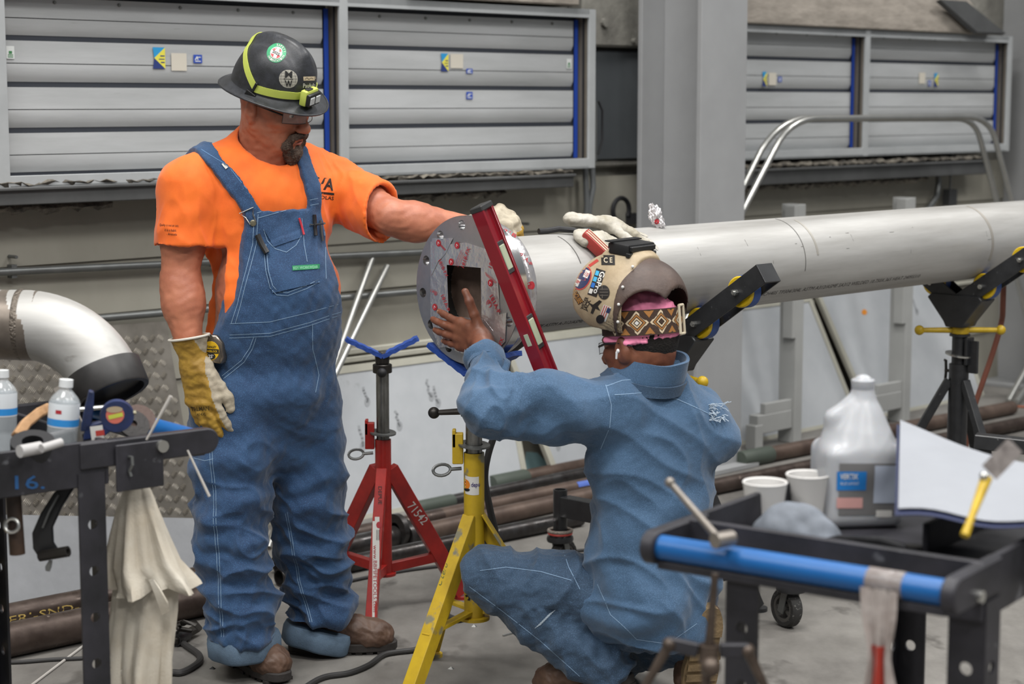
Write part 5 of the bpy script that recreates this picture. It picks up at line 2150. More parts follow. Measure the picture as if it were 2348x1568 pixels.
# --- orange t-shirt
c = [shR, shL, elL, TF.w(0, 0, .85), TF.w(.2, 0, 1), TF.w(-.2, -.1, 1), TF.w(0, .2, 1.55), A(430, 575, 5.15)]
F = Field(np.min(c, 0) - .13, np.max(c, 0) + .10, .0052)
torso_prims(F, .004)
slR = A(425, 565, 5.155)
F.chain([shR, slR + (slR - shR) * .3], [.083, .088], .03)
sd_ = (elL - shL) / np.linalg.norm(elL - shL)
slL = shL + sd_ * .20
F.chain([shL, slL + sd_ * .1], [.082, .086], .03)
F.union(ball(TF.w(-.06, -.04, 1.3), (.10, .14, .15), TF.R), .05)
dR = (slR - shR) / np.linalg.norm(slR - shR)
F.keep(lambda X, Y, Z: np.where((X - shR[0]) ** 2 + (Y - shR[1]) ** 2 < .0225, (X - slR[0]) * dR[0] + (Y - slR[1]) * dR[1] + (Z - slR[2]) * dR[2] - 10 * (Z < slR[2] - .13), -1.0) if False else -np.ones_like(X + Y + Z))
# sleeve openings: cut flat at the hem, hollow inside
def flat_end(F, p, d, R=.16, L=.25):
    p, d = np.array(p), np.array(d)
    lo, hi = np.minimum(p - R, p + d * L - R), np.maximum(p + R, p + d * L + R)
    def fn(X, Y, Z):
        ax = (X - p[0]) * d[0] + (Y - p[1]) * d[1] + (Z - p[2]) * d[2]
        rr = np.sqrt(np.maximum((X - p[0]) ** 2 + (Y - p[1]) ** 2 + (Z - p[2]) ** 2 - ax ** 2, 0))
        return np.maximum(-ax, rr - R * .75).astype(np.float32)
    F.cut((lo, hi, fn))
hemR = (V(dR) + V((.04, 0, .0))).normalized()
flat_end(F, slR, arr(hemR))
F.cut(cone(slR - dR * .05, slR + dR * .03, .070, .080), .004)
hl = (V(sd_) + V((.25, 0, .30))).normalized()
flat_end(F, slL, arr(hl), .16)
F.cut(cone(slL - sd_ * .05, slL + sd_ * .04, .068, .078), .004)
# neck opening
F.cut(cone(TF.w(.0, 0, 1.475), h(.02, 0, -.06), .082, .10), .01)
P, Q = F.mesh(2)
def around(c, r):
    c = np.array(c)
    return lambda P: np.exp(-(((P - c) ** 2).sum(1)) / r ** 2)
P = wrinkle(P, Q, [(.003, (.16, .16, .12), 11, None, False), (.006, (.05, .05, .20), 5, around(shL, .13), True), (.004, (.2, .2, .045), 8, around(TF.w(-.02, -.14, 1.06), .16), False),
                   (.004, (.07, .07, .20), 14, around(slR, .14), True), (.0008, .05, 21, None, False)])
shirt = npmesh('t_shirt', P, Q, M_orangeshirt, MAN)
mb = MB()
# ribbed collar round the neck
neck_ax = (V(h(-.02, 0, -.05)) - V(TF.w(.0, 0, 1.46))).normalized()
NB = frame(V(TF.w(.012, 0, 1.488)), TF.f - neck_ax * TF.f.dot(neck_ax), TF.l)
pts = [NB @ V((.092 * math.cos(a) - .004, .092 * math.sin(a), -.034 * math.cos(a) - .004)) for a in [2 * math.pi * i / 40 for i in range(40)]]
mb.tube(pts, .0085, 8, closed=True)
obj('collar_rib', mb, M_orangeshirt, MAN, world=True)
bvs = bvh_of(shirt)
Mb = M_ink
def mark(name, shape, px, py, Y, bv, m, parent, rot=0, lift=.0012):
    return decal(name, shape, view_frame(px, py, Y) @ Matrix.Rotation(rot, 4, 'Z'), bv, m, parent, lift, .3)
lg = merge(shift(fit(text_shape('VA', 1, .025), .052, .034), .006, .010), rect_shape(.072, .0055, 14, 1))
lg = merge(shift(fit(text_shape('ZVA', 1, .03), .066, .034), .0, .014), shift(rect_shape(.070, .0062, 14, 1), .002, -.012), shift(fit(text_shape('NICHOLAS', 1, .012), .066, .0105), .004, -.024))
mark('shirt_print', lg, 730, 432, 5.2, bvs, Mb, shirt, -.12)
qt = merge(shift(fit(text_shape('Quality is not an act,', 1, 0, shear=.2), .056, .0085), 0, .012), shift(fit(text_shape('it is a habit.', 1, 0, shear=.2), .034, .0075), .006, .0), shift(fit(text_shape('- Aristotle', 1, 0, shear=.2), .030, .0065), .010, -.011))
mark('sleeve_print', qt, 386, 527, 5.08, bvs, Mb, shirt, -.05)

# --- denim overalls: bib, straps and baggy legs
hipR, knR, anR = A(540, 930, 5.22), A(534, 1225, 5.19), A(556, 1475, 5.20)
hipL, knL, anL = A(690, 935, 5.34), A(716, 1225, 5.385), A(728, 1445, 5.43)
c = [TF.w(0, 0, 1.56), anR, anL, hipR, hipL, TF.w(.2, 0, 1), TF.w(-.15, -.2, 1), TF.w(0, .2, 1)]
lo, hi = np.min(c, 0) - .15, np.max(c, 0) + .13
lo[2] = .06
F = Field(lo, hi, .0046)
torso_prims(F, .019)
to, tl_, tf_ = arr(TF.o), arr(TF.l), arr(TF.f)
def region(X, Y, Z):
    lf = (X - to[0]) * tl_[0] + (Y - to[1]) * tl_[1]
    ff = (X - to[0]) * tf_[0] + (Y - to[1]) * tf_[1]
    wb = np.where(Z > 1.16, .110 + (1.335 - Z) * .18, .1415 + (1.16 - Z) * .30)
    bib = np.maximum(np.maximum(np.abs(lf + .008) - wb, Z - (1.337 + .03 * lf)), -(ff - .06))
    hips = np.maximum(Z - (.95 + .10 * np.clip(ff, -.1, .1)), -1)
    cR = -.102 - .085 * np.clip((Z - 1.32) / .16, 0, 1)
    cL = .082 - .012 * np.clip((Z - 1.32) / .16, 0, 1)
    st = np.maximum(np.minimum(np.abs(lf - cR) - .024, np.abs(lf - cL) - .024), 1.315 - Z)
    return np.minimum(np.minimum(bib, hips), st)
F.keep(region)
F.cut(cone(TF.w(.0, 0, 1.40), TF.w(0, 0, 1.62), .07, .085), 0)
# trousers
F.union(ball(TF.w(.012, 0, .83), (.165, .200, .115), TF.R), .03)
F.chain([hipR, knR, anR, anR + np.array([0, 0, -.05])], [.128, .108, .098, .097], .03)
F.chain([hipL, knL, anL, anL + np.array([.012, 0, -.07])], [.124, .102, .096, .096], .03)
F.union(cone(hipR * .5 + hipL * .5 + np.array([0, 0, -.02]), (hipR + hipL) / 2 + np.array([0, 0, -.12]), .12, .085), .05)
def foot_cut(X, Y, Z):
    return -(Z - .115) + 0 * X + 0 * Y
F.keep(foot_cut)
P, Q = F.mesh(2)
lowz = lambda a, b: (lambda P: np.clip((a - P[:, 2]) / (a - b), 0, 1))
P = wrinkle(P, Q, [(.012, (.22, .22, .16), 3, lowz(.90, .6), False), (.008, (.30, .30, .085), 7, lowz(.80, .3), False), (.009, (.22, .22, .13), 12, lowz(.85, .35), True), (.0045, (.12, .12, .08), 27, lowz(.5, .2), True),
                   (.003, (.10, .10, .06), 17, lowz(.9, .5), False), (.003, (.14, .14, .12), 9, None, False), (.0012, .03, 31, None, False)])
ov = npmesh('overalls', P, Q, M_denim, MAN)
bvo = bvh_of(ov)
# turned-up cuffs
def cuff(a, k, r, name, tilt):
    d = V((0, 0, 1)) + V(tilt)
    Mx = basis(d).to_4x4()
    Mx.translation = V(a)
    mb = MB()
    n = 44
    rows = []
    for j, (rr, z) in enumerate(((r - .012, -.034), (r + .004, -.036), (r + .011, -.028), (r + .0125, .010), (r + .007, .026), (r - .034, .030))):
        row = []
        for i in range(n):
            t = 2 * math.pi * i / n
            wv = .004 * math.sin(3 * t + k) + .003 * math.sin(7 * t + 2 * k)
            row.append(Mx @ V(((rr + wv) * math.cos(t), (rr + wv) * math.sin(t), z + .004 * math.sin(2 * t + k))))
        rows.append(row)
    vs = [p for row in rows for p in row]
    fs = [(j * n + i, j * n + (i + 1) % n, (j + 1) * n + (i + 1) % n, (j + 1) * n + i) for j in range(5) for i in range(n)]
    mb.add(vs, fs)
    o = obj(name, mb, M_cuff, ov, world=True, angle=60)
cuff(A(556, 1474, 5.20), .5, .093, 'cuff', (-.05, 0, 0))
cuff(A(730, 1452, 5.43), 2.0, .092, 'cuff', (.22, 0, 0))
# seams, pockets and hardware
def sm(pts, Y=5.1, w=.0017):
    seam('seam', pts, Y, bvo, M_stitch, ov, w)
sm([(585, 492), (580, 560), (566, 620), (545, 700), (530, 742)])
sm([(593, 492), (588, 560), (574, 620), (553, 700), (540, 742)])
sm([(588, 488), (650, 470), (745, 449)])
sm([(590, 500), (650, 482), (747, 461)])
sm([(530, 742), (620, 738), (700, 718), (765, 698)])
sm([(528, 768), (620, 764), (705, 740), (770, 715)])
sm([(527, 775), (620, 771), (705, 747), (770, 722)])
sm([(714, 742), (712, 800), (722, 860), (716, 900)])
sm([(486, 1035), (494, 1150), (500, 1300), (503, 1460)])
sm([(492, 1035), (500, 1150), (506, 1300), (509, 1460)])
sm([(640, 1175), (650, 1240), (662, 1330), (690, 1430)])
sm([(645, 1172), (655, 1240), (667, 1330), (695, 1430)])
sm([(590, 775), (580, 800), (560, 830), (510, 868)])
sm([(585, 773), (574, 798), (554, 826), (506, 862)])
sm([(438, 1050), (470, 1056), (490, 1052)])
# bib pocket with flap
patch('bib_pocket', [(625, 672), (728, 648), (716, 515), (605, 560)], 5.1, bvo, M_denim, ov, .0045)
bvo2 = bvh_of(ov, *[o for o in ov.children if o.name.startswith('bib_pocket')])
def sp(pts, w=.0017):
    seam('seam', pts, 5.1, bvo2, M_stitch, ov, w, .0014)
sp([(605, 560), (612, 620), (622, 660), (636, 676), (660, 678), (700, 662), (728, 646)])
sp([(611, 560), (618, 620), (628, 655), (640, 669), (660, 671), (700, 655), (728, 640)])
sp([(686, 500), (692, 560), (700, 600)])
sp([(730, 470), (734, 540), (740, 640)])
patch('pocket_flap', [(626, 566), (684, 545), (680, 508), (604, 526)], 5.1, bvo2, M_denim, ov, .0035)
sp([(604, 526), (612, 552), (630, 570), (655, 578), (675, 562), (686, 540)])
lab = patch('woven_label', [(670, 620), (727, 616), (727, 605), (669, 609)], 5.1, bvo2, mat('green_label', '#2f8a5c', rough=.7), ov, .0028)
mark('label_print', fit(text_shape('KEY WORKWEAR', 1, .01), .062, .008), 698, 613, 5.1, bvo2, mat('label_mint', '#8cc7a2', rough=.7), ov, .06, .0035)
for px, py in ((613, 496), (712, 456)):
    M = view_frame(px, py, 5.1)
    hh = bvo.ray_cast(M.translation + V((0, -.3, 0)), V(ray(px, py)).normalized(), .8)
    if hh[0] is not None:
        Mx = basis(hh[1]).to_4x4()
        Mx.translation = hh[0]
        mb = MB()
        mb.lathe([(.0001, .004), (.006, .0045), (.0088, .003), (.009, .0), (.0001, -.002)], Mx, 18)
        obj('button', mb, M_brass, ov, world=True)
        cx, cy = px, py
        up = V(Mx.translation)
        d0 = (V((0, 0, 1)) * .9 + V((-.45 if px < 650 else -.1, 0, 0))).normalized()
        sd0 = d0.cross(V((0, -1, 0))).normalized()
        o_ = V(hh[1]) * .004
        pts = [up + sd0 * .009 + o_, up + d0 * .022 + sd0 * .011 + o_, up + d0 * .038 + sd0 * .021 + o_, up + d0 * .040 - sd0 * .021 + o_, up + d0 * .022 - sd0 * .011 + o_, up - sd0 * .009 + o_]
        mb = MB()
        mb.tube(pts, .0018, 8)
        obj('strap_hook', mb, M_steelhw, ov, world=True)
pb = patch('strap_slide', [(508, 388), (526, 373), (516, 362), (498, 376)], 5.05, bvo, M_steelhw, ov, .004, 6, 6)
seam('seam', [(455, 342), (520, 380), (590, 465)], 5.1, bvo, mat('strap_thread', '#5b7fa6', rough=.8), ov, .0015)
# pens and tool in the bib pocket
def pen(name, pts, Y, m, r):
    ps = []
    for px, py in pts:
        d = V(ray(px, py)).normalized()
        hh = bvo2.ray_cast(V((0, 0, CAMZ)), d)
        ps.append((hh[0] - d * .009) if hh[0] is not None else at(px, py, 5.1))
    mb = MB()
    mb.tube(ps, r, 8)
    return obj(name, mb, m, ov, world=True)
pen('red_pen', [(686, 500), (691, 515), (697, 538)], 5.1, mat('pen_red', '#b8323f', rough=.4), .0032)
pen('marker', [(721, 492), (722, 510), (724, 540)], 5.1, M_plastic, .0052)
pen('gauge', [(735, 505), (737, 530), (740, 552)], 5.1, M_steelhw, .0035)
pen('knife', [(590, 538), (600, 560), (612, 580)], 5.05, M_plastic, .0085)
pen('clip', [(711, 515), (725, 515), (744, 512)], 5.1, M_steelhw, .003)

# --- boots
boot(MAN, on_floor(530, 1520) + V((-.005, .03, 0)), V((.62, -.78, 0)))
boot(MAN, on_floor(668, 1502) + V((0, .03, 0)), V((.985, .06, 0)), L=.31)

# --- gloves
def glove(name, W, d, n, th, curls, cuffdir, label, thumb, sc=1.20, fat=1.36, spread=.06, cuff_len=.085, back_first=True, cw=.056):
    pr, tips = hand_prims(W, d, n, th, curls, spread, sc, fat, thumb)
    W, cd = V(W), V(cuffdir).normalized()
    pts = [arr(W), arr(W + cd * cuff_len)] + [arr(t[0]) for t in tips]
    F = Field(np.min(pts, 0) - .09, np.max(pts, 0) + .09, .0032)
    put(F, pr)
    nn = V(n).normalized()
    F.union(cone(arr(W + V(d) * .02), arr(W + cd * .02), .036, .034, (tuple(nn), .78)), .02)
    F.union(cone(arr(W + cd * .015), arr(W + cd * cuff_len), .036, cw, (tuple(nn), .85)), .015)
    flat_end(F, arr(W + cd * (cuff_len - .004)), arr(cd), .12, .1)
    F.cut(cone(arr(W + cd * (cuff_len - .05)), arr(W + cd * (cuff_len + .03)), .026, cw + .002, (tuple(nn), .85)), .003)
    P, Q = F.mesh(2)
    ax = np.array(cd)
    P = wrinkle(P, Q, [(.0020, .04, 5, None, False), (.0007, .018, 8, None, False)])
    fc = P[Q].mean(1)
    s_ = (fc - arr(W)) @ arr(nn)
    thv = V(d).cross(nn)
    if thv.dot(V(th)) < 0:
        thv = -thv
    idx = ((s_ < (-.05 if back_first else -.012)) | ((fc - arr(W)) @ arr(thv) > .044)).astype(int)
    if not back_first:
        idx = 1 - idx
    g = npmesh(name, P, Q, [M_glove, M_glove2], MAN if label is None else None, index=idx)
    return g, pr, tips
nR = V((-.45, -.88, .10)).normalized()
dR_ = V((.22, -.08, -.97)).normalized()
gl, _, _ = glove('glove', wrR + np.array([.004, 0, .012]), dR_, nR, (.9, -.3, .1), [(.22, .25, .2)] * 4, V((-.16, .02, 1)), None, ((.92, .34, -.22), (.98, -.05, -.2)), cuff_len=.075, cw=.058)
bvg = bvh_of(gl)
mark('glove_print', merge(shift(fit(text_shape('TILLMAN', 1, .01), .056, .011), 0, .009), shift(fit(text_shape('1414XL', 1), .030, .008), .003, -.006)), 447, 945, 5.0, bvg, mat('glove_ink', '#4a3c1c', rough=.8), gl, .05)
# white hem round the gauntlet
mb = MB()
cd = V((-.16, .02, 1)).normalized()
Mx = frame(V(wrR) + V((.004, 0, .012)) + cd * .072, nR.cross(cd), nR - cd * nR.dot(cd))
mb.tube([Mx @ V((.0585 * math.cos(a), .050 * math.sin(a), 0)) for a in [2 * math.pi * i / 36 for i in range(36)]], .0035, 8, closed=True)
obj('glove_hem', mb, mat('white_hem', '#c9c5bb', rough=.8), gl, world=True)
# left glove arched over the pipe behind the flange
wl = V(wrL)
kn = at(1166, 474, 5.27)
dl = (kn - wl).normalized()
nl = V((-.25, -.35, .9))
gl2, _, _ = glove('glove', wl + V((.005, 0, 0)), dl, nl, (.1, -1, -.1), [(.95, .75, .35), (1.0, .75, .35), (1.0, .75, .3), (1.0, .7, .3)], -dl, None, ((.75, .55, -.35), (.7, .1, -.75)), sc=1.1, fat=1.35, cuff_len=.06, back_first=False, cw=.047)

# --- tape measure clipped at the hip
TMc = at(492, 800, 5.115)
TM = thing('tape_measure', 'chrome and yellow tape measure clipped on the overalls at the hip', 'tape measure', TMc)
TMF = frame((0, 0, 0), V((.93, -.30, .0)), V((.22, 0, .97)))
zc = 1 if (TMF.to_3x3() @ V((0, 0, 1))).y < 0 else -1
mb = MB()
mb.prism([(-.034, -.034), (.030, -.040), (.036, -.020), (.034, .020), (.016, .040), (-.030, .040), (-.038, .020)], -.02, .02, TMF)
tmb = obj('case', mb, mat('chrome_case', '#8f8478', rough=.22, metal=.9), TM, bevel=.006, seg=2)
mb = MB()
mb.lathe([(.0001, zc * .0212), (.026, zc * .0212), (.027, zc * .019)], TMF @ Matrix.Translation((-.002, -.004, 0)), 26)
obj('label_disc', mb, mat('tape_yellow', '#d2a81c', rough=.45), TM)
TMW = Matrix.Translation(TMc) @ TMF @ (Matrix.Identity(4) if zc > 0 else Matrix.Rotation(math.pi, 4, 'Y'))
flat('label_print', shift(rect_shape(.048, .012, 4, 1), 0, -.005), TMW, M_ink, TM, .0219)
flat('label_print', merge(shift(fit(text_shape('STANLEY', 1, .02), .032, .0065), -.0, .007)), TMW, M_ink, TM, .0222)
flat('label_print', merge(shift(fit(text_shape('POWERLOCK', 1, .02), .040, .0060), 0, -.005)), TMW, mat('tape_yellow', '#d2a81c'), TM, .0224)
flat('label_print', merge(shift(disc_shape(.014, .009, 16, 1), 0, -.019), ), TMW, M_ink, TM, .0220)
flat('label_print', merge(shift(fit(text_shape("25'", 1, .02), .015, .010), 0, -.019)), TMW, M_label, TM, .0226)
# ------------------------------------------------------------------ crouching worker in denim shirt with raised welding hood
CR = thing('person', 'crouching worker in denim shirt and jeans with welding hood raised, palm on the flange', 'person', (.36, 4.87, 0))
cf = V((-.55, .835, 0)).normalized()
def plane_pt(px, py, off):
    """point on the plane parallel to the flange face, off in front of it"""
    d = V(ray(px, py))
    o = V((0, 0, CAMZ))
    t = ((FC - AX * off) - o).dot(AX) / d.dot(AX)
    return o + d * t

# joints
pel = A(1492, 1365, 4.86)
chs = A(1500, 985, 4.90)
nkb = A(1478, 868, 4.89)
sL, eL = A(1408, 938, 4.82), A(1132, 928, 4.735)
wL = arr(plane_pt(1108, 786, .040))
sRr, eRr, wRr = A(1606, 985, 4.93), arr(V((.50, 5.11, .78))), arr(V((.215, 4.97, .83)))
hpL, kL, aL = A(1432, 1372, 4.88), A(1132, 1322, 4.93), A(1392, 1538, 4.86)
hpR, kR, aR = A(1560, 1385, 4.88), arr(V((.30, 5.20, .085))), arr(V((.49, 4.90, .19)))

hfd = V((-.72, .69, -.10)).normalized()
HC = Frame(at(1466, 792, 4.885), hfd)
g = HC.w
Rg = HC.R

# --- skin
F = Field(np.min([g(a, b, c) for a in (-.15, .16) for b in (-.13, .13) for c in (-.24, .18)], 0), np.max([g(a, b, c) for a in (-.15, .16) for b in (-.13, .13) for c in (-.24, .18)], 0), .003)
F.union(ball(g(-.015, 0, .045), (.098, .077, .088), Rg), 0)
F.union(ball(g(.03, 0, -.025), (.066, .062, .096), Rg), .03)
for s in (-1, 1):
    F.union(cone(g(.0, s * .050, -.05), g(.055, s * .026, -.098), .025, .022), .03)
    F.union(ball(g(.055, s * .042, -.02), (.030, .024, .024), Rg), .02)
    F.cut(ball(g(.098, s * .031, .003), (.013, .018, .013), Rg), .012)
    F.union(ball(g(.078, s * .031, .002), .0135), .003)
    F.union(cone(g(.088, s * .012, .024), g(.078, s * .046, .020), .011, .009), .014)
    F.union(ball(g(.104, s * .014, -.042), (.011, .009, .008), Rg), .007)
    F.union(ball(g(-.012, s * .084, -.004), (.023, .012, .034), Rg), .006)
    F.cut(ball(g(-.006, s * .098, .0), (.013, .008, .021), Rg), .004)
F.union(ball(g(.082, 0, -.102), (.02, .024, .02), Rg), .02)
F.union(cone(g(.09, 0, .012), g(.116, 0, -.034), .0095, .014), .012)
F.union(cone(g(.097, -.02, -.070), g(.097, .02, -.070), .008, .008), .006)
F.union(cone(g(.093, -.018, -.085), g(.093, .018, -.085), .009, .009), .006)
F.union(cone(g(-.035, 0, -.03), nkb, .063, .07), .045)
headm = F.mesh(2)
# left hand flat on the flange
hd_d = (-SD * .985 + UP * .16).normalized()
prL, tipsL = hand_prims(wL, hd_d, -AX, UP, [(.02, .10, .08), (.0, .10, .08), (.02, .12, .08), (.05, .18, .10)], .06, 1.06, 1.10, ((.42, .84, .18), (.62, .76, .06)))
pts = [wL, wL * .7 + eL * .3] + [arr(t[0]) for t in tipsL]
F = Field(np.min(pts, 0) - .05, np.max(pts, 0) + .05, .0023)
put(F, prL)
F.union(cone(arr(V(wL) + hd_d * .02), wL, .026, .027), .015)
F.union(cone(wL, wL * .72 + eL * .28, .027, .036), .015)
handL = F.mesh(2)
# right hand gripping the level's foot, mostly hidden
prR, tipsR = hand_prims(wRr, (-.85, -.45, .15), (.3, .3, .9), (.3, -.9, .2), [(.9, .9, .6)] * 4, .05, 1.05, 1.06)
pts = [wRr, wRr * .7 + eRr * .3] + [arr(t[0]) for t in tipsR]
F = Field(np.min(pts, 0) - .05, np.max(pts, 0) + .05, .004)
put(F, prR)
F.union(cone(wRr, wRr * .7 + eRr * .3, .028, .036), .015)
handR = F.mesh(2)
# torso and limbs under the clothes
def body_prims(F, gr):
    F.union(ball(chs * .96 + pel * .04, (.15 + gr, .16 + gr, .17 + gr)), .03)
    F.chain([chs, chs * .5 + pel * .5, pel], [.14 + gr, .13 + gr, .15 + gr], .05, (tuple(cf), .85))
    F.union(cone(nkb, sL, .06 + gr, .07 + gr), .05)
    F.union(cone(nkb, sRr, .06 + gr, .07 + gr), .05)
c = [nkb, pel, sL, sRr, eL, eRr, wL, wRr]
F = Field(np.min(c, 0) - .2, np.max(c, 0) + .2, .008)
body_prims(F, -.03)
F.chain([sL, eL, wL], [.045, .030, .026], .02)
F.chain([sRr, eRr, wRr], [.045, .030, .028], .02)
tor = F.mesh(2)
P, Q = join([headm, handL, handR, tor])
P = P + vnormals(P, Q) * (wave(P, .03, 8) * .0006)[:, None]
body2 = npmesh('body', P, Q, M_skin2, CR)
bvb = bvh_of(body2)
for (p, dd, fd) in tipsL:       # finger nails
    nn = (-AX) - dd * (-AX).dot(dd)
    Mx = frame(p - dd * .004 + nn.normalized() * .0066, dd, nn.cross(dd))
    mb = MB()
    mb.sphere((0, 0, 0), .0058, 10, 6, (1.05, .85, .22), Mx)
    obj('nail', mb, mat('nail', '#a67b66', rough=.35), body2, world=True)

# --- short hair at the back
F = Field(np.min([g(a, b, c) for a in (-.15, .05) for b in (-.12, .12) for c in (-.09, .12)], 0), np.max([g(a, b, c) for a in (-.15, .05) for b in (-.12, .12) for c in (-.09, .12)], 0), .003)
F.union(ball(g(-.017, 0, .045), (.103, .0815, .092), Rg), 0)
F.union(cone(g(-.042, 0, .0), g(-.042, 0, -.045), .062, .052), .03)
o3, f3, u3 = arr(HC.o), arr(HC.f), arr(HC.u)
F.keep(lambda X, Y, Z: ((X - o3[0]) * f3[0] + (Y - o3[1]) * f3[1] + (Z - o3[2]) * f3[2]) + .028 - .35 * np.maximum(((X - o3[0]) * u3[0] + (Y - o3[1]) * u3[1] + (Z - o3[2]) * u3[2]), 0))
F.keep(lambda X, Y, Z: -((X - o3[0]) * u3[0] + (Y - o3[1]) * u3[1] + (Z - o3[2]) * u3[2]) - .052)
P, Q = F.mesh(1)
npmesh('hair', P, Q, M_hair, CR)

# --- pink bandana
M_pink = mat('pink_cloth', '#f791b4', rough=.8, var=.12, vscale=14, bump=.06, bscale=150)
F = Field(np.min([g(a, b, c) for a in (-.15, .13) for b in (-.12, .12) for c in (-.03, .17)], 0), np.max([g(a, b, c) for a in (-.15, .13) for b in (-.12, .12) for c in (-.03, .17)], 0), .003)
F.union(ball(g(-.015, 0, .050), (.108, .0865, .102), Rg), 0)
F.keep(lambda X, Y, Z: -((X - o3[0]) * u3[0] + (Y - o3[1]) * u3[1] + (Z - o3[2]) * u3[2]) + .020)
F.union(cone(g(.088, .0, .022), g(.045, .074, .020), .009, .0085), .004)
F.union(cone(g(.045, .074, .020), g(-.03, .084, .016), .0085, .0075), .004)
F.union(cone(g(-.03, .084, .016), g(-.075, .065, .016), .0075, .006), .004)
P, Q = F.mesh(2)
P = wrinkle(P, Q, [(.002, (.06, .06, .03), 4, None, False), (.0018, (.025, .08, .08), 9, None, True)])
npmesh('bandana', P, Q, M_pink, CR)

# --- welding hood flipped up
hood = bpy.data.objects.new('welding_hood', None)
COL.objects.link(hood)
hood.parent = CR
hood['label'] = 'tan welding hood with stickers flipped up'
M_tan = mat('tan_shell', '#b3a184', rough=.5, var=.3, vscale=12, col2='#97856a', bump=.08, bscale=120)
M_brownl = mat('brown_hood_edge', '#54443c', rough=.55, var=.3, vscale=12, col2='#423530', bump=.1, bscale=120)
ff_ = (V((-.80, .55, .0)) + V((0, 0, .12))).normalized()
HD = Frame(at(1462, 690, 4.88), ff_)
q = HD.w
Rq = HD.R
cs = [q(a, b, c) for a in (-.14, .22) for b in (-.17, .17) for c in (-.14, .18)]
F = Field(np.min(cs, 0), np.max(cs, 0), .0035)
F.union(ball(q(.02, 0, .0), (.155, .122, .125), Rq), 0)
F.union(ball(q(.078, 0, -.004), (.095, .090, .104), Rq), .04)
F.union(rbox(q(.038, 0, .100), (.050, .062, .030), Rq, .02), .03)
inn = [(ball(q(.015, 0, -.005), (.148, .115, .118), Rq), 0), (ball(q(.073, 0, -.008), (.088, .083, .097), Rq), 0)]
for p_, k_ in inn:
    F.cut(p_, .004)
o4, f4, u4 = arr(HD.o), arr(HD.f), arr(HD.u)
fa = lambda X, Y, Z: (X - o4[0]) * f4[0] + (Y - o4[1]) * f4[1] + (Z - o4[2]) * f4[2]
ua = lambda X, Y, Z: (X - o4[0]) * u4[0] + (Y - o4[1]) * u4[1] + (Z - o4[2]) * u4[2]
F.keep(lambda X, Y, Z: -(fa(X, Y, Z) + .022))
F.keep(lambda X, Y, Z: -(ua(X, Y, Z) + .075 + .55 * np.minimum(fa(X, Y, Z), .05) * 0))
F.keep(lambda X, Y, Z: -(ua(X, Y, Z) + .10 - .45 * np.maximum(fa(X, Y, Z) - .03, 0)))
P, Q = F.mesh(2)
shell2 = npmesh('hood_shell', P, Q, M_tan, hood)
bvhd = bvh_of(shell2)
# brown curved rim at the back with an arch for the head
F = Field(np.min(cs, 0), np.max(cs, 0), .0035)
F.union(ball(q(-.015, 0, -.004), (.120, .124, .122), Rq), 0)
F.cut(ball(q(-.020, 0, -.012), (.115, .116, .113), Rq), .002)
F.keep(lambda X, Y, Z: fa(X, Y, Z) - .000)
F.keep(lambda X, Y, Z: -(fa(X, Y, Z) + .115))
F.cut(cone(A(1478, 744, 5.0), A(1484, 744, 4.55), .070, .076, ((0, 0, 1), 1.16)), .003)
F.keep(lambda X, Y, Z: -(ua(X, Y, Z) + .085))
P, Q = F.mesh(2)
npmesh('hood_rim', P, Q, M_brownl, hood)
for b, c in ((.105, .045), (.118, .005), (.118, -.04), (.07, .09)):
    p0 = V(q(-.03, b * 1.3, c * 1.3))
    mb = MB()
    hh = V(q(-.018, b, c))
    dirv = (hh - V(q(-.015, 0, 0))).normalized()
    mb.sphere(V(q(-.015, 0, 0)) + dirv * .127, .0042, 10, 6)
    obj('rivet', mb, M_label, hood, world=True)
# black lens box on top
mb = MB()
Mt = HD.M(.036, 0, .136)
mb.box((.0, 0, .0), (.060, .134, .030), Mt)
lensb = obj('lens_box', mb, M_plastic, hood, world=True, bevel=.004, seg=2)
mb = MB()
mb.box((.0, 0, .004), (.074, .122, .014), Mt)
mb.box((-.030, 0, -.012), (.012, .140, .012), Mt)
obj('lens_frame', mb, M_plastic, hood, world=True, bevel=.002)
mb = MB()
mb.box((.028, .0, .0165), (.02, .155, .003), Mt)
obj('lens_flap', mb, M_plastic, hood, world=True)
def hood_mark(name, shape, px, py, m, lift, rot=0.0):
    return decal(name, shape, view_frame(px, py, 4.7) @ Matrix.Rotation(rot, 4, 'Z'), bvhd, m, hood, lift, .5)
M_hred = mat('hood_red', '#b03e36', rough=.5)
M_hnavy = mat('hood_navy', '#262f55', rough=.5)
M_hblk = mat('hood_black', '#211d1b', rough=.5)
M_hlb = mat('hood_light_blue', '#3f9fc9', rough=.5)
M_hmb = mat('hood_blue', '#2667b5', rough=.5)
M_hcream = mat('hood_cream', '#cdbfa4', rough=.6)
hood_mark('round_sticker', disc_shape(.021, .034, 26, 4), 1341, 637, M_hred, .0012, -.42)
hood_mark('round_sticker', disc_shape(.018, .030, 26, 4), 1341, 637, M_hnavy, .0018, -.42)
hood_mark('sticker_print', merge(shift(rect_shape(.012, .021, 4, 5), .006, .014), shift(rect_shape(.012, .020, 4, 5), -.007, -.016)), 1341, 637, M_label, .0024, -.42)
hood_mark('sticker_print', merge(shift(fit(text_shape('UA', 1, .03), .011, .012), .006, .014, 1.1), shift(fit(text_shape('798', 1, .03), .013, .010), -.007, -.016, 1.1), poly_shape([(-.008, -.002), (.006, .008), (.010, -.004), (.0, -.006)])), 1341, 637, M_hred, .0029, -.42)
hood_mark('camera_sticker', rect_shape(.024, .072, 5, 10), 1373, 648, M_hblk, .0012, -.34)
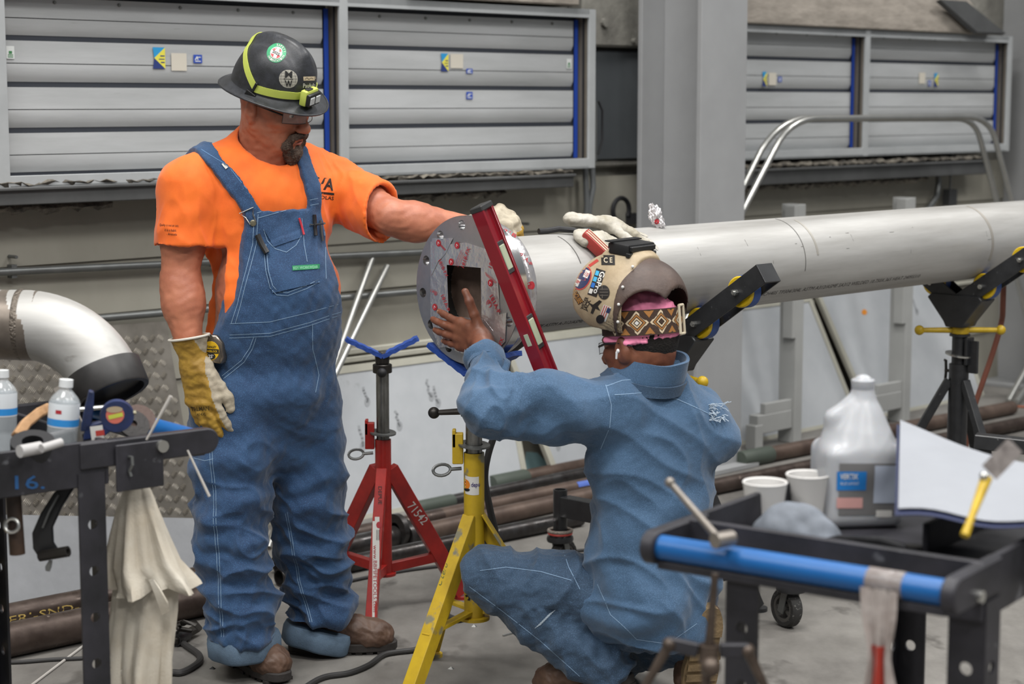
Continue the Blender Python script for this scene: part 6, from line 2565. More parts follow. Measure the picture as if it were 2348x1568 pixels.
hood_mark('sticker_print', fit(text_shape('GoPro', 1, .02), .060, .013), 1379, 648, M_label, .0018, -.34 - math.pi / 2)
for k, mm in enumerate((M_hlb, M_hlb, M_hmb, M_label)):
    hood_mark('sticker_print', shift(rect_shape(.0085, .0125, 2, 2), -.0065, .024 - k * .0165), 1373, 648, mm, .0018, -.34)
hood_mark('dark_knob', disc_shape(.0145, .0185, 20, 3), 1389, 670, M_hblk, .0020)
hood_mark('sticker_print', merge(*[line_shape([(-.010, y), (.010, y)], .002) for y in (-.008, 0, .008)], line_shape([(-.004, -.015), (-.004, .015)], .002)), 1389, 670, mat('knob_grey', '#57504a', rough=.6), .003)
hood_mark('torch_sticker', rect_shape(.052, .015, 8, 3), 1326, 676, mat('hood_dkbrown', '#4b3526', rough=.6), .0012, -1.05)
hood_mark('sticker_print', fit(text_shape('TORCUBE', 1, .015), .048, .012), 1326, 676, mat('hood_gold', '#b5813a', rough=.5), .0018, -1.05)
hood_mark('name_sticker', fit(text_shape('JACK', 1, .025), .030, .012), 1352, 700, M_hblk, .0014, -1.95 + 3.14159)
hood_mark('name_sticker', fit(text_shape('WELDER', 1, .025), .034, .009), 1345, 695, M_hblk, .0014, -1.95 + 3.14159)
hood_mark('worker_figure', poly_shape([(-.016, .010), (-.004, .004), (.012, .016), (.018, .012), (.008, .0), (.014, -.012), (.002, -.006), (-.004, -.020), (-.010, -.018), (-.006, -.004)]), 1368, 702, M_hblk, .0014)
hood_mark('flag_sticker', shift(rect_shape(.020, .040, 5, 8), 0, 0), 1391, 718, M_label, .0012, -.35)
hood_mark('sticker_print', merge(*[shift(rect_shape(.0022, .038, 1, 6), x, 0) for x in (-.007, -.0015, .004)]), 1391, 718, M_hred, .0018, -.35)
hood_mark('sticker_print', rect_shape(.009, .013, 3, 3), 1399, 712, M_hnavy, .0019, -.35)
hood_mark('hinge_knob', disc_shape(.0105, .0115, 18, 3), 1381, 732, M_hblk, .003)
hood_mark('skid_mark', quad_shape([(-.01, -.03), (.008, -.024), (.03, .03), (.006, .02)], 6, 6), 1330, 612, mat('hood_scorch', '#6d5138', rough=.7), .001)
hood_mark('red_sticker', rect_shape(.028, .007, 6, 2), 1368, 603, M_hred, .0012, .62)
hood_mark('approval_plate', rect_shape(.034, .026, 6, 4), 1401, 596, M_hblk, .0014)
hood_mark('sticker_print', fit(text_shape('C E', 1, .02), .022, .014), 1401, 596, M_hcream, .002)
# patterned strap round the head with a pale buckle
M_sbrown = mat('strap_brown', '#3c2a20', rough=.8, bump=.2, bscale=200)
M_scream = mat('strap_cream', '#c9b79a', rough=.8)
M_samber = mat('strap_amber', '#9c6a35', rough=.8)
def band_pt(t, z, off=0.0):
    return V(g(-.015 + (.115 + off) * math.cos(t), (.094 + off) * math.sin(t), z))
TS = [.75 + (4.35 - .75) * i / 44 for i in range(45)]
mb = MB()
mb.sheet([[band_pt(t, z) for t in TS] for z in (.032, .056, .080, .098)], .003)
strap = obj('head_strap', mb, M_sbrown, hood, world=True)
def strap_shape(shape2, t0, m, off):
    """shape in (arc, height) metres round the band"""
    mb = MB()
    mb.add([band_pt(t0 + p[0] / .104, .065 + p[1], off) for p in shape2[0]], shape2[1])
    obj('strap_pattern', mb, m, hood, world=True)
for k, t0 in enumerate((1.45, 2.05, 2.65, 3.25, 3.85)):
    w = .030
    for s1, s2, m, off in ((1.0, .80, M_scream, .0022), (.72, .55, M_samber, .0024), (.45, .30, M_scream, .0026)):
        o_ = [(-w * s1, 0), (0, -.031 * s1), (w * s1, 0), (0, .031 * s1)]
        i_ = [(x * s2 / s1, y * s2 / s1) for x, y in o_]
        sh = (o_ + i_, [(0, 1, 5, 4), (1, 2, 6, 5), (2, 3, 7, 6), (3, 0, 4, 7)])
        strap_shape(sh, t0, m, off)
    strap_shape(poly_shape([(-.006, 0), (0, -.006), (.006, 0), (0, .006)]), t0, M_sbrown if k % 2 == 0 else M_label, .0028)
    strap_shape(poly_shape([(.018, .030), (.0312, .012), (.044, .030)]), t0, M_samber, .0022)
    strap_shape(poly_shape([(.018, -.030), (.0312, -.012), (.044, -.030)]), t0, M_samber, .0022)
mb = MB()
for a, b in (((-.013, -.037), (.013, -.037)), ((.013, -.037), (.013, .037)), ((.013, .037), (-.013, .037)), ((-.013, .037), (-.013, -.037))):
    mb.tube([band_pt(3.36 + a[0] / .104, .065 + a[1], .005), band_pt(3.36 + b[0] / .104, .065 + b[1], .005)], .0038, 8)
obj('buckle', mb, mat('buckle_cream', '#c4b9a2', rough=.5), hood, world=True)

# --- glasses and ear bud
GL = bpy.data.objects.new('safety_glasses', None)
COL.objects.link(GL)
GL.parent = CR
for s in (-1, 1):
    gg = []
    for j in range(5):
        gg.append([g(.120 - 9 * y * y, s * y, .010 - .028 * j / 4) for y in [.006 + .050 * i / 8 for i in range(9)]])
    mb = MB()
    mb.sheet(gg, .0018)
    obj('lens', mb, M_glass, GL, world=True)
    mb = MB()
    mb.tube([gg[0][i] for i in range(9)] + [gg[j][8] for j in range(1, 5)] + [gg[4][i] for i in range(7, -1, -1)], .0011, 6)
    obj('rim', mb, mat('clear_rim', '#9aa0a2', rough=.2), GL, world=True)
    mb = MB()
    mb.tube([gg[1][8], g(.05, s * .080, .012), g(-.01, s * .089, .014), g(-.05, s * .086, .006)], [.003, .0036, .0036, .0025], 8)
    obj('temple_arm', mb, M_plastic, GL, world=True)
mb = MB()
mb.sphere(g(-.004, .090, -.006), .0062, 12, 8)
mb.tube([g(-.002, .094, -.008), g(.002, .093, -.026)], [.0036, .003], 8)
obj('ear_bud', mb, mat('ear_bud_white', '#d8d8d8', rough=.25), CR, world=True)

# --- denim shirt
hemc = [A(1372, 1330, 4.80), A(1500, 1470, 4.80), A(1632, 1395, 4.84)]
c = [nkb, pel, sL, sRr, eL, eRr, wL, wRr, A(1500, 1500, 4.8)]
lo, hi = np.min(c, 0) - .17, np.max(c, 0) + .17
F = Field(lo, hi, .0056)
F.union(cone(chs, A(1492, 1180, 4.88), .168, .158, (tuple(cf), .74)), .04)
F.union(ball(A(1508, 1030, 4.90), (.186, .122, .155), Frame((0, 0, 0), V((.83, .55, 0))).R), .05)
F.union(cone(A(1492, 1180, 4.88), A(1490, 1330, 4.87), .160, .166, (tuple(cf), .84)), .05)
F.union(cone(A(1490, 1330, 4.87), A(1500, 1440, 4.87), .162, .150, (tuple(cf), .95)), .05)
F.union(ball(A(1485, 1395, 4.85), (.165, .15, .12)), .05)
F.union(cone(nkb, sL, .072, .080), .05)
F.union(cone(nkb, sRr, .060, .078), .05)
F.union(cone(sL, sL * .5 + eL * .5, .088, .082), .03)
F.union(cone(sL * .5 + eL * .5, eL, .082, .072), .03)
cuffL = wL * .80 + eL * .20
F.union(cone(eL, eL * .45 + wL * .55, .072, .056), .03)
F.union(cone(eL * .45 + wL * .55, cuffL, .056, .044), .02)
F.union(cone(sRr, eRr, .088, .070), .03)
F.union(cone(eRr, wRr * .8 + eRr * .2, .068, .045), .03)
F.cut(cone(nkb + np.array([-.004, .005, .012]), g(-.01, 0, -.06), .074, .080), .006)
dcf = (wL - eL) / np.linalg.norm(wL - eL)
flat_end(F, cuffL, dcf, .10, .12)
F.cut(cone(cuffL - dcf * .05, cuffL + dcf * .03, .034, .041), .002)
# curved shirt tail
p0 = A(1500, 1478, 4.8)
sx, sy = arr(V((.83, .55, 0))), None
def tail(X, Y, Z):
    u = (X - p0[0]) * sx[0] + (Y - p0[1]) * sx[1]
    w = (X - p0[0]) * -sx[1] + (Y - p0[1]) * sx[0]
    zc = p0[2] + 5.5 * np.clip(np.abs(u + .01) - .05, 0, .17) ** 2 + .10 * np.clip(w - .12, 0, .2) * 3
    return (zc - Z) * .8
F.keep(tail)
P, Q = F.mesh(2)
armm = lambda P: np.clip((A(1420, 900, 4.8)[0] - P[:, 0]) / .12, 0, 1)
P = wrinkle(P, Q, [(.007, (.30, .20, .20), 2, None, False), (.006, (.30, .30, .20), 51, None, True), (.005, (.16, .16, .22), 57, None, True), (.005, (.30, .30, .11), 41, lambda P: np.clip((.75 - P[:, 2]) / .3, 0, 1), False), (.008, (.10, .10, .20), 5, armm, False), (.006, (.05, .12, .12), 15, lambda P: armm(P) * np.exp(-((P[:, 0] - eL[0]) / .10) ** 2), True),
                   (.007, (.09, .09, .30), 9, lambda P: np.clip((.62 - P[:, 2]) / .25, 0, 1), False), (.004, (.16, .16, .10), 22, None, False), (.0005, .03, 33, None, False)])
sh2 = npmesh('denim_shirt', P, Q, M_denim_lt, CR)
bvs2 = bvh_of(sh2)
# stand and fold of the collar
mb = MB()
ncx = (V(g(-.03, 0, -.06)) - V(nkb)).normalized()
NC = frame(V(nkb) + ncx * .045, HC.f - ncx * HC.f.dot(ncx), HC.l)
rows = []
for (rx, z) in ((.094, -.030), (.088, -.004), (.078, .024), (.073, .042), (.069, .040), (.068, .01)):
    rows.append([NC @ V((rx * 1.02 * math.cos(t) - .002, rx * .98 * math.sin(t), z - .040 * math.cos(t) + .002 * math.sin(5 * t))) for t in [.45 + (2 * math.pi - .9) * i / 40 for i in range(41)]])
mb.sheet(rows, .004)
obj('shirt_collar', mb, M_denim_lt, sh2, world=True, angle=60)
mb = MB()
mb.sheet([[NC @ V((rx * 1.02 * math.cos(t) - .002, rx * .98 * math.sin(t), z - .040 * math.cos(t))) for t in [.5 + (2 * math.pi - 1.0) * i / 40 for i in range(41)]] for (rx, z) in ((.107, -.042), (.101, -.028), (.097, -.012))], .004)
obj('collar_band', mb, M_denim_dk, sh2, world=True, angle=60)
# cuff ring
Mx = basis(dcf).to_4x4()
Mx.translation = V(cuffL) - V(dcf) * .028
mb = MB()
n = 36
rows = [[Mx @ V(((r_ + .0022 * math.sin(5 * t) + .0015 * math.sin(9 * t + 1)) * math.cos(t), (r_ + .002 * math.sin(5 * t)) * math.sin(t), z)) for t in [2 * math.pi * i / n for i in range(n + 1)]] for r_, z in ((.0475, -.022), (.0485, .0), (.0470, .026), (.0455, .034), (.0415, .033), (.040, .01))]
mb.sheet(rows, .0024)
obj('shirt_cuff', mb, M_denim_lt, sh2, world=True, angle=60)
for pts in ([(1390, 882), (1402, 930), (1398, 980), (1380, 1030)], [(1410, 905), (1480, 900), (1560, 915), (1640, 950)], [(1392, 885), (1430, 872), (1480, 868), (1560, 872)],
            [(1372, 1340), (1400, 1410), (1460, 1466), (1530, 1476), (1600, 1430)]):
    seam('seam', pts, 4.72, bvs2, M_stitch, sh2, .0018)
# torn threads on the right shoulder
rs = random.Random(4)
mb = MB()
for k in range(46):
    px, py = 1640 + rs.uniform(-16, 18), 945 + rs.uniform(-18, 22)
    d = V(ray(px, py)).normalized()
    hh = bvs2.ray_cast(V((0, 0, CAMZ)), d)
    if hh[0] is None:
        continue
    a = hh[0] + hh[1] * .001
    e = a + hh[1] * rs.uniform(.006, .014) + V((rs.uniform(-.012, .014), 0, rs.uniform(-.012, .008)))
    mb.tube([a, (a + e) / 2 + V((0, 0, .003)), e], .0010, 5)
fr = obj('frayed_threads', mb, mat('pale_threads', '#a9b6c2', rough=.9), sh2, world=True)
fr['kind'] = 'stuff'

# --- jeans
c = [pel, hpL, kL, aL, hpR, kR, aR]
lo, hi = np.min(c, 0) - .16, np.max(c, 0) + .16
lo[2] = .0
F = Field(lo, hi, .0056)
F.union(ball(pel + np.array([0, .02, -.03]), (.15, .14, .13)), 0)
F.chain([hpL, hpL * .45 + kL * .55, kL], [.098, .090, .078], .04)
F.union(ball(kL, (.074, .074, .076)), .03)
F.chain([kL, kL * .6 + aL * .4, aL + (aL - kL) * .12], [.072, .076, .070], .03)
F.chain([hpR, kR, aR], [.10, .078, .062], .04)
dj = (aL - kL) / np.linalg.norm(aL - kL)
flat_end(F, aL + dj * .045, dj, .12, .15)
P, Q = F.mesh(2)
P = wrinkle(P, Q, [(.005, .16, 4, None, False), (.006, (.14, .20, .20), 7, None, True), (.005, (.05, .10, .10), 12, lambda P: np.clip((aL[0] + .02 - np.abs(P[:, 0] - aL[0] + .06)) / .1, 0, 1) * (P[:, 2] < .3), False), (.0012, .03, 33, None, False)])
jn = npmesh('jeans', P, Q, M_denim_dk, CR)
bvj = bvh_of(jn)
for pts in ([(1100, 1308), (1160, 1300), (1240, 1310), (1310, 1330)], [(1075, 1345), (1150, 1400), (1240, 1470), (1330, 1550)], [(1295, 1265), (1305, 1300), (1330, 1350)]):
    seam('seam', pts, 4.8, bvj, M_stitch, jn, .0018)
for k in range(9):
    patch('worn_thread', [(1226 + k * 4, 1441 - k * 4), (1241 + k * 4, 1432 - k * 4), (1242 + k * 4, 1430 - k * 4), (1227 + k * 4, 1439 - k * 4)], 4.8, bvj, mat('pale_threads', '#a9b6c2'), jn, .0015, 2, 1)

# --- boots
boot(CR, V((.318, 4.835, .085)), V((-.86, .5, 0)), L=.30, pitch=.30)
M_soletan = mat('tan_sole', '#8d7757', rough=.85, bump=.5, bscale=50, var=.4, vscale=20)
bf = V((-.10, .22, -.97)).normalized()
bu = V((-.25, .94, .24))
bu = (bu - bf * bu.dot(bf)).normalized()
blf = bu.cross(bf)
b2 = boot(CR, V((.525, 4.775, .305)), V((0, 1, 0)), L=.30, M=(bf, blf, bu))
for o in b2.children:
    if o.name.startswith(('sole', 'heel', 'tread')):
        o.data.materials[0] = M_soletan
# ------------------------------------------------------------------ tool carts in the foreground
M_cart = mat('cart_black_steel', '#212124', rough=.5, metal=.2, var=.5, vscale=7, col2='#343339', bump=.05, bscale=60, speck='#55565a', speck_scale=18, speck_amt=.68)
M_grip = mat('blue_handle_grip', '#0b5797', rough=.4, var=.08, vscale=10)
def perforated(w, L, holes, t):
    """flat bar in xy (x width, y length from 0), thickness t"""
    cu = bpy.data.curves.new('c', 'CURVE')
    cu.dimensions = '2D'
    cu.fill_mode = 'BOTH'
    cu.extrude = t / 2
    loops = [[(-w / 2, 0), (w / 2, 0), (w / 2, L), (-w / 2, L)]] + [[(x + r * math.cos(2 * math.pi * i / 14), y + r * math.sin(2 * math.pi * i / 14)) for i in range(14)] for x, y, r in holes]
    for lp in loops:
        sp_ = cu.splines.new('POLY')
        sp_.points.add(len(lp) - 1)
        for i, (x, y) in enumerate(lp):
            sp_.points[i].co = (x, y, 0, 1)
        sp_.use_cyclic_u = True
    o = bpy.data.objects.new('c', cu)
    COL.objects.link(o)
    me = bpy.data.meshes.new_from_object(o.evaluated_get(bpy.context.evaluated_depsgraph_get()))
    mb = MB()
    mb.add([tuple(v.co) for v in me.vertices], [tuple(p.vertices) for p in me.polygons])
    bpy.data.objects.remove(o)
    bpy.data.curves.remove(cu)
    bpy.data.meshes.remove(me)
    return mb

def cart(label, loc, rotz, W, L, arm, zt=.93, inset=0.0):
    """local: handle along x at y=0 (x 0..W), tray from y=arm back to arm+L"""
    r = thing('tool_cart', label, 'cart', loc, rotz)
    rail = .095
    for x in (0, W):                       # side rails running past the legs to the handle
        mb = MB()
        mb.box((x, arm + L / 2, zt - rail / 2), (.012, L, rail))
        obj('side_rail', mb, M_cart, r, bevel=.002)
        mb = MB()
        n = 10
        out = [(arm + .06, -.028), (arm + .06, .028)] + [(-.005 + .028 * math.cos(a), .028 * math.sin(a)) for a in [math.pi / 2 + math.pi * i / n for i in range(n + 1)]]
        Mx = Matrix.Translation((x - .012, 0, zt - .03)) @ frame((0, 0, 0), (0, 1, 0), (0, 0, 1))
        mb.prism(out, 0, .024, Mx)
        obj('handle_bracket', mb, M_cart, r, bevel=.003)
        mb = MB()
        s_ = -1 if x == 0 else 1
        mb.cyl((x + s_ * .012, arm * .62, zt - .045), (x + s_ * .02, arm * .62, zt - .045), .010, n=12)
        obj('bracket_bolt', mb, M_nut, r)
    for y in (arm, arm + L):
        mb = MB()
        mb.box((W / 2, y, zt - rail / 2), (W + .012, .012, rail))
        obj('end_rail', mb, M_cart, r, bevel=.002)
    mb = MB()
    mb.box((W / 2, arm + L / 2, zt - rail + .004), (W, L, .006))
    obj('tray_floor', mb, M_cart, r)
    mb = MB()
    mb.cyl((.012, 0, zt - .03), (W - .012, 0, zt - .03), .0205, n=24)
    obj('handle_grip', mb, M_grip, r)
    mb = MB()
    mb.box((W / 2, .004, zt - .058), (W - .02, .030, .014))
    obj('handle_channel', mb, M_cart, r, bevel=.002)
    hol = [(0, .10 * k + .05, .011) for k in range(8)]
    for x in (inset, W):
        for y in (arm + .03, arm + L - .03):
            sx = 1 if x < W / 2 else -1
            sy = 1 if y < arm + L / 2 else -1
            mb = perforated(.06, zt - .07, hol, .006)
            Mx = frame((x + sx * .022, y - sy * .022, .004), (1, 0, 0), (0, 0, 1))
            mb.v = [tuple(Mx @ V(p)) for p in mb.v]
            lg = obj('leg', mb, M_cart, r, smooth=False)
            mb = perforated(.06, zt - .07, hol, .006)
            Mx = frame((x - sx * .006, y + sy * .006, .004), (0, 1, 0), (0, 0, 1))
            mb.v = [tuple(Mx @ V(p)) for p in mb.v]
            obj('leg_flange', mb, M_cart, lg, smooth=False)
    mb = MB()
    mb.box((W / 2, arm + L / 2, .16), (W - .02, L - .02, .012))
    obj('lower_shelf', mb, M_cart, r)
    return r

RCA, RCB = on_floor(1502, 1252, .90), on_floor(2190, 1362, .90)
rdir = RCB - RCA
rrot = math.atan2(rdir.y, rdir.x)
RW = rdir.length
RC = cart('black tool cart with a blue handle bar in the right foreground', (RCA.x, RCA.y, 0), rrot, RW, .72, .10, inset=.085)
RM = Matrix.Translation((RCA.x, RCA.y, 0)) @ Matrix.Rotation(rrot, 4, 'Z')
LCN = on_floor(466, 1010, .90)
LC = cart('black tool cart with scuffed rails at the left edge holding tools', (LCN.x, LCN.y, 0), math.atan2(.777, -.63), .55, .75, .235)
LM = Matrix.Translation((LCN.x, LCN.y, 0)) @ Matrix.Rotation(math.atan2(.777, -.63), 4, 'Z')
TRZ = .93 - .095 + .007        # top of the tray floor
# black bracket plate with zinc bolt on the near rail of the left cart, blue chalk letters
mb = MB()
mb.box((-.020, .165, .868), (.008, .11, .10), None)
obj('bracket_plate', mb, M_cart, LC, bevel=.002)
mb = MB()
mb.cyl((-.024, .115, .905), (-.034, .115, .905), .013, n=14)
obj('zinc_bolt', mb, M_nut, LC)
bl = bvh_of(*[o for o in LC.children if o.name.startswith('side_rail')])
decal('chalk_letters', fit(text_shape('16.', 1, .01), .05, .028), view_frame(22, 1108, 3.6), bl, mat('blue_chalk', '#1f4f80', rough=.8), LC, .0015, .4)

def at_tray(px, py, z=TRZ):
    return on_floor(px, py, z)

# ------------------------------------------------------------------ things on and under the left cart
M_water = mat('clear_plastic', '#d3dade', rough=.08, alpha=.35, spec=.8)
M_capw = mat('bottle_cap', '#d0d3d4', rough=.4)
M_lblw = mat('bottle_label_white', '#cfd4d8', rough=.4)
M_lblb = mat('bottle_label_blue', '#2f84c7', rough=.4)
def water_bottle(base, axis, label):
    r = thing('water_bottle', label, 'bottle', base, 0, 'water bottles on the left cart')
    Mx = basis(axis).to_4x4()
    pr = [(.001, 0), (.026, 0), (.031, .006)]
    for k in range(5):
        z = .012 + k * .012
        pr += [(.032, z), (.0298, z + .006)]
    pr += [(.032, .075), (.032, .158), (.0305, .163), (.026, .170), (.016, .181), (.0125, .185), (.0125, .196)]
    mb = MB()
    mb.lathe(pr + [(.0005, .197)], Mx, 28)
    obj('bottle_body', mb, M_water, r, angle=60)
    mb = MB()
    mb.lathe([(.0005, .206), (.0145, .206), (.0148, .190), (.0125, .189)], Mx, 20)
    obj('cap', mb, M_capw, r)
    mb = MB()
    mb.lathe([(.0324, .106), (.0326, .108), (.0326, .155), (.0324, .157)], Mx, 28)
    mb.f = [f for f in mb.f if len(f) == 4]
    lb_ = obj('label', mb, M_lblw, r)
    mb = MB()
    mb.lathe([(.0328, .109), (.0328, .124)], Mx, 28)
    mb.f = [f for f in mb.f if len(f) == 4]
    obj('label_band', mb, M_lblb, lb_)
    mb = MB()
    a0 = -1.9
    mb.add([Mx @ V((.0329 * math.cos(a), .0329 * math.sin(a), z)) for z in (.136, .144) for a in [a0 + .1 * i for i in range(5)]], [(i, i + 1, i + 6, i + 5) for i in range(4)])
    obj('label_print', mb, M_redprint, lb_)
    return r
bA = at(2, 985, 4.06)
water_bottle((bA.x, bA.y, TRZ), (.03, .02, 1), 'water bottle at the very left edge of the left cart')
bB = at(132, 975, 3.90)
water_bottle((bB.x, bB.y, TRZ + .004), (.10, .02, .99), 'water bottle behind the steel strap on the left cart')

def stick(name, label, cat, pts, r, m, group=None, n=8, part='shaft'):
    t = thing(name, label, cat, pts[0], 0, group)
    mb = MB()
    mb.tube(pts, r, n)
    obj(part, mb, m, t, world=True)
    return t
M_wood = mat('pale_wood', '#b08a63', rough=.6, var=.3, vscale=20, col2='#96714d', stretch=(1, 1, 4))
t = thing('wooden_handle', 'curved pale wooden handle lying across the left cart', 'tool handle', at(45, 1010, 3.85))
pts = [at(38, 1002, 3.83), at(58, 972, 3.88), at(88, 948, 3.95), at(112, 936, 4.02)]
mb = MB()
for i in range(3):
    pass
g_ = []
up_ = V((0, -.25, .95))
for e in (-1, 1):
    g_.append([p + V((.3, -.3, .25)).normalized() * .012 * e for p in pts])
mb.sheet(g_, .022)
obj('handle', mb, M_wood, t, world=True, bevel=.003)
M_bar = mat('brushed_flat_bar', '#8f8880', rough=.4, metal=.6, var=.3, vscale=14)
t = thing('steel_strap', 'flat steel strap standing tilted among the tools on the left cart', 'steel bar', at(190, 995, 3.95))
mb = MB()
mb.bar(at(136, 884, 3.98), at(192, 1012, 3.93), .030, .005, up=(0, -1, 0))
obj('bar', mb, M_bar, t, world=True, bevel=.001)
# navy pipe-fitter's square with round dial
M_navy = mat('navy_cast', '#22305e', rough=.45, var=.3, vscale=16, col2='#18233f')
sqo = at(240, 985, 3.90)
SQ = thing('fitters_square', 'navy blue magnetic fitting square with round dial on the left cart', 'tool', sqo)
SQF = frame((0, 0, 0), V((1, .25, .0)), V((0, -.12, 1)))
mb = MB()
mb.prism([(-.050, .0), (-.030, .0), (-.022, .045), (-.020, .085), (-.030, .088), (-.040, .05)], -.008, .008, SQF)
mb.prism([(-.045, -.02), (.0, -.012), (.03, .01), (.03, .03), (.0, .022), (-.04, .012)], -.008, .008, SQF)
obj('bracket', mb, M_navy, SQ, bevel=.002)
mb = MB()
mb.lathe([(.001, -.009), (.034, -.009), (.036, 0), (.034, .009), (.001, .009)], SQF @ Matrix.Translation((.026, .030, 0)), 28)
obj('dial', mb, M_navy, SQ)
SW = Matrix.Translation(sqo) @ SQF
zsg = 1 if (SQF.to_3x3() @ V((0, 0, 1))).y < 0 else -1
SW2 = SW if zsg > 0 else SW @ Matrix.Rotation(math.pi, 4, 'Y')
def sq(x):
    return x if zsg > 0 else -x
flat('dial_label', shift(disc_shape(.019, .019, 22, 1), sq(.022), .034), SW2, mat('lbl_orange', '#c86a5a', rough=.5), SQ, .0095)
flat('dial_label', shift(rect_shape(.030, .009, 1, 1), sq(.023), .032, .2), SW2, mat('lbl_lime', '#b9c24a', rough=.5), SQ, .0100)
flat('dial_label', shift(disc_shape(.017, .007, 18, 1), sq(.021), .046), SW2, mat('lbl_tan', '#a8977c', rough=.5), SQ, .0102)
flat('tag', shift(rect_shape(.026, .034, 1, 1), sq(-.016), -.005, .1), SW2, M_label, SQ, .0095)
flat('tag', shift(rect_shape(.018, .012, 1, 1), sq(-.010), -.004, .1), SW2, M_hred, SQ, .0100)
mb = MB()
mb.cyl(SQF @ V((.055, .035, 0)), SQF @ V((.066, .035, 0)), .005, n=8)
obj('set_screw', mb, M_brass, SQ)
# grinding discs
for q_, (px, py, m_, rr_, lab) in enumerate(((322, 958, mat('disc_brown', '#50403a', rough=.8, bump=.3, bscale=120), .034, 'brown worn grinding disc at the end of the left cart'), (306, 972, mat('disc_black', '#272423', rough=.7, bump=.3, bscale=120), .036, 'black grinding disc leaning under the brown one'))):
    c = at(px, py, 4.02 - q_ * .03)
    t = thing('grinding_disc', lab, 'disc', c)
    mb = MB()
    Mx = basis((.45, -.6, .66)).to_4x4()
    mb.lathe([(.008, -.002), (.016, -.008), (rr_, -.003), (rr_, .002), (.008, .003)], Mx, 28, closed=True)
    obj('disc', mb, m_, t)
M_rod = mat('welding_rod', '#b0aca6', rough=.45)
stick('welding_rod', 'white flux rod standing up over the bracket of the left cart', 'rod', [at(336, 1008, 3.86), at(392, 908, 3.86)], [.0022, .0042], M_rod)
stick('welding_rod', 'thin bare rod hanging down before the overalls from the left cart', 'rod', [at(430, 1032, 3.95), at(480, 1138, 3.95)], [.0022, .0032], M_rod)
stick('chalk_stick', 'grey soapstone stick lying in the left cart tray', 'stick', [at(92, 1004, 3.9), at(170, 986, 3.94)], .006, mat('grey_stone', '#99989a', rough=.7))
stick('chrome_bar', 'bright chrome bar lying behind the fitting square on the left cart', 'bar', [at(180, 938, 4.25), at(250, 932, 4.25)], .006, M_nut)
c = at(75, 1030, 3.80)
t = thing('tape_roll', 'black roll of tape lying in the left cart tray', 'tape roll', c)
mb = MB()
mb.lathe([(.022, -.02), (.045, -.02), (.045, .02), (.022, .02)], basis((.1, -.35, .9)).to_4x4(), 26, closed=True)
obj('roll', mb, M_black, t)
for q_, (a, b, r_, lab) in enumerate(((((45, 1035), (92, 1026), .013, 'pale plastic tube nearest the left cart rail')), (((95, 1028), (140, 1014), .009, 'thin pale plastic tube beside the rail of the left cart')))):
    stick('plastic_tube', lab, 'tube', [at(a[0], a[1], 3.70), at(b[0], b[1], 3.74)], r_, mat('pale_plastic', '#a9a7a6', rough=.5), None, 12)
# grey bent wire hook on the rail
t = thing('wire_hook', 'bent grey wire hook on the left cart behind the bracket plate', 'hook', at(300, 1060, 3.88))
mb = MB()
mb.tube([at(287, 1055, 3.9), at(293, 1047, 3.88), at(303, 1048, 3.86), at(304, 1065, 3.86), at(297, 1080, 3.87), at(301, 1092, 3.87)], .0035, 8)
obj('wire', mb, M_galv, t, world=True)
# tools hanging under the rail
t = thing('rusty_tube', 'rusty tube handle hanging under the left cart', 'tool handle', at(35, 1270, 3.80))
mb = MB()
mb.pipe(at(30, 1130, 3.78), at(40, 1270, 3.78), .016, .012, 18)
obj('tube', mb, mat('rust_brown', '#453428', rough=.55, metal=.3, var=.5, vscale=12, col2='#2c221d'), t, world=True)
mb = MB()
mb.torus((0, 0, 0), .014, .004, frame(at(27, 1205, 3.755), (1, 0, 0), (0, .3, 1)), 16, 8)
obj('ring', mb, M_nut, t, world=True)
t = thing('locking_clamp', 'black curved locking clamp hanging under the left cart', 'clamp', at(110, 1290, 3.85))
mb = MB()
pts = [at(150, 1120, 3.86), at(118, 1170, 3.85), at(98, 1215, 3.84), at(100, 1250, 3.84), at(118, 1278, 3.84)]
side = V((.86, 0, .35))
rows = []
for w_ in (-.022, -.008, .008, .022):
    rows.append([p + V((.95, .1, .25)).normalized() * w_ for p in pts])
mb.sheet(rows, .016)
obj('jaw_arm', mb, M_plastic, t, world=True, bevel=.003)
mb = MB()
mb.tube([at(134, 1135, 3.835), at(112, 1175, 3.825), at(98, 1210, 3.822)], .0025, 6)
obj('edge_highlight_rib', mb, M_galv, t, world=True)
mb = MB()
mb.pipe(at(92, 1275, 3.82), at(156, 1264, 3.80), .0115, .006, 16)
obj('clamp_pin', mb, M_thread, t, world=True)
mb = MB()
mb.sheet([[at(112, 1285, 3.82), at(120, 1285, 3.82)], [at(104, 1298, 3.82), at(118, 1300, 3.82)], [at(105, 1308, 3.82), at(114, 1310, 3.82)]], .005)
obj('wing_nut', mb, M_galv, t, world=True)
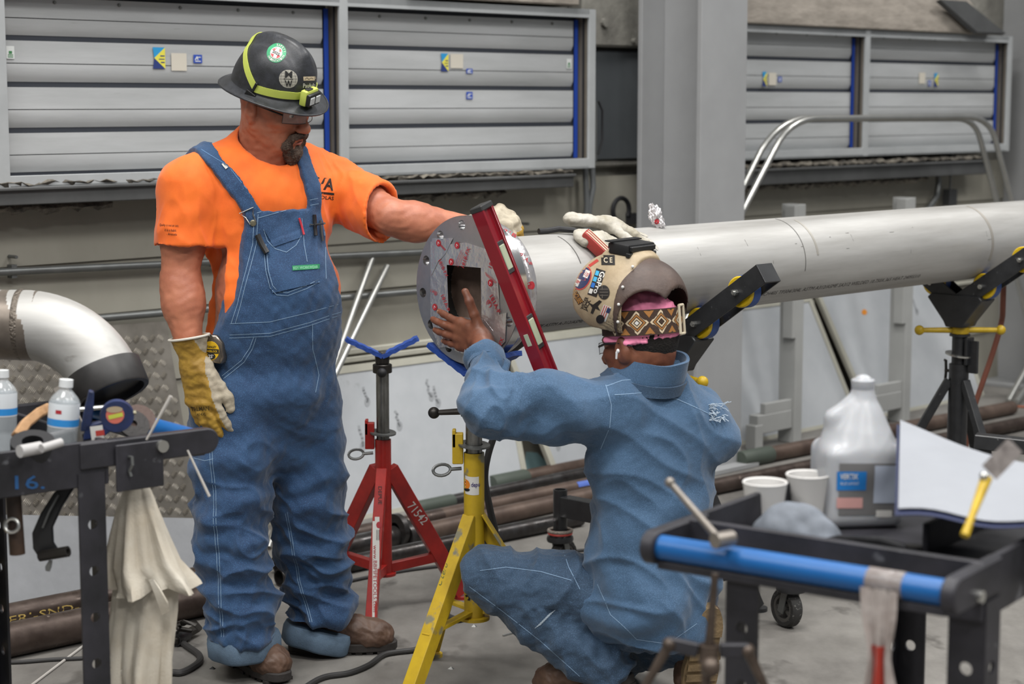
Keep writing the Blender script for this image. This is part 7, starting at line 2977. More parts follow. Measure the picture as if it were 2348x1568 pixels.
# white rag
rgc = at(345, 1340, 3.97)
RG = thing('rag', 'dirty white cotton rag hanging from the left cart', 'rag', rgc)
M_rag = mat('dirty_cotton', '#c9c4b8', rough=.9, var=.45, vscale=9, col2='#b0a593', contrast=.1, bump=.15, bscale=180)
def drape(rows_px, Y, seed, nf, amp, depth):
    """rows: (py, px_left, px_right); a folded hanging tube of cloth"""
    rs = random.Random(seed)
    ph = [rs.uniform(0, 6.28) for _ in range(6)]
    rows = []
    n = 56
    for j, (py, xl, xr) in enumerate(rows_px):
        a, b = at(xl, py, Y), at(xr, py, Y)
        c = (a + b) / 2
        hw = (b - a).length / 2
        f = j / (len(rows_px) - 1)
        row = []
        for i in range(n + 1):
            t = 2 * math.pi * i / n
            w = amp * f * (math.sin(nf * t + ph[0] + f) + .6 * math.sin((nf * 2 + 1) * t + ph[1] - 2 * f))
            w += amp * .35 * f * (math.sin(11 * t + 9 * f + ph[3]) + math.sin(17 * t - 6 * f + ph[4]) * .6)
            row.append(c + V(((hw * (1 + .5 * w)) * math.cos(t), depth * min(1, .35 + f) * (1 + 1.6 * w) * math.sin(t), .010 * f * math.sin(3 * t + ph[2]))))
        rows.append(row)
    return rows
mb = MB()
mb.sheet(drape([(1100, 300, 326), (1125, 285, 345), (1170, 272, 362), (1230, 262, 385), (1290, 252, 410), (1315, 250, 430), (1335, 252, 440), (1350, 256, 444)], 3.97, 5, 5, .30, .055), .004)
obj('upper_fold', mb, M_rag, RG, world=True, angle=80)
mb = MB()
mb.sheet(drape([(1270, 268, 395), (1330, 262, 408), (1400, 256, 404), (1470, 250, 396), (1530, 246, 392), (1600, 244, 388), (1660, 250, 380)], 3.985, 9, 6, .26, .045), .004)
obj('lower_fold', mb, M_rag, RG, world=True, angle=80)
mb = MB()
mb.sheet([[at(342, 1330, 3.90), at(352, 1328, 3.90)], [at(355, 1360, 3.90), at(368, 1352, 3.89)], [at(368, 1395, 3.90), at(384, 1380, 3.89)], [at(372, 1410, 3.90), at(388, 1400, 3.90)]], .004)
obj('torn_corner', mb, M_rag, RG, world=True, angle=80)

# ------------------------------------------------------------------ stainless elbow with a black cap, at the left
EY = 4.38
E0 = at(48, 744, EY)
er = .082
dnv = V((0, -.36, -.93)).normalized()
EL = thing('pipe_elbow', 'stainless steel pipe elbow with a black end cap at the left edge', 'pipe', E0)
Rb = .229
cen = E0 + dnv * Rb
pts = [E0 + V((-.75, 0, 0)), E0 + V((-.35, 0, 0))]
ang = math.radians(66)
arcp = [cen - dnv * Rb * math.cos(a) + V((1, 0, 0)) * Rb * math.sin(a) for a in [ang * i / 16 for i in range(17)]]
mb = MB()
mb.tube(pts + [E0], er, 44, caps=False)
obj('straight_pipe', mb, M_stain, EL, world=True)
mb = MB()
mb.tube(arcp, er, 44, caps=False)
obj('elbow_bend', mb, M_stain, EL, world=True)
mb = MB()
mb.tube([E0 + V((-.006, 0, 0)), E0 + V((-.002, 0, 0)), E0 + V((.004, 0, .0)), E0 + V((.009, 0, 0))], [er + .0005, er + .0025, er + .0025, er + .0005], 44, caps=False)
obj('weld_bead', mb, mat('weld_bead', '#6f675e', rough=.4, metal=.7, bump=.8, bscale=120), EL, world=True)
mb = MB()
mb.tube([E0 + V((-.045, 0, 0)), E0 + V((.04, 0, -.003))], er + .0007, 44, caps=False)
obj('heat_tint', mb, mat('heat_tint', '#8b8176', rough=.4, metal=.5, var=.6, vscale=9, col2='#5a524b', contrast=.1), EL, world=True)
td = (V((1, 0, 0)) * math.cos(ang) + dnv * math.sin(ang)).normalized()
Mx = basis(td).to_4x4()
Mx.translation = arcp[-1] - td * .028
mb = MB()
mb.lathe([(er + .001, 0), (er + .008, 0), (er + .009, .005), (er + .009, .062), (er + .007, .066), (er - .004, .066), (er - .006, .050), (.001, .048)], Mx, 48)
obj('end_cap', mb, mat('black_cap_rubber', '#1f1e1e', rough=.45, var=.3, vscale=20, col2='#2c2a29'), EL, world=True)
ES = tripod('tripod_stand', 'yellow tripod pipe stand beyond the left edge under the elbow', E0.x - .45, E0.y, 0, M_yelst, .70, .86, E0.z - .12, .95, .0285,
            [math.radians(90), math.radians(210), math.radians(330)], .33, .50, .205, 'angle', .19)
v_head(ES, E0.z - er / math.cos(math.radians(24)) - .004, .12, math.radians(24), .055, math.pi / 2)
# ------------------------------------------------------------------ things on the right cart
# gallon jug
M_hdpe = mat('milky_plastic', '#a9abaf', rough=.35, var=.05, vscale=5, sss=.25, spec=.5)
jb = at_tray(1962, 1196)
JG = thing('plastic_jug', 'milky white gallon jug with a blue and grey label on the right cart', 'jug', jb)
F = Field((jb.x - .11, jb.y - .11, jb.z - .02), (jb.x + .11, jb.y + .11, jb.z + .32), .0035)
jx = (V((1, .12, 0))).normalized()
JR = Frame((0, 0, 0), jx).R
J = lambda f, l, u: arr(jb + jx * f + V((-jx.y, jx.x, 0)) * l + V((0, 0, u)))
F.union(rbox(J(0, 0, .078), (.076, .068, .078), JR, .022), 0)
F.chain([J(0, 0, .120), J(.003, 0, .150), J(.006, 0, .200), J(.008, 0, .236)], [.072, .063, .038, .022], .02)
F.union(cone(J(.008, 0, .235), J(.008, 0, .262), .0205, .0205), .01)
F.union(cone(J(-.052, 0, .150), J(-.048, 0, .200), .016, .0145), .02)
F.union(cone(J(-.048, 0, .200), J(-.018, 0, .225), .0145, .014), .014)
F.cut(cone(J(-.026, 0, .160), J(-.022, 0, .196), .010, .008), .006)
F.keep(lambda X, Y, Z: (jb.z + .0005) - Z + 0 * X + 0 * Y)
P, Q = F.mesh(3)
jug = npmesh('jug_body', P, Q, M_hdpe, JG)
mb = MB()
Mx = Matrix.Translation(jx * .008 + V((0, 0, .255)))
mb.lathe([(.021, 0), (.0215, .001), (.022, .016), (.020, .018), (.0005, .018)], Mx, 28)
obj('cap', mb, M_hdpe, JG)
bvj_ = bvh_of(jug)
def jmark(name, px0, py0, px1, py1, m, lift):
    cx, cy = (px0 + px1) / 2, (py0 + py1) / 2
    o = at(cx, cy, jb.y)
    s_ = 1 / 1385.0
    decal(name, rect_shape((px1 - px0) * s_, (py1 - py0) * s_, 12, 8), view_frame(cx, cy, jb.y), bvj_, m, JG, lift, .3)
M_lgrey = mat('label_grey', '#6d6c6c', rough=.5)
jmark('label', 1898, 1055, 2046, 1188, M_lgrey, .0010)
jmark('label_panel', 1898, 1078, 1974, 1126, mat('label_blue', '#2272b8', rough=.5), .0016)
jmark('label_panel', 1984, 1062, 2042, 1158, mat('label_pale', '#a9b1c0', rough=.5), .0016)
jmark('label_panel', 1898, 1139, 1966, 1166, mat('label_pink', '#c49590', rough=.5), .0016)
jmark('label_panel', 1990, 1168, 2032, 1186, M_label, .0016)
decal('label_print', fit(text_shape('VERTIX', 1, .02), .033, .010), view_frame(1930, 1092, jb.y), bvj_, M_label, JG, .0024, .3)
decal('label_print', fit(text_shape('BLUE LAYOUT', 1, .0), .034, .005), view_frame(1932, 1108, jb.y), bvj_, M_label, JG, .0024, .3)

# two foam cups
for q_, (px, py, lab) in enumerate(((1752, 1228, 'white foam cup standing left on the right cart behind the grey cloth'), (1850, 1208, 'white foam cup standing beside the jug on the right cart'))):
    b = at_tray(px, py)
    t = thing('foam_cup', lab, 'cup', b, 0, 'foam cups')
    mb = MB()
    mb.lathe([(.0005, 0), (.027, 0), (.040, .096), (.0415, .100), (.040, .102), (.037, .100), (.0255, .006), (.0005, .006)], None, 32)
    obj('cup', mb, mat('white_foam', '#cfcdca', rough=.6), t)
# grey rounded cloth bundle
b = at_tray(1815, 1262)
t = thing('cloth_bundle', 'grey rounded cloth bundle lying in the right cart tray', 'cloth', b)
F = Field((b.x - .11, b.y - .10, b.z - .01), (b.x + .11, b.y + .10, b.z + .12), .004)
F.union(ball((b.x, b.y, b.z + .025), (.072, .06, .062)), 0)
F.union(ball((b.x + .045, b.y - .01, b.z + .01), (.045, .05, .04)), .03)
F.keep(lambda X, Y, Z: b.z - Z + .001 + 0 * X + 0 * Y)
P, Q = F.mesh(2)
P = wrinkle(P, Q, [(.003, .05, 3, None, False)])
npmesh('cap_body', P, Q, mat('blue_grey_cloth', '#757b84', rough=.8, var=.4, vscale=14, col2='#5b6067'), t)

# drawings: curled white sheets
b = at_tray(2210, 1190)
t = thing('paper_sheets', 'large curled white drawing sheets lying on the right cart', 'paper', (b.x, b.y, .945))
def sheet_pt(u, v, lift):
    # u across to the right, v towards the back
    bl_, br_, tr_, tl_ = at(2060, 1166, 3.04), at(2460, 1208, 2.90), at(2460, 1080, 3.20), at(2064, 972, 3.46)
    p = bl_.lerp(br_, u).lerp(tl_.lerp(tr_, u), v)
    return p + V((0, 0, lift + .012 * math.sin(u * 4 + v * 2.5) * v + .010 * math.sin(u * 9) * (1 - v) * .5))
mb = MB()
mb.sheet([[sheet_pt(i / 14, j / 12, 0) for i in range(15)] for j in range(13)], .0015)
obj('top_sheet', mb, mat('white_paper', '#8e9197', rough=.7, var=.06, vscale=10), t, world=True, angle=80)
mb = MB()
mb.sheet([[sheet_pt(i / 14 - .02, j / 12 - .035, -.006) for i in range(15)] for j in range(13)], .0015)
obj('lower_sheet', mb, mat('navy_print', '#1f2747', rough=.6), t, world=True, angle=80)
# boards that carry the paper above the tray
t2 = thing('parts_tray', 'low dark parts tray under the drawing sheets on the right cart', 'tray', RM @ V((.50, .50, TRZ)), rrot)
mb = MB()
mb.box((0, 0, .012), (.34, .34, .024))
obj('tray_base', mb, M_cart, t2, bevel=.003)
for s_ in (-1, 1):
    mb = MB()
    mb.box((s_ * .165, 0, .045), (.012, .34, .07))
    obj('tray_side', mb, M_cart, t2, bevel=.002)

# yellow-handled scraper leaning on the sheets
p0, p1 = at(2212, 1228, 2.74), at(2262, 1095, 2.80)
SCp = thing('yellow_scraper', 'yellow handled scraper with a dark blade leaning on the drawing sheets', 'scraper', p0)
mb = MB()
mb.tube([p0, p0.lerp(p1, .35), p0.lerp(p1, .8), p1], [.007, .0055, .008, .009], 12)
obj('handle', mb, M_yel, SCp, world=True)
mb = MB()
mb.bar(p1 + V((.004, 0, .008)), p1 + V((.045, .01, .048)), .03, .004, up=(0, -1, .2))
obj('blade', mb, mat('label_dark_blade', '#5f5856', rough=.4, metal=.4, var=.5, vscale=30, col2='#a19a96'), SCp, world=True)
mb = MB()
mb.sphere(p1 + V((-.006, -.008, .004)), .007)
obj('rivet', mb, M_nut, SCp, world=True)

# assorted hand tools in the tray
M_dktool = mat('dark_tool_steel', '#38383a', rough=.35, metal=.7, var=.4, vscale=15)
def wrench(name, label, a, b, w, m):
    t = thing(name, label, 'wrench', a)
    d = (b - a).normalized()
    up = V((0, 0, 1))
    mb = MB()
    mb.bar(a + d * .012, b - d * .012, w, .007, up=up)
    obj('shank', mb, m, t, world=True, bevel=.002)
    mb = MB()
    Mx = frame(b, d, up.cross(d))
    mb.lathe([(w * .55, -.006), (w * 1.1, -.006), (w * 1.1, .006), (w * .55, .006)], Mx, 18, closed=True)
    obj('ring_end', mb, m, t, world=True)
    mb = MB()
    Mx = frame(a, -d, up.cross(d))
    mb.prism([(-.01, -w * .8), (.012, -w * 1.2), (.03, -w * .9), (.03, -w * .45), (.014, -w * .4), (.014, w * .4), (.03, w * .45), (.03, w * .9), (.012, w * 1.2), (-.01, w * .8)], -.006, .006, Mx)
    obj('open_end', mb, m, t, world=True)
    return t
z1 = TRZ + .010
wrench('wrench', 'long dark wrench in the right cart nearest the blue handle', RM @ V((.18, .16, z1)), RM @ V((.42, .145, z1)), .014, M_dktool)
wrench('wrench', 'bright wrench in the right cart beside the right end bracket', RM @ V((.33, .20, z1)), RM @ V((.475, .185, z1 + .004)), .012, mat('bright_tool', '#77777a', rough=.3, metal=.9))
for q_, (x, y, r_, h_, lab) in enumerate(((.24, .22, .014, .04, 'leftmost dark socket in the right cart tray'), (.275, .215, .012, .036, 'second dark socket in the right cart tray'), (.30, .235, .013, .045, 'tallest dark socket in the right cart tray'))):
    p = RM @ V((x, y, TRZ))
    t = thing('socket', lab, 'socket', p, 0, 'sockets in the right cart')
    mb = MB()
    mb.lathe([(r_ * .6, h_), (r_, h_), (r_, .002), (r_ * .85, 0), (r_ * .4, 0), (r_ * .4, h_ * .5), (r_ * .6, h_ * .5)], None, 18, closed=True)
    obj('socket_body', mb, M_dktool, t)
p = RM @ V((.19, .27, TRZ + .018))
t = thing('chain_tongs', 'dark loop-handled tongs lying behind the sockets in the right cart', 'tongs', p, rrot)
mb = MB()
mb.tube([(-.06, -.02, 0), (.0, -.035, .012), (.08, -.03, .022), (.15, -.01, .02), (.22, .01, .01)], .008, 10)
mb2 = MB()
mb2.tube([(-.06, .02, 0), (.0, .03, .02), (.08, .02, .03), (.15, .01, .024), (.22, -.02, .012)], .008, 10)
obj('handle', mb, M_dktool, t)
obj('handle', mb2, M_dktool, t)
mb = MB()
mb.cyl((.15, 0, .005), (.15, 0, .036), .014, n=14)
obj('pivot', mb, M_dktool, t)
mb = MB()
mb.box((.24, 0, .012), (.06, .05, .022))
obj('jaws', mb, M_dktool, t, bevel=.004)
# steel scriber rod with swivel end
a, b = at(1536, 1106, 2.98), at(1648, 1236, 2.93)
t = thing('scriber_rod', 'thin steel rod with knobbed ends leaning from the left corner of the right cart', 'rod', b)
mb = MB()
mb.tube([a, b], [.0055, .0065], 12)
obj('shaft', mb, M_bar, t, world=True)
mb = MB()
mb.sphere(a, .0085, 12, 8)
obj('tip', mb, M_bar, t, world=True)
mb = MB()
mb.cyl(b + V((-.008, -.012, 0)), b + V((.022, .010, 0)), .013, n=14)
obj('swivel_knob', mb, M_bar, t, world=True)
# plastic bag knotted over the handle
bc = on_floor(2050, 1330, .90)
bx0, bx1 = RM.inverted() @ bc, None
xb = (RM.inverted() @ bc).x
BG = thing('plastic_bag', 'clear plastic bag with red print hanging from the blue handle', 'bag', bc)
M_bag = mat('thin_plastic_film', '#bdb5b0', rough=.25, alpha=.72, bump=.35, bscale=28, var=.25, vscale=14, col2='#a2958f')
M_bagred = mat('bag_red_print', '#9c2f22', rough=.4)
mb = MB()
rows = []
for k in range(11):
    a_ = math.pi * 2 * k / 10
    rows.append([RM @ V((xb - .030 + .060 * j / 6, .0215 * math.sin(a_), .90 + .0215 * math.cos(a_))) for j in range(7)])
mb.sheet(rows, .0012)
obj('wrap', mb, M_bag, BG, world=True, angle=80)
rows = []
rs = random.Random(11)
for k in range(16):
    f = k / 15
    row = []
    for j in range(9):
        s_ = j / 8 - .5
        wdt = .062 * (1 - .45 * math.exp(-((f - .32) / .14) ** 2)) * (1 - .25 * f)
        row.append(RM @ V((xb + s_ * wdt - .004 + .012 * f, -.022 - .012 * math.sin(j * 1.9 + f * 4) * (.3 + f), .895 - .33 * f)))
    rows.append(row)
mb.sheet(rows, .0014)
obj('hanging_film', mb, M_bag, BG, world=True, angle=80)
mb = MB()
mb.sheet([[r_[j] + V((0, -.004, 0)) for j in (1, 2, 3, 4, 5)] for r_ in rows[4:]], .0010)
obj('red_print', mb, M_bagred, BG, world=True, angle=80)
# three-armed clamp hanging under the handle at the left end
top = at(1640, 1315, 2.86)
hub = at(1625, 1495, 2.86)
CL = thing('arm_clamp', 'steel three-armed clamp hanging below the blue handle', 'clamp', hub)
M_oldst = mat('worn_tool_steel', '#5d5148', rough=.45, metal=.5, var=.5, vscale=14, col2='#3c332d')
mb = MB()
mb.tube([top, top.lerp(hub, .5), hub], [.0055, .0065, .008], 12)
obj('screw_shaft', mb, M_oldst, CL, world=True)
mb = MB()
mb.cyl(hub + V((0, 0, .012)), hub + V((0, 0, -.016)), .016, n=14)
mb.sphere(hub + V((.001, -.02, -.018)), .016)
obj('hub', mb, M_oldst, CL, world=True)
for a_, b_ in (((1600, 1490), (1530, 1475)), ((1650, 1490), (1718, 1490))):
    mb = MB()
    mb.bar(at(a_[0], a_[1], 2.86), at(b_[0], b_[1], 2.86), .014, .022)
    obj('cross_arm', mb, M_cart, CL, world=True, bevel=.002)
for a_, b_ in (((1535, 1478), (1478, 1575)), ((1715, 1492), (1765, 1600)), ((1622, 1510), (1615, 1640))):
    mb = MB()
    mb.tube([at(a_[0], a_[1], 2.86), at(b_[0], b_[1], 2.86)], [.009, .0065], 12)
    mb.sphere(at(a_[0], a_[1], 2.86), .012)
    obj('claw_arm', mb, M_oldst, CL, world=True)

# ------------------------------------------------------------------ rolling black frame with casters behind the crouching worker
JA, JB = on_floor(1284, 1318), on_floor(1812, 1440)
DL = thing('rolling_frame', 'black steel rolling frame with casters behind the crouching worker', 'dolly', JA)
d_ = (JB - JA)
dn_ = d_.normalized()
zb_ = at(1320, 1158, JA.y).z
for k, P0 in enumerate((JA, JB)):
    ztop = at(1283, 1122, JA.y).z if k == 0 else .30
    mb = MB()
    mb.pipe(P0 + V((0, 0, .125)), P0 + V((0, 0, ztop)), .0245, .019, 20)
    obj('corner_tube', mb, M_blk, DL, world=True)
    mb = MB()
    Mx = Matrix.Translation(P0)
    mb.lathe([(.02, .118), (.045, .12), (.047, .128), (.045, .138), (.03, .142), (.026, .15), (.02, .15)], Mx, 24, closed=True)
    obj('caster_plate', mb, M_blk, DL, world=True)
    cs_ = bpy.data.objects.new('caster', None)
    COL.objects.link(cs_)
    cs_.parent = DL
    side = V((.80, -.60, 0)) if k == 0 else V((.86, .5, 0))
    fw_ = V((-side.y, side.x, 0))
    wc = P0 + V((0, 0, .062)) + fw_ * .02
    Mx = basis(side).to_4x4()
    Mx.translation = wc
    mb = MB()
    mb.lathe([(.044, -.019), (.056, -.019), (.062, -.012), (.062, .012), (.056, .019), (.044, .019)], Mx, 32, closed=True)
    obj('tyre', mb, mat('caster_rubber', '#2b2a29', rough=.75, speck='#6b6a66', speck_scale=120, speck_amt=.62), cs_, world=True)
    mb = MB()
    mb.lathe([(.034, -.017), (.044, -.017), (.044, .017), (.034, .017)], Mx, 28, closed=True)
    mb.lathe([(.004, -.02), (.013, -.02), (.013, .02), (.004, .02)], Mx, 18, closed=True)
    for a_ in range(5):
        t_ = a_ * 2 * math.pi / 5
        mb.bar(Mx @ V((.012 * math.cos(t_), .012 * math.sin(t_), 0)), Mx @ V((.036 * math.cos(t_), .036 * math.sin(t_), 0)), .009, .024, up=side)
    obj('wheel_hub', mb, mat('caster_hub', '#4c4a47', rough=.6), cs_, world=True)
    for s_ in (-1, 1):
        mb = MB()
        q0 = wc + side * s_ * .025
        mb.bar(q0 - V((0, 0, .012)), P0 + side * s_ * .025 + V((0, 0, .122)), .026, .004, up=side)
        obj('fork', mb, M_galv, cs_, world=True)
mb = MB()
mb.bar(JA + V((0, 0, zb_)) + dn_ * .02, JB + V((0, 0, zb_)) - dn_ * .02, .05, .07)
obj('beam', mb, M_blk, DL, world=True, bevel=.002)
mb = MB()
mb.pipe(JB + V((0, 0, .14)), JB + V((0, 0, zb_ + .04)), .0245, .019, 20)
obj('corner_post', mb, M_blk, DL, world=True)
mb = MB()
mb.cyl(JA + V((-.012, -.024, zb_ - .045)), JA + V((-.022, -.05, zb_ - .04)), .0055, n=10)
obj('lock_screw', mb, M_nut, DL, world=True)
mb = MB()
mb.torus((0, 0, .158), .040, .006, Matrix.Translation(JA), 26, 8)
obj('rope_ring', mb, mat('braided_rope', '#8a8178', rough=.9, bump=1, bscale=160), DL, world=True)
mb = MB()
mb.torus((0, 0, .149), .039, .005, Matrix.Translation(JA), 26, 8)
obj('red_ring', mb, M_hred, DL, world=True)

# ------------------------------------------------------------------ things lying on the big pipe
def top_s(px, ang):
    """place along the pipe whose surface point at ang shows at photo column px"""
    lo_, hi_ = .1, 4.4
    c_, s__ = math.cos(PITCH), math.sin(PITCH)
    for _ in range(40):
        m_ = (lo_ + hi_) / 2
        p_ = on_pipe(m_, ang)
        x_ = CXP + FPX * p_.x / (p_.y * c_ - (p_.z - CAMZ) * s__)
        lo_, hi_ = (m_, hi_) if x_ < px else (lo_, m_)
    return lo_
# pair of pale work gloves
M_cotton = mat('pale_work_glove', '#b9b5ac', rough=.8, var=.35, vscale=16, col2='#98917f', bump=.2, bscale=90)
def rest_glove(px, py, d_px, label, nsc, thumb, lift=.02, cl=.09, curl=(.25, .35, .25)):
    W = find_s(px, py)
    rel = W - FC
    rad = (rel - AX * rel.dot(AX)).normalized()
    E_ = find_s(*d_px)
    W = W + rad * lift
    d = (E_ + rad * .006 - W).normalized()
    pr, tips = hand_prims(W, d, rad, SD, [curl] * 4, .20, nsc, 1.22, thumb)
    cd = (-AX * .93 - d * .25).normalized()
    pts = [arr(W), arr(W + cd * cl)] + [arr(t[0]) for t in tips]
    F = Field(np.min(pts, 0) - .06, np.max(pts, 0) + .06, .003)
    put(F, pr)
    F.union(cone(arr(W + d * .02), arr(W + cd * cl), .030, .036, (tuple(rad), .55)), .02)
    P, Q = F.mesh(2)
    P = wrinkle(P, Q, [(.0016, .035, 7, None, False), (.0006, .016, 3, None, False)])
    # keep it above the pipe surface
    rel = P - arr(FC)
    s_ = rel @ arr(AX)
    rv = rel - s_[:, None] * arr(AX)
    rr_ = np.linalg.norm(rv, axis=1)
    f = np.maximum(rr_, PR + .0012) / rr_
    P = arr(FC) + s_[:, None] * arr(AX) + rv * f[:, None]
    o = npmesh('work_glove', P, Q, M_cotton)
    return tag(o, label, 'glove')
rest_glove(1382, 530, (1488, 556), 'upper pale work glove lying on the big pipe', .98, ((.5, .8, -.1), (.8, .5, -.2)), .03, .11)
rest_glove(1366, 556, (1452, 592), 'lower pale work glove lying on the big pipe before the other', .92, ((.6, .7, -.1), (.8, .5, -.1)), .014, .05)
# flag-wrapped sanding block
pf0, pf1 = find_s(1332, 556), find_s(1385, 606)
rad = ((pf0 - FC) - AX * (pf0 - FC).dot(AX)).normalized()
fdir = (pf1 - pf0).normalized()
fn_ = (rad - fdir * rad.dot(fdir)).normalized()
FLc = (pf0 + pf1) / 2 + fn_ * .026
FL_ = thing('sanding_block', 'grinder body wrapped in a stars and stripes sleeve lying on the pipe', 'grinder', FLc)
FLM = frame(FLc, fdir, fn_.cross(fdir))
mb = MB()
mb.box((0, 0, 0), (.115, .044, .034), FLM)
fb = obj('body', mb, mat('flag_red', '#9c352e', rough=.5, var=.2, vscale=30), FL_, world=True, bevel=.008, seg=2)
bvf = bvh_of(fb)
for y in (-.0125, .0, .0125):
    decal('white_stripe', shift(rect_shape(.078, .0052, 10, 2), -.014, y), FLM @ Matrix.Translation((0, 0, .02)), bvf, M_hcream, FL_, .0008, .06)
decal('star_field', shift(rect_shape(.030, .038, 5, 5), .038, 0), FLM @ Matrix.Translation((0, 0, .02)), bvf, M_hnavy, FL_, .001, .06)
decal('stars', merge(*[shift(disc_shape(.0018, .0018, 6, 1), .028 + .007 * i, -.013 + .0085 * j) for i in range(4) for j in range(4)]), FLM @ Matrix.Translation((0, 0, .02)), bvf, M_label, FL_, .0016, .06)
mb = MB()
mb.box((-.0, .030, -.010), (.11, .012, .012), FLM)
obj('dark_base', mb, M_black, FL_, world=True, bevel=.003)
# black cable over the top of the pipe
cps = [find_s(1238, 545), find_s(1262, 545), find_s(1300, 545), find_s(1322, 556)]
t = thing('cable', 'short black cable lying over the top of the big pipe', 'cable', cps[0])
mb = MB()
mb.tube([on_pipe(top_s(1236, -.1), -.10, .010), on_pipe(top_s(1255, -.05), -.05, .010), on_pipe(top_s(1285, .1), .05, .015), on_pipe(top_s(1316, .25), .22, .014), on_pipe(top_s(1332, .4), .40, .012)], .0085, 10)
obj('cord', mb, M_black, t, world=True)
# crumpled foil
fc_ = on_pipe(top_s(1502, .05), .05, .030)
t = thing('foil_scrap', 'crumpled foil tape scrap with red print standing on the pipe', 'foil', fc_)
rs = np.random.RandomState(3)
bm_ = bmesh.new()
bmesh.ops.create_icosphere(bm_, subdivisions=4, radius=1.0)
P = np.array([v.co[:] for v in bm_.verts])
Fq = [tuple(v.index for v in f.verts) for f in bm_.faces]
bm_.free()
w = wave(P, 1.1, 5) * .22 + wave(P, .5, 8) * .16 + wave(P, .25, 2) * .08
P = P * (1 + w)[:, None] * np.array([.020, .018, .034])
P[:, 0] += -.18 * P[:, 2] + .25 * np.abs(np.minimum(P[:, 2], 0))
mb = MB()
mb.add([tuple(p) for p in P], Fq)
fo = obj('foil_ball', mb, mat('bright_foil', '#d6d3d4', rough=.25, metal=.7, bump=.5, bscale=160), t, smooth=False)
bvfo = bvh_of(fo)
decal('foil_emblem', disc_shape(.0075, .008, 14, 2), view_frame(1505, 508, fc_.y), bvfo, M_redprint, t, .001, .1)
decal('foil_print', merge(line_shape([(-.01, 0), (.01, .002)], .002), line_shape([(-.008, -.006), (.008, -.004)], .002)), view_frame(1490, 497, fc_.y), bvfo, M_redprint, t, .001, .1)

# ------------------------------------------------------------------ cords, hoses and bits on the floor
M_cord = mat('dark_cord', '#2e2d2d', rough=.6)
def cord(name, label, cat, pts, r, m=None):
    # smooth the path
    P_ = [V(p) for p in pts]
    out = []
    for i in range(len(P_) - 1):
        p0, p1, p2, p3 = P_[max(i - 1, 0)], P_[i], P_[i + 1], P_[min(i + 2, len(P_) - 1)]
        for k in range(6):
            t = k / 6
            out.append(.5 * ((2 * p1) + (p2 - p0) * t + (2 * p0 - 5 * p1 + 4 * p2 - p3) * t * t + (3 * p1 - p0 - 3 * p2 + p3) * t ** 3))
    out.append(P_[-1])
    o = thing(name, label, cat, (out[0].x, out[0].y, 0))
    mb = MB()
    mb.tube(out, r, 10)
    obj('cord', mb, m or M_cord, o, world=True)
    return o
cord('power_cord', 'dark cord curling on the floor before the standing worker', 'cord', [on_floor(x, y, .0085) for x, y in ((640, 1620), (705, 1572), (745, 1552), (800, 1543), (845, 1525), (878, 1502), (910, 1495), (950, 1490), (985, 1478))], .0085)
cord('cable', 'black cable hanging behind the yellow stand to the floor', 'cable', [on_pipe(.22, 2.9, .011), at(1168, 815, 5.36), at(1160, 900, 5.40), at(1143, 970, 5.38), at(1120, 1040, 5.38), at(1112, 1100, 5.4), at(1124, 1170, 5.43), at(1136, 1225, 5.46), at(1132, 1290, 5.5), on_floor(1120, 1395, .011), on_floor(1050, 1420, .011), on_floor(1010, 1400, .011)], .0105)
cord('air_hose', 'red brown hose hanging beside the right roller stand', 'hose', [on_pipe(top_s(2310, -1.4), -1.4, .012), at(2300, 690, 7.25), at(2296, 740, 7.3), at(2276, 810, 7.3), at(2252, 880, 7.3), at(2232, 940, 7.3), at(2218, 1000, 7.3), at(2205, 1080, 7.3), on_floor(2190, 1196, .012)], .011, mat('red_brown_rubber', '#6f3f30', rough=.55))
cord('extension_cord', 'thin dark cord on the floor along the pipes behind the red stand', 'cord', [on_floor(x, y, .006) for x, y in ((760, 1342), (850, 1322), (950, 1305), (1060, 1292), (1180, 1278), (1330, 1262), (1420, 1252))], .006)
cord('orange_cord', 'thin orange cord on the floor at the far right', 'cord', [on_floor(x, y, .006) for x, y in ((2290, 950), (2310, 938), (2330, 932), (2370, 935))], .006, mat('orange_rubber', '#8f4f33', rough=.6))
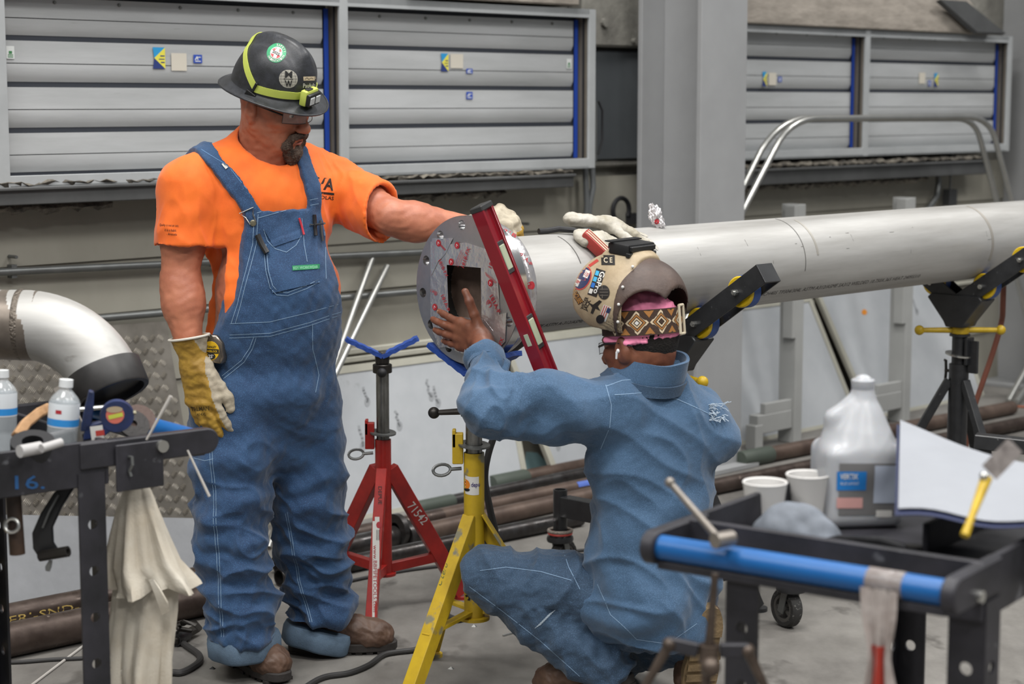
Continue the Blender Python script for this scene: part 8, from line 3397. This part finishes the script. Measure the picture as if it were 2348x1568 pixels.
# welding ground clamp with its lead
gc = on_floor(430, 1452)
GC = thing('ground_clamp', 'dark welding ground clamp on the floor left of the worker', 'clamp', gc)
mb = MB()
mb.bar(on_floor(398, 1470, .02), on_floor(452, 1440, .022), .028, .02)
mb.bar(on_floor(440, 1446, .045), on_floor(404, 1440, .06), .024, .012)
obj('jaw', mb, M_darkiron, GC, world=True, bevel=.004)
mb = MB()
mb.tube([on_floor(404, 1432, .045), on_floor(420, 1428, .085), on_floor(446, 1428, .085), on_floor(458, 1440, .05)], [.008, .010, .010, .008], 10)
obj('upper_handle', mb, M_darkiron, GC, world=True)
mb = MB()
mb.cyl(on_floor(400, 1468, .02), on_floor(425, 1454, .02), .022, n=14)
obj('barrel', mb, M_dktool, GC, world=True)
cord('welding_lead', 'black welding lead looping from the ground clamp', 'cord', [on_floor(x, y, .010) for x, y in ((402, 1462), (430, 1482), (455, 1500), (458, 1515), (440, 1530), (415, 1542), (390, 1543), (330, 1560))], .010)
cord('floor_cable', 'thin cable on the floor before the left pipes', 'cord', [on_floor(x, y, .006) for x, y in ((-60, 1520), (40, 1518), (120, 1512), (200, 1508), (330, 1495))], .006)
stick('welding_rod', 'long pale rod slanting on the floor under the left cart', 'rod', [on_floor(60, 1580, .004), on_floor(205, 1470, .004)], .004, M_rod)
stick('short_rod', 'short steel rod on the floor beside the crouching worker', 'rod', [on_floor(1153, 1457, .003), on_floor(1200, 1444, .003)], .003, M_nut)
rs = random.Random(2)
for q_, (px, py, lab) in enumerate(((1087, 1437, 'tiny bright metal chip under the yellow stand'), (1034, 1534, 'tiny metal chip on the floor right of the cord'), (487, 1534, 'tiny dark chip on the floor left of the boot'))):
    b = on_floor(px, py)
    t = thing('metal_chip', lab, 'chip', b)
    mb = MB()
    mb.add([(-.010, 0, 0), (.006, -.004, 0), (.010, .005, 0), (-.002, .006, .0), (.0, .001, .008)], [(0, 1, 4), (1, 2, 4), (2, 3, 4), (3, 0, 4), (3, 2, 1, 0)])
    obj('chip', mb, M_nut if q_ < 2 else M_black, t, smooth=False)
# orange dot on the far sheet, and a black bench frame at the right edge
ws = [o for o in bpy.data.objects if o.name.startswith('wall_sheet') and o.get('label', '').endswith('black roller stand')][0]
decal('orange_dot', disc_shape(.017, .015, 18, 2), view_frame(2165, 720, 8.0), bvh_of(*[o for o in ws.children if o.name.startswith('sheet')]), mat('dot_orange', '#d98a2b', rough=.6), ws, .002, 3.0)
b0, b1 = at(2236, 1010, 6.35), at(2420, 1030, 6.25)
t = thing('bench_frame', 'black steel bench frame at the right edge behind the drawing sheets', 'bench', (b0.x, b0.y, 0))
mb = MB()
mb.bar(b0, b1, .06, .05)
obj('beam', mb, M_blk, t, world=True, bevel=.003)
for p_ in (b0.lerp(b1, .1), b0.lerp(b1, .9)):
    mb = MB()
    mb.bar((p_.x, p_.y, 0), (p_.x, p_.y, p_.z - .025), .05, .05)
    obj('leg', mb, M_blk, t, world=True, bevel=.003)
